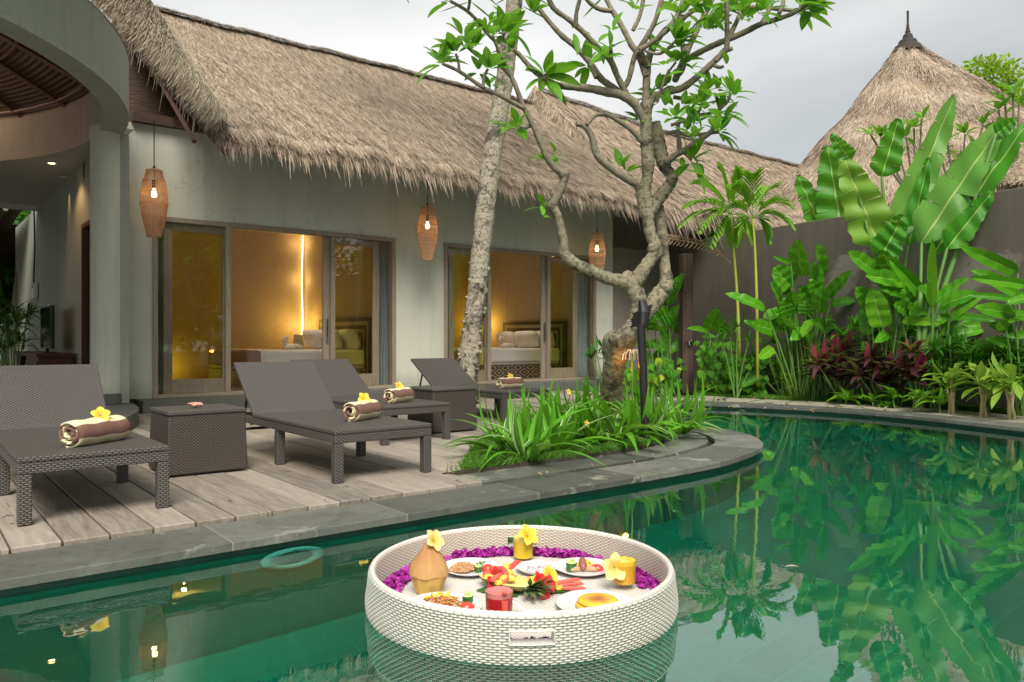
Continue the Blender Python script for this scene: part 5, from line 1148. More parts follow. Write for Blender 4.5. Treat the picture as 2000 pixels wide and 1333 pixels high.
def fallen(px, py, lab, L=.05, rz=0.0):
    p = gnd(px, py, .004); m = MB(); lf(m, (-L/2, 0, 0), (L/2, 0, .004), L*.35, (0, 0, 1), .05, 6); o = m.build('fallen_leaf', M['drygrey']); o.location = (p.x, p.y, .005); o.rotation_euler = (0, 0, rz); tag(o, lab, 'leaf')
M['drygrey'] = simple('dry_leaf', (.42, .36, .30), .7, .2)
fallen(1547, 1109, 'small pale leaf floating on the open water', .06, -.9)
# ------------------------------------------------------------------ trunks, frangipani, planter
def barkmat(name, c1, c2, ring=0, lich=.5, dark=(.03, .027, .02)):
    t = NT(name); v = t.coord('Object'); n = t.noise(v, 9, 6, .65); n2 = t.noise(v, 28, 4, .7); c = t.mix(n, c1, c2)
    c = t.mix(t.ramp(n2, [(.52, (0, 0, 0)), (.62, (lich,)*3)]), c, dark)
    c = t.mix(t.ramp(t.noise(v, 3.3, 5, .7), [(.52, (0, 0, 0)), (.60, (lich,)*3)]), c, dark); h = n
    if ring:
        s = t.n('ShaderNodeSeparateXYZ'); t.l(v, s.inputs[0]); z = t.math('SINE', t.math('ADD', t.math('MULTIPLY', s.outputs[2], ring), t.math('MULTIPLY', n, 9))); zz = t.math('GREATER_THAN', z, .86); c = t.mix(t.math('MULTIPLY', t.math('MULTIPLY', zz, n), .5), c, dark); h = t.math('ADD', n, t.math('MULTIPLY', zz, -.35))
    s = t.n('ShaderNodeSeparateXYZ'); t.l(v, s.inputs[0])
    return t.pbr(c, .85, t.bump(t.math('ADD', h, n2), .6, .02), spec=.2)
M['palmbark'] = barkmat('palm_bark', (.30, .27, .20), (.50, .46, .37), 62, .75); M['frbark'] = barkmat('frangipani_bark', (.17, .155, .10), (.36, .33, .23), 26, .7); M['twig'] = barkmat('frangipani_twig', (.16, .14, .10), (.31, .275, .205), 0, .35)
palm = thing('palm_tree', 'leaning pale coconut palm trunk in front of the villa', 'palm tree', tuple(gx(908, 11.0, .09)))
pts = [(907, 792, 27), (909, 750, 23), (917, 690, 20.5), (928, 600, 18), (938, 500, 18.5), (949, 400, 19), (961, 300, 18.5), (979, 200, 17.5), (993, 100, 16.5), (1004, 10, 15.5), (1018, -110, 14), (1030, -220, 13)]
Pq = cr_path([tuple(at(x, y, 11.0)) + (r*11.0/FPX,) for x, y, r in pts], 10)
m = MB(); m.tube([p[:3] for p in Pq], [p[3]*(1+.035*math.sin(i*1.9)+.02*math.sin(i*.7)) for i, p in enumerate(Pq)], 20)
for k in range(160):                                  # loose old leaf scars and mossy scales low on the trunk
    f = R.random()**1.5*.35; p = Pq[int(f*len(Pq))]; a = R.random()*6.28; c = Vector(p[:3])+Vector((math.cos(a), math.sin(a), 0))*p[3]*1.0; m.box(c+Vector((0, 0, R.uniform(-.1, .1))), (R.uniform(.02, .06), R.uniform(.02, .06), R.uniform(.02, .07)), rotz(a) @ Matrix.Rotation(R.uniform(-.4, .4), 4, 'Y'))
o = m.build('trunk', M['palmbark'], smooth=True); o.parent = palm; o.location = -palm.location
M['frond'] = leafmat('palm_frond_green', (.03, .12, .012), (.07, .20, .02), (.25, .30, .08), 3, .3)
m = MB(); top = Vector(Pq[-1][:3])
for k in range(14):
    a = k*2.4; B = top; d = Vector((math.cos(a), math.sin(a), .55)); L = 2.6
    ax = [B+d*L*f+Vector((0, 0, -2.0*f*f)) for f in np.linspace(0, 1, 14)]; m.tube(ax, [.03*(1-.8*i/13) for i in range(14)], 5)
    for i in range(1, 14):
        for s in (-1, 1):
            sd = Vector((-math.sin(a), math.cos(a), 0))*s; lf(m, ax[i], ax[i]+(sd*.6+d*.25+Vector((0, 0, -.35))).normalized()*.6, .05, (0, 0, 1), 0, 4)
o = m.build('crown', M['frond']); o.parent = palm; o.location = -palm.location
# frangipani: limbs as drawn by the tree itself, each at its own distance
fr = thing('frangipani_tree', 'old frangipani with a knobbly split trunk, bare grey limbs and green leaf tufts', 'tree', tuple(gx(1195, 7.7, .1)))
Y0 = 7.2
def limb(mb, pts, ys, n=7, seg=5, wob=.06):
    k = len(pts); P = []
    for i, (x, y, r) in enumerate(pts):
        f = i/(k-1); Y = ys[0]+(ys[-1]-ys[0])*f if len(ys) == 2 else np.interp(f, np.linspace(0, 1, len(ys)), ys); P.append(tuple(at(x, y, Y))+(r*Y/FPX,))
    P = cr_path(P, seg); mb.tube([p[:3] for p in P], [max(.003, p[3])*(1+wob*math.sin(i*2.1+pts[0][0])+wob*.5*math.sin(i*.9)) for i, p in enumerate(P)], n)
    return Vector(P[-1][:3]), (Vector(P[-1][:3])-Vector(P[-3][:3])).normalized()
m = MB()
limb(m, [(1196, 850, 25), (1194, 790, 22), (1196, 740, 21), (1203, 700, 22), (1212, 672, 24), (1232, 652, 21), (1248, 620, 19), (1247, 590, 17), (1240, 565, 17)], (7.7, 7.2, 6.95, 6.95), 16, 7)
limb(m, [(1190, 700, 10), (1190, 680, 16), (1198, 662, 17), (1212, 660, 12)], (7.3, 7.1), 10)
limb(m, [(1244, 635, 14), (1262, 610, 16), (1285, 580, 17), (1301, 555, 14), (1298, 520, 11), (1294, 470, 10.5), (1291, 430, 10.5), (1286, 405, 10.5)], (6.95, 7.15), 14, 7)
limb(m, [(1240, 575, 16), (1225, 553, 15), (1190, 545, 13), (1150, 528, 12), (1118, 512, 12), (1102, 495, 11), (1100, 470, 9.5), (1091, 430, 9), (1080, 404, 9)], (6.95, 6.8), 12, 7)
limb(m, [(1235, 560, 13), (1245, 545, 15), (1265, 515, 13), (1282, 490, 12), (1270, 455, 11.5), (1266, 425, 12), (1268, 405, 12)], (6.95, 7.0), 12, 7)
limb(m, [(1268, 415, 13), (1285, 390, 13), (1305, 365, 12), (1314, 348, 10), (1300, 328, 12), (1290, 300, 14), (1285, 270, 13), (1280, 240, 10)], (7.0, 7.1), 12, 7)
limb(m, [(1268, 410, 12), (1262, 370, 10), (1266, 330, 12), (1264, 290, 13), (1262, 250, 12), (1264, 215, 10), (1275, 190, 7)], (7.0, 7.0), 12, 7)
limb(m, [(1255, 420, 7), (1250, 375, 9), (1247, 362, 9)], (7.0, 6.95), 8)
for (x, y, r) in ((1080, 402, 13), (1226, 540, 12), (1155, 525, 9), (1313, 350, 12), (1278, 487, 15), (1245, 357, 11), (1103, 337, 9), (1200, 664, 13), (1300, 560, 14), (1262, 275, 14), (1240, 200, 9)):
    c = at(x, y, 6.98); s = r*7/FPX; G = []
    m.lathe([(0, -s), (s*.7, -s*.75), (s, 0), (s*.75, s*.7), (0, s)], c, 9)
o = m.build('trunk', M['frbark'], smooth=True); o.parent = fr; o.location = -fr.location
m = MB(); ends = []
def L_(pts, ys, leaf=True):
    e = limb(m, pts, ys, 6, 5, .05)
    if leaf: ends.append(e)
L_([(1080, 400, 8), (1092, 378, 8.5), (1102, 350, 8.5), (1104, 337, 9)], (6.8, 6.75), False)
L_([(1100, 342, 8), (1078, 322, 7), (1065, 300, 6.5), (1041, 245, 5.5), (1023, 210, 5), (1002, 157, 4.5), (978, 115, 4), (971, 92, 3.5), (962, 70, 3)], (6.75, 6.5))
L_([(1023, 212, 4.5), (1000, 200, 4.5), (975, 186, 4.2), (943, 171, 4), (897, 140, 3.5), (864, 125, 3)], (6.6, 6.3))
L_([(1000, 152, 4), (970, 122, 4), (938, 112, 3.5), (922, 100, 3.3), (908, 88, 3)], (6.6, 6.4))
L_([(980, 116, 3), (978, 92, 3), (984, 66, 2.8)], (6.5, 6.6)); L_([(943, 171, 3), (946, 150, 3), (953, 135, 2.5)], (6.4, 6.4)); L_([(897, 140, 3), (895, 120, 2.5), (890, 105, 2.5)], (6.35, 6.3))
L_([(965, 80, 3), (948, 62, 3), (933, 42, 3.4), (911, 21, 3.2), (880, 3, 3)], (6.5, 6.3)); L_([(914, 22, 3), (917, 5, 3), (915, -15, 3)], (6.4, 6.3))
L_([(1040, 245, 4), (1020, 250, 4.5), (1012, 249, 4)], (6.7, 6.6)); L_([(1070, 305, 4), (1060, 298, 4)], (6.7, 6.7), False)
L_([(1247, 360, 9), (1225, 350, 8), (1196, 330, 8), (1167, 305, 7), (1156, 268, 6.5), (1143, 248, 6), (1125, 242, 5)], (6.95, 6.8), False)
L_([(1146, 244, 4), (1160, 228, 4), (1182, 224, 4.5), (1210, 238, 4.5), (1235, 256, 5), (1252, 275, 6)], (6.8, 7.0), False)
L_([(1258, 235, 8), (1240, 205, 8.5), (1215, 187, 8.5), (1188, 181, 8.5), (1155, 174, 8), (1125, 171, 7), (1095, 168, 6.5), (1079, 162, 6), (1055, 148, 5.5), (1037, 133, 5), (1015, 108, 4.5), (1003, 98, 4)], (7.0, 6.6))
L_([(1079, 162, 5), (1068, 150, 5), (1066, 148, 5)], (6.8, 6.7))
L_([(1240, 200, 8), (1216, 186, 8), (1192, 168, 7), (1172, 152, 7), (1150, 120, 6.5), (1122, 90, 6), (1097, 70, 5.5), (1072, 42, 5), (1052, 15, 5), (1040, -20, 4)], (7.0, 7.2))
L_([(1225, 188, 6.5), (1206, 150, 6), (1192, 118, 6), (1165, 90, 5.5), (1138, 62, 5.5), (1110, 38, 5), (1080, 15, 5), (1066, -20, 5)], (7.0, 6.7))
L_([(1165, 152, 5), (1155, 130, 4.5), (1150, 128, 4)], (7.0, 7.1)); L_([(1193, 118, 5), (1193, 100, 4), (1192, 95, 4)], (6.9, 6.8)); L_([(1125, 52, 4.5), (1126, 25, 4), (1135, -10, 4)], (6.7, 6.6), False)
L_([(1262, 150, 7), (1247, 108, 6.5), (1233, 88, 6.5), (1223, 68, 6), (1208, 40, 6), (1195, 20, 5.5), (1180, -10, 5)], (7.0, 7.3), False)
L_([(1195, 22, 4.5), (1170, 18, 4.5), (1150, 4, 4), (1140, -10, 4)], (7.2, 7.1), False); L_([(1236, 60, 4.5), (1250, 30, 4.5), (1258, -10, 4.5)], (7.2, 7.2), False)
L_([(1212, 180, 6), (1228, 155, 5.5), (1240, 110, 5.5), (1262, 75, 5.5), (1280, 40, 5), (1295, -10, 5)], (7.0, 6.9), False)
L_([(1262, 215, 9), (1262, 180, 8), (1264, 140, 7.5), (1270, 105, 7), (1290, 70, 6), (1318, 40, 5.5), (1335, 0, 5), (1340, -20, 5)], (7.0, 7.1), False)
L_([(1266, 130, 6), (1255, 110, 6), (1250, 98, 6)], (7.0, 6.9), False); L_([(1250, 98, 5.5), (1280, 78, 5), (1300, 62, 5), (1330, 40, 4.5), (1355, 20, 4.5), (1385, 0, 4)], (6.9, 6.8), False)
L_([(1275, 190, 7), (1300, 180, 7), (1312, 178, 7), (1335, 171, 7), (1365, 148, 6.5), (1387, 128, 6.5), (1408, 108, 6), (1419, 94, 5.5), (1420, 50, 5), (1419, 0, 4.5)], (7.0, 6.7), False)
L_([(1318, 158, 6.5), (1330, 130, 6.5), (1342, 100, 6), (1360, 62, 5.5), (1367, 45, 5), (1385, 15, 4.5), (1395, -10, 4)], (7.0, 7.3), False); L_([(1322, 150, 5), (1335, 130, 5), (1333, 80, 4.5), (1333, 30, 4)], (7.0, 7.1))
L_([(1338, 118, 6), (1375, 98, 6), (1405, 84, 6), (1430, 74, 6), (1457, 62, 6), (1485, 48, 5.5), (1517, 38, 5), (1550, 26, 4.5), (1578, 8, 4)], (7.0, 6.7))
L_([(1422, 76, 5), (1440, 40, 4.5), (1450, 10, 4)], (6.9, 7.1)); L_([(1487, 46, 4), (1502, 20, 4), (1512, -8, 3.5)], (6.8, 6.9), False); L_([(1517, 36, 4), (1528, 12, 4), (1532, -10, 3.5)], (6.75, 6.8), False)
L_([(1425, 18, 4.5), (1480, 14, 4), (1520, 18, 4), (1560, 22, 3.5)], (7.1, 7.0)); L_([(1398, 120, 5), (1412, 100, 5), (1424, 97, 5), (1430, 95, 4)], (6.8, 6.8), False); L_([(1395, 128, 4), (1405, 132, 3.5), (1413, 130, 3)], (6.8, 6.8), False)
L_([(1300, 318, 7), (1320, 303, 6.5), (1335, 295, 6), (1365, 275, 5.5), (1390, 256, 5), (1398, 235, 4), (1405, 215, 3.5), (1420, 200, 3.2), (1427, 182, 3)], (7.0, 6.7))
L_([(1328, 296, 5), (1325, 265, 4.5), (1324, 236, 4)], (7.0, 6.9), False); L_([(1300, 262, 4), (1320, 258, 4), (1345, 264, 4), (1375, 262, 3.5), (1405, 258, 3.5)], (7.0, 6.9)); L_([(1310, 245, 3.5), (1340, 235, 3.5), (1362, 222, 3), (1370, 205, 3)], (7.0, 6.9)); L_([(1360, 225, 3), (1385, 222, 3), (1404, 218, 2.8)], (6.9, 6.8)); L_([(1315, 190, 4), (1345, 194, 4), (1365, 190, 3.5), (1378, 180, 3)], (7.0, 6.9))
L_([(1335, 297, 3.5), (1345, 308, 3), (1350, 313, 3)], (6.95, 6.9)); L_([(1282, 200, 4), (1290, 180, 3), (1300, 150, 2.6), (1320, 122, 2.4)], (6.9, 6.8)); L_([(1260, 100, 3), (1290, 105, 3), (1320, 80, 2.5)], (6.9, 6.7))
o = m.build('limbs', M['twig'], smooth=True); o.parent = fr; o.location = -fr.location
M['frleaf'] = leafmat('frangipani_leaf', (.03, .19, .012), (.18, .46, .03), (.30, .42, .10), 16, .42, .35)
m = MB()
def rosette(mb, c, ax, n, L, spread=1.0, w=.32):
    ax = Vector(ax).normalized(); e1 = ax.orthogonal().normalized(); e2 = ax.cross(e1); a0 = R.random()*6.28
    for k in range(n):
        a = a0+k*2.4; sp = R.uniform(.5, 1.35)*spread; d = (ax*math.cos(sp)+(e1*math.cos(a)+e2*math.sin(a))*math.sin(sp)).normalized(); d.z -= .22; l = L*R.uniform(.65, 1.2); b = Vector(c)+d*.03
        lf(mb, b, b+d*l, l*w*R.uniform(.85, 1.15), ax*.6+Vector((0, 0, 1))-d*.2, .06, 7, 'lance', .12)
for e, d in ends: rosette(m, e, (d+Vector((0, 0, .5))), R.randint(6, 9), .235, 1.0, .35)
CL = [(862, 122, 8, 1), (885, 92, 6, .9), (905, 72, 6, 1), (925, 96, 6, .9), (948, 60, 6, .8), (935, 140, 5, .8), (957, 165, 6, .8), (955, 45, 6, .8), (990, 35, 5, .9), (1040, 25, 6, 1), (1000, 60, 5, .9), (1063, 148, 7, 1.35), (1180, 112, 6, .9), (1165, 85, 4, .8),
      (1250, 235, 6, .9), (1270, 190, 6, .9), (1286, 180, 7, 1), (1300, 210, 6, .9), (1318, 230, 6, .7), (1330, 205, 7, .75), (1345, 232, 7, .7), (1352, 205, 7, .75), (1362, 240, 6, .7), (1375, 215, 6, .75), (1388, 190, 5, .8), (1400, 178, 5, .9), (1412, 235, 6, .95), (1402, 258, 5, .9), (1432, 190, 4, .9), (1340, 258, 6, .7), (1356, 268, 6, .8), (1310, 165, 4, .8), (1298, 128, 5, .8), (1300, 100, 5, .8), (1325, 95, 5, .8), (1345, 60, 5, .9), (1380, 30, 7, 1), (1375, 60, 5, 1), (1400, 50, 5, .9), (1430, 20, 7, 1), (1455, 20, 7, .9), (1480, 25, 8, 1), (1500, 20, 6, .9), (1455, 38, 5, 1), (1580, 18, 8, 1.2), (1560, 8, 6, 1), (1600, 12, 5, 1.2), (1310, 10, 5, .9), (1350, 12, 5, .9), (1240, 20, 4, .9), (1412, 8, 6, .9), (1350, 316, 5, .9), (1340, 292, 3, .7), (1213, 330, 3, .9), (1222, 338, 4, .8), (1085, 302, 3, .9), (1072, 318, 3, .8), (1064, 405, 4, .8), (1060, 425, 2, .8), (1008, 255, 3, .9), (1338, 130, 4, .8), (1420, 130, 2, .9), (1345, 140, 3, .7), (1120, 60, 3, .8), (1195, 60, 3, .8), (1270, 60, 3, .8), (1330, 330, 2, .9)]
for x, y, n, s in CL: rosette(m, at(x, y, R.uniform(6.5, 7.2)), (R.uniform(-.5, .5), R.uniform(-.8, .3), R.uniform(-.1, 1)), n, .225*s, 1.05, .36)
o = m.build('crown', M['frleaf'], smooth=True); o.parent = fr; o.location = -fr.location
# the warm uplight on the trunk
ul = thing('garden_uplight', 'small garden spike light glowing orange up at the frangipani trunk', 'garden light', tuple(gx(1243, 7.05, .1)))
m = MB(); m.tube([(0, 0, 0), (0, 0, .10)], .012, 8); o = m.build('spike', M['black']); o.parent = ul
m = MB(); m.tube([(0, 0, .10), (-.02, .02, .17)], [.03, .036], 12); o = m.build('lamp_head', M['black']); o.parent = ul
p = at(1222, 716, 6.93); l = lamp('uplight_lamp', ul, p-ul.location, 1.0, (1, .36, .06), .03)
# support pole with its strap
bp = gx(1262, 6.75, .08); pl = thing('support_pole', 'black metal pole propping up the frangipani', 'pole', tuple(bp)); m = MB()
m.tube([(0, 0, 0), (0, 0, .02)], .07, 16); o = m.build('foot_plate', M['black']); o.parent = pl
tp_ = at(1252, 634, 6.78)-pl.location; m = MB(); m.tube([(0, 0, .02), tp_], .036, 16); o = m.build('pole_shaft', M['black'], smooth=False); o.parent = pl
m = MB()
for k in range(6):
    c = at(1246+k*1.4, 632-k*5, 6.94)-pl.location; th = np.linspace(0, 6.283, 20); m.tube([c+Vector((.085*math.cos(a), .085*math.sin(a), .03*math.cos(a)-.03*math.sin(a)))for a in th], .013, 6, cap=False)
m.tube([at(1256, 640, 6.80)-pl.location, at(1258, 612, 6.82)-pl.location, at(1254, 588, 6.86)-pl.location], [.045, .05, .035], 10)
o = m.build('rubber_strap', M['black']); o.parent = pl
# lilies with long strap leaves
M['lily'] = leafmat('lily_strap', (.035, .22, .008), (.18, .50, .03), (.16, .34, .05), 2, .35, .33, ribw=.05, vs=.2); M['lily_v'] = leafmat('lily_variegated', (.04, .20, .015), (.12, .34, .04), (.18, .36, .06), 2, .35, .35, edge=(.55, .62, .36), vs=.1)
def lily(px, py, lab, n=22, L=.6, W=.052, seed=0):
    p = gnd(px, py, .10); rr = random.Random(seed+px); t = thing('spider_lily', lab, 'lily', (p.x, p.y, .10), group='strap leaved lilies in the planter')
    for nm, mt, frac in (('leaves', 'lily', .75), ('striped_leaves', 'lily_v', .25)):
        m = MB()
        for k in range(max(3, int(n*frac))):
            a = rr.random()*6.283; e = rr.uniform(.35, 1.4); l = L*rr.uniform(.65, 1.1); d = Vector((math.cos(a)*math.cos(e), math.sin(a)*math.cos(e), math.sin(e))); B = Vector((math.cos(a), math.sin(a), 0))*.025
            T = B+d*l; T.z -= l*.42*math.cos(e)+.02; T.z = max(T.z, -.02); lf(m, B, T, W*rr.uniform(.7, 1.15), (0, 0, 1) if e < 1.1 else (math.cos(a), math.sin(a), .6), .16*rr.uniform(.5, 1.3), 10, 'strap', .22, rr.uniform(-.5, .5))
        o = m.build(nm, M[mt], smooth=True); o.parent = t
LL = [(1030, 900, 24, .62), (985, 893, 16, .5), (1085, 885, 20, .55), (1120, 862, 22, .6), (1010, 862, 14, .5), (1165, 870, 20, .55), (1205, 868, 22, .6), (1245, 860, 20, .55), (1285, 856, 20, .55), (1330, 848, 22, .6), (1150, 838, 20, .6), (1100, 836, 18, .55), (1210, 835, 18, .6), (1270, 835, 18, .6), (1310, 830, 16, .6), (1060, 850, 18, .5), (1180, 815, 16, .6), (1130, 815, 16, .55), (1235, 812, 16, .55)]
where = ['at the planter tip nearest the deck corner', 'lowest one, beside the grass', 'second along the front edge', 'spreading over the paving in the middle', 'behind the first by the deck boards', 'front edge below the trunk', 'front edge just left of the pole', 'at the foot of the black pole', 'just past the pole', 'at the round nose of the planter', 'in the second row before the trunk', 'second row nearer the deck', 'beside the frangipani trunk on its pool side', 'behind the black pole', 'at the back near the pool bend', 'tucked among others by the deck', 'directly at the trunk base', 'rear row behind the trunk by the deck', 'rear row past the trunk']
for i, (x, y, n, L) in enumerate(LL): lily(x, y, 'strap leaved lily clump, ' + where[i], int(n*1.1), L*1.22, .060, i)
# spider lily blossoms
for (x, y, z, lab) in ((1235, 690, .62, 'white spidery lily blossom on a tall stalk beside the pole'),):
    c = at(x, y, 7.0); t = thing('lily_blossom', lab, 'flower', tuple(gx(x, 7.0, .1))); m = MB()
    m.tube([(0, 0, 0), c-t.location], .008, 6); o = m.build('stalk', M['greenstem']); o.parent = t; m = MB(); cc = c-t.location
    for k in range(14): a = k*.449; m.tube([cc, cc+Vector((math.cos(a)*.05, math.sin(a)*.05, .035)), cc+Vector((math.cos(a)*.085, math.sin(a)*.085, -.01)), cc+Vector((math.cos(a)*.09, math.sin(a)*.09, -.06))], [.003, .004, .003, .002], 5)
    o = m.build('petals', simple('lily_white', (.75, .75, .66), .5)); o.parent = t
for (x, y, Y) in ((1110, 766, 7.3), (1145, 828, 6.3)): flower('small orange flower among the lily leaves ' + ('at the back' if y < 800 else 'in front'), tuple(at(x, y, Y)), 'plu_y', .03, 1.2, 0, 0, name='orange_flower')
def grass(name, poly, n, L, lab, z=.10, mat=None, dens=None):
    xs = [p[0] for p in poly]; ys = [p[1] for p in poly]; P = []
    k = n*3; qx = NR.uniform(min(xs), max(xs), k); qy = NR.uniform(min(ys), max(ys), k); ins = np.zeros(k, bool); j = len(poly)-1
    for i in range(len(poly)):
        xi, yi, xj, yj = poly[i][0], poly[i][1], poly[j][0], poly[j][1]; c = ((yi > qy) != (yj > qy)) & (qx < (xj-xi)*(qy-yi)/(yj-yi+1e-12)+xi); ins ^= c; j = i
    P = np.stack([qx[ins], qy[ins], np.full(ins.sum(), z)], 1)[:n]; k = len(P); a = NR.random(k)*6.283; D = np.stack([np.cos(a)*.5, np.sin(a)*.5, np.ones(k)], 1); N = np.stack([np.cos(a+1), np.sin(a+1), .2+0*a], 1)
    m = MB(); blades(m, P, D, N, L, .0055, .2, .35, 2, .45); return tag(m.build(name, mat or M['grass']), lab, 'grass', kind='stuff')
M['grass'] = leafmat('mondo_grass', (.05, .15, .015), (.14, .32, .04), (.06, .15, .02), 1, .3)
grass('mondo_grass', [(p[0], p[1]) for p in planter], 30000, .085, 'low dark tufted grass filling the planter')
# ------------------------------------------------------------------ garden along the boundary wall
M['heli'] = leafmat('heliconia_leaf', (.025, .17, .006), (.11, .38, .015), (.24, .48, .08), 22, .28, .34, ribw=.022, brown=.7); M['heli_y'] = leafmat('heliconia_leaf_yellow', (.10, .36, .015), (.18, .46, .02), (.40, .55, .12), 20, .4, .34, ribw=.02, brown=1)  # second heliconia green is yellower and brighter
M['banana'] = leafmat('banana_leaf', (.03, .20, .015), (.08, .32, .025), (.45, .60, .15), 26, .42, .42, ribw=.022, vs=.5, brown=1); M['banana_y'] = leafmat('banana_leaf_old', (.16, .36, .04), (.24, .44, .06), (.50, .58, .15), 26, .42, .42, ribw=.022, vs=.6, brown=1.6); M['banana_p'] = leafmat('banana_leaf_pale', (.10, .30, .05), (.18, .40, .08), (.50, .60, .20), 26, .4, .40, ribw=.022, vs=.4, brown=1)
M['stem'] = simple('leaf_stem', (.13, .27, .06), .45, .3, 5); M['stem_y'] = simple('cane_yellow', (.38, .42, .06), .4, .3, 3)
M['dead'] = simple('dry_brown', (.30, .20, .10), .8, .3)
def pl(mb, a, b, wpx, Ya, Yb=None, sag=0.0, fold=.12, shape='paddle', segs=12, tw=0, m=None, nj=.5, cols=2, rag=0.0, split=0):
    Yb = Ya if Yb is None else Yb; A = at(a[0], a[1], Ya); B = at(b[0], b[1], Yb); ry = -ray((a[0]+b[0])/2, (a[1]+b[1])/2); n = ry.normalized()+Vector((R.uniform(-nj, nj), R.uniform(-nj, nj), R.uniform(.1, .6)))
    mb.cur = m or 0; lf(mb, A, B, wpx*(Ya+Yb)/2/FPX, n, sag, segs, shape, fold, tw, cols, rag, split); mb.cur = 0; return A, B
def Z6(x, y): return (1300+x/2.857, 400+y/2.857)
def clump(name, lab, cat, base, Yb, leaves, mats=('heli', 'heli_y'), stemr=.011, grp=None, stembase_w=60, parts=('leaves', 'stems'), stemmat='stem'):
    root = gx(base, Yb, .06); t = thing(name, lab, cat, tuple(root), group=grp); m = MB(); s = MB()
    for q in leaves:
        a, b, w = q[0], q[1], q[2]; yl = q[3] if len(q) > 3 else 0; Y = Yb+R.uniform(-.30, .30); k = q[4] if len(q) > 4 else 0
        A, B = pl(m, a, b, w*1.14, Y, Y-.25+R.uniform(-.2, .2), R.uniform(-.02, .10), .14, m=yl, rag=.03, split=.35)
        g = gx(base+(a[0]-base)*.35+R.uniform(-1, 1)*stembase_w*.25, Yb+R.uniform(-.15, .15), .05); mid_ = g.lerp(A, .55)+Vector((0, 0, .05)); s.tube(cr_path([tuple(g), tuple(mid_), tuple(A)], 5), [stemr*1.3]*5+[stemr]*5+[stemr*.8], 6)
    if len(leaves) > 5:
        for k in range(len(leaves)+6):
            q = R.choice(leaves); dx, dy = R.uniform(-28, 28), R.uniform(14, 75); a = (q[0][0]+dx, min(q[0][1]+dy, 735)); f_ = R.uniform(.55, .85); b = (a[0]+(q[1][0]-q[0][0])*f_+R.uniform(-20, 20), a[1]+(q[1][1]-q[0][1])*f_+R.uniform(-10, 10)); Y = Yb+R.uniform(.0, .3)
            A, B = pl(m, a, b, q[2]*.75, Y, Y, .05, .14, m=0, rag=.03); g = gx(base+(a[0]-base)*.5, Yb+.2, .05); s.tube([tuple(g), tuple(A)], stemr*.8, 5)
    o = m.build(parts[0], [M[x] for x in mats], smooth=True); o.parent = t; o.location = -t.location
    o = s.build(parts[1], M[stemmat], smooth=True); o.parent = t; o.location = -t.location
    return t
HG = 'broad leaved heliconias along the wall'
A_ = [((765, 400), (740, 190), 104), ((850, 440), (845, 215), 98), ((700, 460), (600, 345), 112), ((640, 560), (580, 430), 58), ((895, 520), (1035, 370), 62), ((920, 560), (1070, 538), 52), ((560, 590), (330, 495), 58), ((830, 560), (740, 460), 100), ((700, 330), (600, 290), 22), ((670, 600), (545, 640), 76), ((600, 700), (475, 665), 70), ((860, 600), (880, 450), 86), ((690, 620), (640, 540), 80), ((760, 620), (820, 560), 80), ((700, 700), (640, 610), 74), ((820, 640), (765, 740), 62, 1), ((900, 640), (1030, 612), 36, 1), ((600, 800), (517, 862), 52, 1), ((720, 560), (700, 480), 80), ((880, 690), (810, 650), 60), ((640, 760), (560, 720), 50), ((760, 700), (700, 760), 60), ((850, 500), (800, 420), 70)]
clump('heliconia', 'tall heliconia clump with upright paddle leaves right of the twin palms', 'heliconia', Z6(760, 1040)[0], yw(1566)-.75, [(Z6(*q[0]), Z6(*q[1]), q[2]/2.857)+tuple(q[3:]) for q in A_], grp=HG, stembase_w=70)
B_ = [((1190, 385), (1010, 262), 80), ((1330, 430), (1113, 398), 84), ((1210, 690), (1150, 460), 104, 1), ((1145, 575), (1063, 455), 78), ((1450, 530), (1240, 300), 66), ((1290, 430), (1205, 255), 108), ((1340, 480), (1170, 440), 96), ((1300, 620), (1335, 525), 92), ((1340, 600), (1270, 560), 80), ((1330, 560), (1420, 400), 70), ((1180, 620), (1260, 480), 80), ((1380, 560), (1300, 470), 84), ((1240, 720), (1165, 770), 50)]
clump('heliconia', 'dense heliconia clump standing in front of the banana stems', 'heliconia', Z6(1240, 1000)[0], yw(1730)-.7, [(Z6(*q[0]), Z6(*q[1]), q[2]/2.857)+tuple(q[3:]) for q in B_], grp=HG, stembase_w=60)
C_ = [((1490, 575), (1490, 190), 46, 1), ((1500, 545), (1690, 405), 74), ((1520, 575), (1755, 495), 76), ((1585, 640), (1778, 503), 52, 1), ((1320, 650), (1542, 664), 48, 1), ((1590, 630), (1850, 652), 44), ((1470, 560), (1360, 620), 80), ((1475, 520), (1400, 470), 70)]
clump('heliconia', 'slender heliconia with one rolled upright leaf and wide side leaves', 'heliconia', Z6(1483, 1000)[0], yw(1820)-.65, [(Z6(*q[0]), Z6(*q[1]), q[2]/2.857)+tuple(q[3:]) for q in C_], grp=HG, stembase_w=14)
D_ = [((1965, 380), (1637, 232), 70), ((2010, 450), (1695, 410), 52), ((1950, 610), (1725, 575), 74), ((1980, 640), (1870, 660), 60, 1), ((1900, 700), (1860, 650), 60), ((2050, 520), (1900, 560), 60)]
clump('heliconia', 'heliconia at the picture edge with long drooping leaves reaching over the wall patch', 'heliconia', Z6(2010, 900)[0], yw(1985)-.7, [(Z6(*q[0]), Z6(*q[1]), q[2]/2.857)+tuple(q[3:]) for q in D_], grp=HG, stembase_w=20)
E_ = [((10, 560), (103, 380), 66), ((40, 690), (-20, 560), 80), ((20, 660), (80, 560), 60), ((-60, 700), (-90, 600), 70), ((-40, 640), (20, 600), 90), ((-110, 660), (-40, 640), 70)]
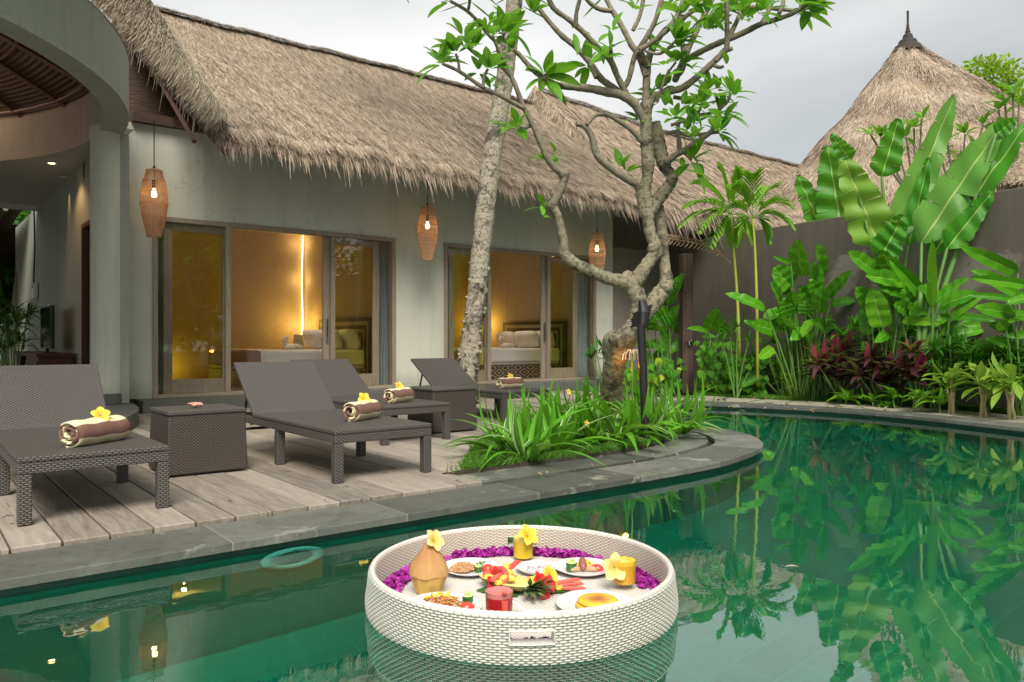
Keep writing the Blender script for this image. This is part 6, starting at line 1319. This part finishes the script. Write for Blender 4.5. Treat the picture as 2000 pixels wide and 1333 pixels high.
clump('heliconia', 'shaded heliconia between the black pole and the shower post', 'heliconia', Z6(0, 900)[0], 14.0, [(Z6(*q[0]), Z6(*q[1]), q[2]/2.857)+tuple(q[3:]) for q in E_], grp=HG, stembase_w=40)
F_ = [((240, 700), (290, 572), 76), ((290, 720), (320, 640), 60), ((250, 720), (115, 692), 34), ((280, 740), (200, 740), 40)]
clump('heliconia', 'small heliconia just right of the shower post', 'heliconia', Z6(250, 960)[0], 13.5, [(Z6(*q[0]), Z6(*q[1]), q[2]/2.857) for q in F_], grp=HG, stembase_w=20)
# bananas
def ban(lab, base, Yb, leaves, pseudo=None):
    root = gx(base, Yb, .05); t = thing('banana_plant', lab, 'banana plant', tuple(root), group='big banana plants at the wall'); m = MB(); s = MB()
    for (a, b, w, k, sag) in leaves:
        Y = Yb+R.uniform(-.2, .2); A, B = pl(m, a, b, w*.95, Y, Y-.1, sag, .20, 'ban', 40, 0, k, .3, 4, .05, .55)
        g = root+Vector((R.uniform(-.05, .05), R.uniform(-.05, .05), .9)); s.tube(cr_path([tuple(root), tuple(g), tuple(g.lerp(A, .6)), tuple(A)], 6), [.05]*6+[.035]*6+[.022]*6+[.018], 8)
    o = m.build('leaves', [M['banana'], M['banana_y'], M['banana_p']], smooth=True); o.parent = t; o.location = -t.location
    o = s.build('stems', M['stem'], smooth=True); o.parent = t; o.location = -t.location
ban('banana plant rising beyond the wall, two upright leaves over the coping', 1640, yw(1620)+1.1, [((1600, 440), (1556, 342), 66, 0, .03), ((1642, 440), (1616, 284), 92, 0, .0)])
ban('banana plant with a torn yellowing leaf and a tall pale leaf', 1752, yw(1745)-.55, [((1716, 478), (1645, 305), 104, 1, .02), ((1722, 345), (1755, 232), 66, 0, .05), ((1752, 462), (1866, 184), 82, 2, -.02), ((1775, 480), (1815, 308), 46, 0, 0), ((1722, 500), (1765, 420), 70, 0, 0), ((1660, 312), (1622, 262), 40, 0, 0)])
ban('banana plant with two huge leaves slanting to the picture edge', 1800, yw(1830)-.5, [((1822, 500), (2012, 236), 92, 0, .02), ((1800, 475), (1962, 236), 96, 2, .04), ((1850, 485), (1940, 372), 62, 0, 0), ((1946, 262), (1985, 232), 40, 0, 0)])
# twin slender palms
def palmlet(lab, stem, Y, crown, seed, dead=None):
    rr = random.Random(seed); root = gx(stem[0][0], Y, .05); t = thing('cane_palm', lab, 'palm', tuple(root), group='twin slender cane palms'); s = MB()
    P = cr_path([tuple(at(x, y, Y)) for x, y in stem], 5); s.tube(P, [.028-.012*i/len(P) for i in range(len(P))], 8); o = s.build('stem', M['stem_y'], smooth=True); o.parent = t; o.location = -t.location
    m = MB(); top = Vector(P[-1])
    for (dx, dy, L) in crown:
        tip = at(stem[-1][0]+dx, stem[-1][1]+dy, Y-.4+rr.random()*.8); n = 12; ax = [top.lerp(tip, f)+Vector((0, 0, .28*L*f*(1-f)*4*.5)) for f in np.linspace(0, 1, n)]; m.tube(ax, .006, 4, m=0)
        for i in range(2, n):
            d = (ax[i]-ax[i-1]).normalized(); sd = d.cross(Vector((0, 0, 1))).normalized()
            for sg in (-1, 1):
                l = .36*math.sin(math.pi*(.15+.8*i/n))*rr.uniform(.8, 1.1); q = (d*.85+sd*sg*.62+Vector((0, 0, -.05))).normalized(); lf(m, ax[i], ax[i]+q*l, .062, (0, 0, 1), .05, 5)
    o = m.build('fronds', leafmat('cane_palm_leaf', (.08, .28, .015), (.22, .44, .03), (.3, .42, .08), 2, .4)); o.parent = t; o.location = -t.location
    if dead:
        m = MB(); ax = [at(x, y, Y) for x, y in dead]; ax = [Vector(p) for p in cr_path([tuple(p) for p in ax], 5)]; m.tube(ax, .008, 5)
        for i in range(4, len(ax)):
            for sg in (-1, 1): d = (ax[i]-ax[i-1]).normalized(); q = (d*.6+Vector((0, 0, sg*.55))+Vector((0, sg*.3, 0))).normalized(); lf(m, ax[i], ax[i]+q*.16, .018, (0, -1, .3), .1, 4)
        o = m.build('withered_frond', M['dead']); o.parent = t; o.location = -t.location
palmlet('cane palm with a withered frond drooping towards the shower post', [(1447, 745), (1441, 600), (1434, 500), (1428, 420)], 12.9, [(-85, -15, 1), (-60, 30, 1), (-70, -60, 1), (-20, -85, 1), (20, -75, 1), (60, -20, 1), (-40, 60, 1), (40, 50, 1), (-95, 20, 1), (10, 60, .8)], 3, [(1428, 515), (1400, 490), (1370, 478), (1330, 470), (1300, 465)])
palmlet('cane palm with a clean green stem nearest the heliconias', [(1480, 745), (1478, 590), (1474, 480), (1470, 428)], 12.5, [(-40, -60, 1), (0, -85, 1), (40, -60, 1), (70, -25, 1), (75, 15, 1), (-60, -10, 1), (30, 40, 1), (-30, 45, 1)], 8)
# purple cordylines
M['cord'] = leafmat('cordyline_purple', (.035, .012, .020), (.10, .03, .05), (.16, .04, .07), 3, .3, .35); M['cord_r'] = leafmat('cordyline_magenta', (.20, .015, .055), (.32, .035, .085), (.5, .12, .18), 3, .4, .35)
def tuft(mb, c, n, L, w, up, shape='lance', rr=R, mfn=None, sag=.10, e0=-.2, e1=1.3, hook=.25):
    for k in range(n):
        a = rr.random()*6.283; e = rr.uniform(e0, e1); d = Vector((math.cos(a)*math.cos(e), math.sin(a)*math.cos(e), math.sin(e))); l = L*rr.uniform(.65, 1.1); T = Vector(c)+d*l; T.z -= hook*l*math.cos(e)
        mb.cur = mfn(e) if mfn else 0; lf(mb, c, T, w*rr.uniform(.8, 1.2), (0, 0, 1) if e < 1.0 else (math.cos(a), math.sin(a), .4), sag, 6, shape, .18); mb.cur = 0
def plant(name, lab, cat, px, off, crowns, L, w, mats, n=18, shape='lance', grp=None, mfn=None, stemmat='stem', stemr=.012, e0=-.2, e1=1.3, seed=0, hook=.25, sag=.1):
    rr = random.Random(seed+px); Y = yw(px)-off; root = gx(px, Y, .05); t = thing(name, lab, cat, tuple(root), group=grp); m = MB(); s = MB()
    for (x, y) in crowns:
        c = at(x, y, Y+rr.uniform(-.1, .1)); s.tube([root+Vector((rr.uniform(-.05, .05), rr.uniform(-.05, .05), 0)), root.lerp(c, .5)+Vector((0, 0, .03)), c], [stemr, stemr*.9, stemr*.8], 6); tuft(m, c, n, L, w, None, shape, rr, mfn, sag, e0, e1, hook)
    o = m.build('leaves', [M[x] for x in mats], smooth=True); o.parent = t; o.location = -t.location
    o = s.build('stems', M[stemmat]); o.parent = t; o.location = -t.location; return t
CG = 'purple cordylines in front of the heliconias'
pk_ = lambda e: 1 if e > .95 else 0
plant('cordyline', 'purple cordyline with an upright magenta tip, next to the tall heliconia', 'cordyline', 1640, .95, [(1643, 690), (1622, 715), (1655, 722), (1608, 735), (1640, 745), (1630, 700), (1600, 715), (1665, 740)], .42, .085, ('cord', 'cord_r'), 22, grp=CG, mfn=pk_)
plant('cordyline', 'darkest cordyline, low and wide, in the middle of the three', 'cordyline', 1716, .95, [(1712, 700), (1690, 712), (1728, 718), (1702, 745), (1745, 725), (1680, 738), (1722, 748)], .40, .085, ('cord', 'cord_r'), 22, grp=CG, mfn=lambda e: 1 if e > 1.15 else 0, seed=4)
plant('cordyline', 'cordyline with the brightest magenta leaves, beside the green stem', 'cordyline', 1790, .95, [(1786, 690), (1790, 718), (1768, 728), (1800, 738), (1778, 745)], .36, .09, ('cord', 'cord_r'), 20, grp=CG, mfn=lambda e: 1 if e > .6 else 0, seed=9)
# yellow green dracaenas
M['drac'] = leafmat('dracaena_lime', (.14, .32, .03), (.30, .46, .06), (.40, .50, .14), 3, .35, .4); M['pstem'] = simple('pale_stem', (.42, .34, .18), .7, .2)
DG = 'lime dracaenas with pale stems by the path'
for i, (px, y, lab) in enumerate(((1858, 745, 'lime dracaena with a twisted yellow leaf, first of the row'), (1922, 742, 'tallest lime dracaena with pale stems, middle of the row'), (1974, 748, 'lime dracaena at the picture edge'))):
    plant('dracaena', lab, 'dracaena', px, 1.15, [(px-9, y+12), (px+8, y+6), (px, y-4), (px+2, y+14)], .50, .10, ('drac',), 8, 'obov', grp=DG, stemmat='pstem', stemr=.016, e0=-.05, e1=1.05, seed=i*3, hook=.42)
# fine green shrubs behind them
M['shrub'] = leafmat('lady_palm_leaf', (.02, .14, .01), (.06, .26, .02), (.10, .26, .05), 2, .3, .35)
SG = 'dense green shrubs under the wall'
for i, (px, y, lab) in enumerate(((1862, 690, 'fine leaved green shrub nearest the cordylines'), (1925, 700, 'fine leaved green shrub behind the middle dracaena'), (1985, 695, 'fine leaved green shrub at the picture edge'))):
    plant('lady_palm', lab, 'shrub', px, .55, [(px+R.uniform(-40, 40), y+R.uniform(-14, 60)) for _ in range(17)], .32, .036, ('shrub',), 24, grp=SG, e0=-.3, e1=1.3, seed=i*7, hook=.3)
# ferns along the path
M['fern'] = leafmat('birds_nest_fern', (.09, .32, .015), (.20, .46, .03), (.30, .45, .08), 6, .4, .35)
FG2 = 'low bright ferns along the flagstones'
for i, (px, y, n, L, lab) in enumerate(((1652, 783, 12, .36, 'bright fern at the foot of the first cordyline'), (1705, 786, 12, .34, 'bright fern with arching leaves, second along the path'), (1745, 780, 10, .32, 'bright fern tucked behind the second'), (1800, 786, 11, .34, 'bright fern in the gap between cordyline and dracaena'), (1835, 790, 9, .3, 'bright fern at the first dracaena foot'), (1734, 796, 6, .2, 'tiny fern growing over the flagstone edge'))):
    plant('fern', lab, 'fern', px, 1.25, [(px, y)], L, .075, ('fern',), int(n*1.5), 'strap', grp=FG2, e0=.1, e1=1.1, seed=i*5, hook=.35, sag=.16)
M['pand'] = leafmat('pandanus_leaf', (.10, .26, .02), (.22, .38, .05), (.35, .42, .12), 2, .35, .4)
for i, (px, y, lab) in enumerate(((1527, 745, 'spiky pandanus rosette under the twin palms'), (1587, 752, 'smaller spiky pandanus rosette under the tall heliconia'), (1540, 772, 'low spiky rosette at the path edge'))):
    plant('pandanus', lab, 'pandanus', px, 1.0, [(px, y), (px+4, y-16)], .24, .022, ('pand',), 40, 'strap', grp='spiky rosettes under the palms', e0=-.2, e1=1.5, seed=i*3, hook=.1, sag=.03)
# heart leaved climbers
M['heart'] = leafmat('heart_leaf', (.015, .10, .004), (.10, .33, .012), (.16, .36, .06), 9, .35, .7)
M['heart_y'] = leafmat('heart_leaf_yellow', (.22, .38, .02), (.38, .46, .04), (.4, .5, .1), 9, .35, .35)
def hearts(lab, px, Y, x0, x1, y0, y1, n, seed, s=1.0):
    rr = random.Random(seed); root = gx(px, Y, .05); t = thing('climber', lab, 'climber', tuple(root), group='heart leaved climbers'); m = MB(); st = MB()
    for k in range(n):
        x, y = rr.uniform(x0, x1), rr.uniform(y0, y1); c = at(x, y, Y+rr.uniform(-.35, .3)); l = rr.uniform(.08, .15)*s; a = rr.uniform(-1, 1); d = Vector((CA*a*.7, -SA*a*.7, -.8)).normalized(); m.cur = 1 if rr.random() < .1 else 0
        lf(m, c, c+d*l-Vector((SA, CA, 0))*l*.3, l*.95, -ray(x, y)+Vector((rr.uniform(-.9, .9), rr.uniform(-.9, .9), rr.uniform(-.2, .9))), .06, 8, 'heart', .10); m.cur = 0
        if k % 3 == 0: st.tube([root+Vector((rr.uniform(-.2, .2), rr.uniform(-.2, .2), 0)), c], .004, 4)
    o = m.build('leaves', [M['heart'], M['heart_y']], smooth=True); o.parent = t; o.location = -t.location; o = st.build('stems', M['stem']); o.parent = t; o.location = -t.location
hearts('heart leaved climber piled right beside the shower post', 1400, 13.3, 1362, 1432, 665, 768, 190, 1)
hearts('heart leaved climber with some yellow leaves under the twin palms', 1455, 12.9, 1425, 1495, 690, 768, 190, 2)
hearts('large leaved climber low behind the planter and the pole', 1290, 13.2, 1255, 1315, 700, 765, 46, 3, 1.1)
hearts('climber in the shade between frangipani trunk and pole', 1225, 12.5, 1200, 1250, 705, 760, 40, 4, 1.0)
hearts('heart leaved climber low at the left of the shower post', 1325, 13.6, 1300, 1332, 700, 765, 24, 5, 1.0)
plant('understory_palm', 'small feathery palm under the twin cane palms', 'palm', 1437, 2.0, [(1425, 650), (1440, 640), (1462, 665), (1478, 700), (1410, 665)], .34, .02, ('shrub',), 26, grp=None, seed=3)
plant('shade_shrub', 'dark slender shrub growing at the villa corner behind the trunk', 'shrub', 1180, 3.9, [(1165, 690), (1178, 680), (1190, 700), (1155, 700)], .34, .05, ('shrub',), 10, seed=11)
# shower post
sp = gx(1340, 13.8, .05); t = thing('shower_post', 'weathered wooden outdoor shower post at the wall', 'shower', tuple(sp), -ANG+.25); m = MB(); m.box((0, 0, 1.24), (.20, .16, 2.48), top=.97); o = m.build('post', M['postwood'] if 'postwood' in M else woodmat('old_sleeper', (.055, .035, .028), (.17, .12, .10), (6, 6, .5), .8, .2, .6), bevel=.012); o.parent = t
m = MB(); m.tube([(-.08, -.02, 1.97), (-.25, -.02, 1.98), (-.28, -.02, 1.95), (-.28, -.02, 1.88)], .011, 8); m.lathe([(0, 1.885), (.02, 1.885), (.085, 1.86), (.085, 1.845), (0, 1.845)], (-.28, -.02, 0), 20); o = m.build('shower_head', simple('chrome', (.7, .7, .7), .15, metal=1)); o.parent = t
m = MB(); m.tube([(0, -.075, .92), (0, -.13, .92)], .025, 10); m.tube([(-.03, -.12, .92), (.03, -.12, .92), (.05, -.12, .95)], .009, 6); m.tube([(0, -.12, .92), (0, -.13, .85)], .012, 8); o = m.build('tap', simple('chrome_tap', (.7, .7, .7), .2, metal=1)); o.parent = t
# ground cover between plants and path
gp = [gx(1380, 13.0), gx(1500, 12.2), gx(1640, 11.8), gx(1800, 11.0), gx(2000, 10.0), gx(2100, 9.7), gx(2100, 10.4), gx(1950, 10.4), gx(1600, 12.6), gx(1400, 14.0)]
grass('ground_cover', [(p.x, p.y) for p in gp], 34000, .11, 'short green ground cover along the bed', .03)
def litter(lab, n, reg, L, mat, seed):
    rr = random.Random(seed); m = MB()
    for k in range(n):
        p = gx(rr.uniform(reg[0], reg[1]), rr.uniform(reg[2], reg[3]), .098 if reg[2] < 6 else .075); a = rr.random()*6.28; d = Vector((math.cos(a), math.sin(a), 0)); lf(m, p, p+d*L*rr.uniform(.5, 1), L*.3, (0, 0, 1), .12, 4)
    tag(m.build('leaf_litter', M[mat]), lab, 'leaves', kind='stuff')
litter('dry fallen leaves on the flagstones and soil', 70, (1370, 1950, 9.8, 12.4), .12, 'dead', 5)
litter('a few dry leaves lying on the planter paving and the deck boards', 26, (880, 1350, 4.9, 7.2), .07, 'dead', 8)

# filler growth in the shade behind the big leaves
for i, (px, y0, y1, lab) in enumerate(((1545, 640, 740, 'dark leafy undergrowth shrub between the twin palms and the tall heliconia'), (1610, 660, 740, 'dark leafy undergrowth shrub behind the first cordyline'), (1675, 640, 730, 'dark leafy undergrowth shrub behind the middle cordyline'), (1750, 640, 735, 'dark leafy undergrowth shrub below the banana stems'), (1825, 670, 745, 'dark leafy undergrowth shrub left of the fine leaved shrubs'), (1490, 680, 750, 'dark leafy undergrowth shrub by the cane palm stems'))):
    rr_ = random.Random(i+50); plant('undergrowth_shrub', lab, 'shrub', px, .45, [(px+rr_.uniform(-34, 34), rr_.uniform(y0, y1)) for _ in range(9)], .30, .07, ('heli',), 10, grp='dark undergrowth shrubs at the wall foot', seed=i*5, e0=-.3, e1=1.3)
# ------------------------------------------------------------------ trees and shrubs farther off
def tree(lab, loc, H, cr_, n, leaf, mat, trunk_h, seed, cat='tree', grp=None, trunk_r=.15, name='garden_tree', flat=.8):
    rr = random.Random(seed); t = thing(name, lab, cat, tuple(loc), group=grp); s = MB(); tips = []
    s.tube([(0, 0, 0), (.1, .05, trunk_h*.5), (0, .1, trunk_h)], [trunk_r, trunk_r*.8, trunk_r*.6], 10)
    for k in range(9):
        a = k*2.4; e = rr.uniform(.3, 1.2); T = Vector((math.cos(a)*math.cos(e)*cr_*.75, math.sin(a)*math.cos(e)*cr_*.75, trunk_h+math.sin(e)*(H-trunk_h)*.8)); s.tube([(0, .1, trunk_h*.9), Vector((0, .1, trunk_h)).lerp(T, .5)+Vector((0, 0, .15)), T], [trunk_r*.4, trunk_r*.25, trunk_r*.1], 6); tips.append(T)
    o = s.build('trunk', M['frbark'], smooth=True); o.parent = t
    k = n; cl = []
    for _ in range(34):
        b = rr.choice(tips); cl.append((b+Vector((rr.gauss(0, 1), rr.gauss(0, 1), rr.gauss(0, .8)))*0+Vector((rr.gauss(0, cr_*.33), rr.gauss(0, cr_*.33), rr.gauss(0, (H-trunk_h)*.17))), rr.uniform(.22, .42)*cr_))
    ci = NR.integers(0, len(cl), k); C = arr([tuple(c[0]) for c in cl])[ci]; Rr_ = arr([c[1] for c in cl])[ci][:, None]; d = NR.normal(0, 1, (k, 3)); d /= np.linalg.norm(d, axis=1, keepdims=True); P = C+d*Rr_*(NR.random((k, 1))**.4)*[1, 1, flat]
    D = d*.6+NR.normal(0, .6, (k, 3))+[0, 0, -.25]; N = NR.normal(0, .5, (k, 3))+[0, 0, 1]; m = MB(); D = D/np.linalg.norm(D, axis=1, keepdims=True)
    S = np.cross(D, N); S /= np.linalg.norm(S, axis=1, keepdims=True); L = leaf*(.6+.8*NR.random((k, 1))); W = L*.42
    v = np.stack([P, P+D*L*.5+S*W*.5, P+D*L, P+D*L*.5-S*W*.5], 1); m.add(v.reshape(-1, 3), np.arange(k*4).reshape(k, 4)); o = m.build('crown', M[mat]); o.parent = t; return t
M['lime'] = leafmat('lime_tree_leaf', (.13, .30, .012), (.34, .48, .03), (.3, .4, .1), 1, .4); M['dk'] = leafmat('dark_tree_leaf', (.02, .09, .01), (.06, .18, .02), (.1, .2, .04), 1, .3)
tree('bright lime green tree behind the conical hut at the picture edge', gx(2010, 24, 0), 8.6, 2.9, 42000, .20, 'lime', 3.2, 2)
tree('lime green treetop lower behind the first one', gx(2110, 23, 0), 7.2, 3.0, 20000, .20, 'lime', 3.0, 5)
# slim plumeria shrub between the banana leaves and the hut
def plum(lab, px, Y, tips, seed):
    rr = random.Random(seed); root = gx(px, Y, 0); t = thing('young_plumeria', lab, 'shrub', tuple(root), group='young plumerias behind the wall'); s = MB(); m = MB()
    hub = at(px, 400, Y)
    s.tube([root, hub], [.05, .035], 8)
    for (x, y) in tips:
        e = at(x, y, Y+rr.uniform(-.3, .3)); md = hub.lerp(e, .5)+Vector((0, 0, -.08)); s.tube([hub, md, e], [.03, .02, .015], 6); rosette(m, e, (rr.uniform(-.3, .3), rr.uniform(-.3, .3), 1), 9, .30, 1.1, .26)
    o = s.build('stems', M['twig']); o.parent = t; o.location = -t.location; o = m.build('crown', M['frleaf'], smooth=True); o.parent = t; o.location = -t.location
plum('young plumeria seen between the slanting banana leaves', 1872, 13.4, [(1850, 275), (1885, 262), (1905, 290), (1920, 245), (1875, 310), (1935, 275), (1835, 300)], 3)
plum('young plumeria tuft left of the pale banana leaf', 1790, 13.6, [(1785, 250), (1800, 232), (1770, 268), (1720, 270), (1700, 262), (1745, 320), (1755, 300)], 4)
plum('young plumeria against the sky near the picture edge', 1985, 13.0, [(1962, 200), (1978, 180), (1990, 205), (1950, 215)], 6)
# greenery behind the pavilion
def bush(lab, px, Y, x0, x1, y0, y1, n, L, seed, name='garden_shrub', w=.045):
    rr = random.Random(seed); root = gx(px, Y, .03); t = thing(name, lab, 'shrub', tuple(root), group='shade plants beyond the pavilion'); m = MB(); s = MB()
    for k in range(n):
        c = at(rr.uniform(x0, x1), rr.uniform(y0, y1), Y+rr.uniform(-.4, .4)); tuft(m, c, 13, L, w, None, 'lance', rr, None, .1, -.2, 1.2, .35); s.tube([root, c], .01, 5)
    o = m.build('leaves', M['dk']); o.parent = t; o.location = -t.location; o = s.build('stems', M['stem']); o.parent = t; o.location = -t.location
bush('dark fan palm with spiky leaves beside the media console', 25, 12.3, -10, 55, 610, 690, 14, .42, 1, 'fan_palm', .035)
bush('dark leafy shrub far behind the lean-to pole', 10, 21, -30, 60, 560, 660, 16, .7, 2, w=.12)
bush('second dark shrub farther behind the fan palm', -40, 19, -120, 0, 560, 680, 16, .7, 3, w=.12)
for i, (x, y, H, c, lab) in enumerate(((2.6, 28.5, 6, 3.4, 'dark tree beyond the lean-to, nearest the wall'), (-2.5, 29, 6.5, 3.5, 'dark tree beyond the lean-to, farther out'), (.2, 26.2, 4, 2.4, 'low dark tree close behind the lean-to'))):
    tree(lab, Vector((x, y, 0)), H, c, 6000, .3, 'dk', H*.35, 20+i, grp='trees beyond the lean-to')
# invented trees on the unseen far bank, added for the glass doors to mirror
for i, (x, y, H, c, mt, lab) in enumerate(((6.5, -6.5, 8.5, 3.6, 'lime', 'added bushy tree across the pool, mirrored in the first glass door'), (10.5, -7.5, 9, 4.0, 'dk', 'added dark tree across the pool, mirrored in the doors'), (16, -5.5, 8.5, 3.6, 'lime', 'added tree across the pool beyond the wall end'), (2.0, -9.5, 9.0, 3.8, 'dk', 'added tall dark tree across the pool, farthest from the wall'), (4.6, -8.2, 5.5, 3.0, 'dk', 'added low rounded tree filling the gap behind the lime one'), (8.6, -9.5, 6.5, 3.4, 'lime', 'added lime tree filling the gap on the far bank'))):
    tree(lab, Vector((x, y, 0)), H, c, 15000, .34, mt, H*.2, 40+i, grp='added trees on the far bank')
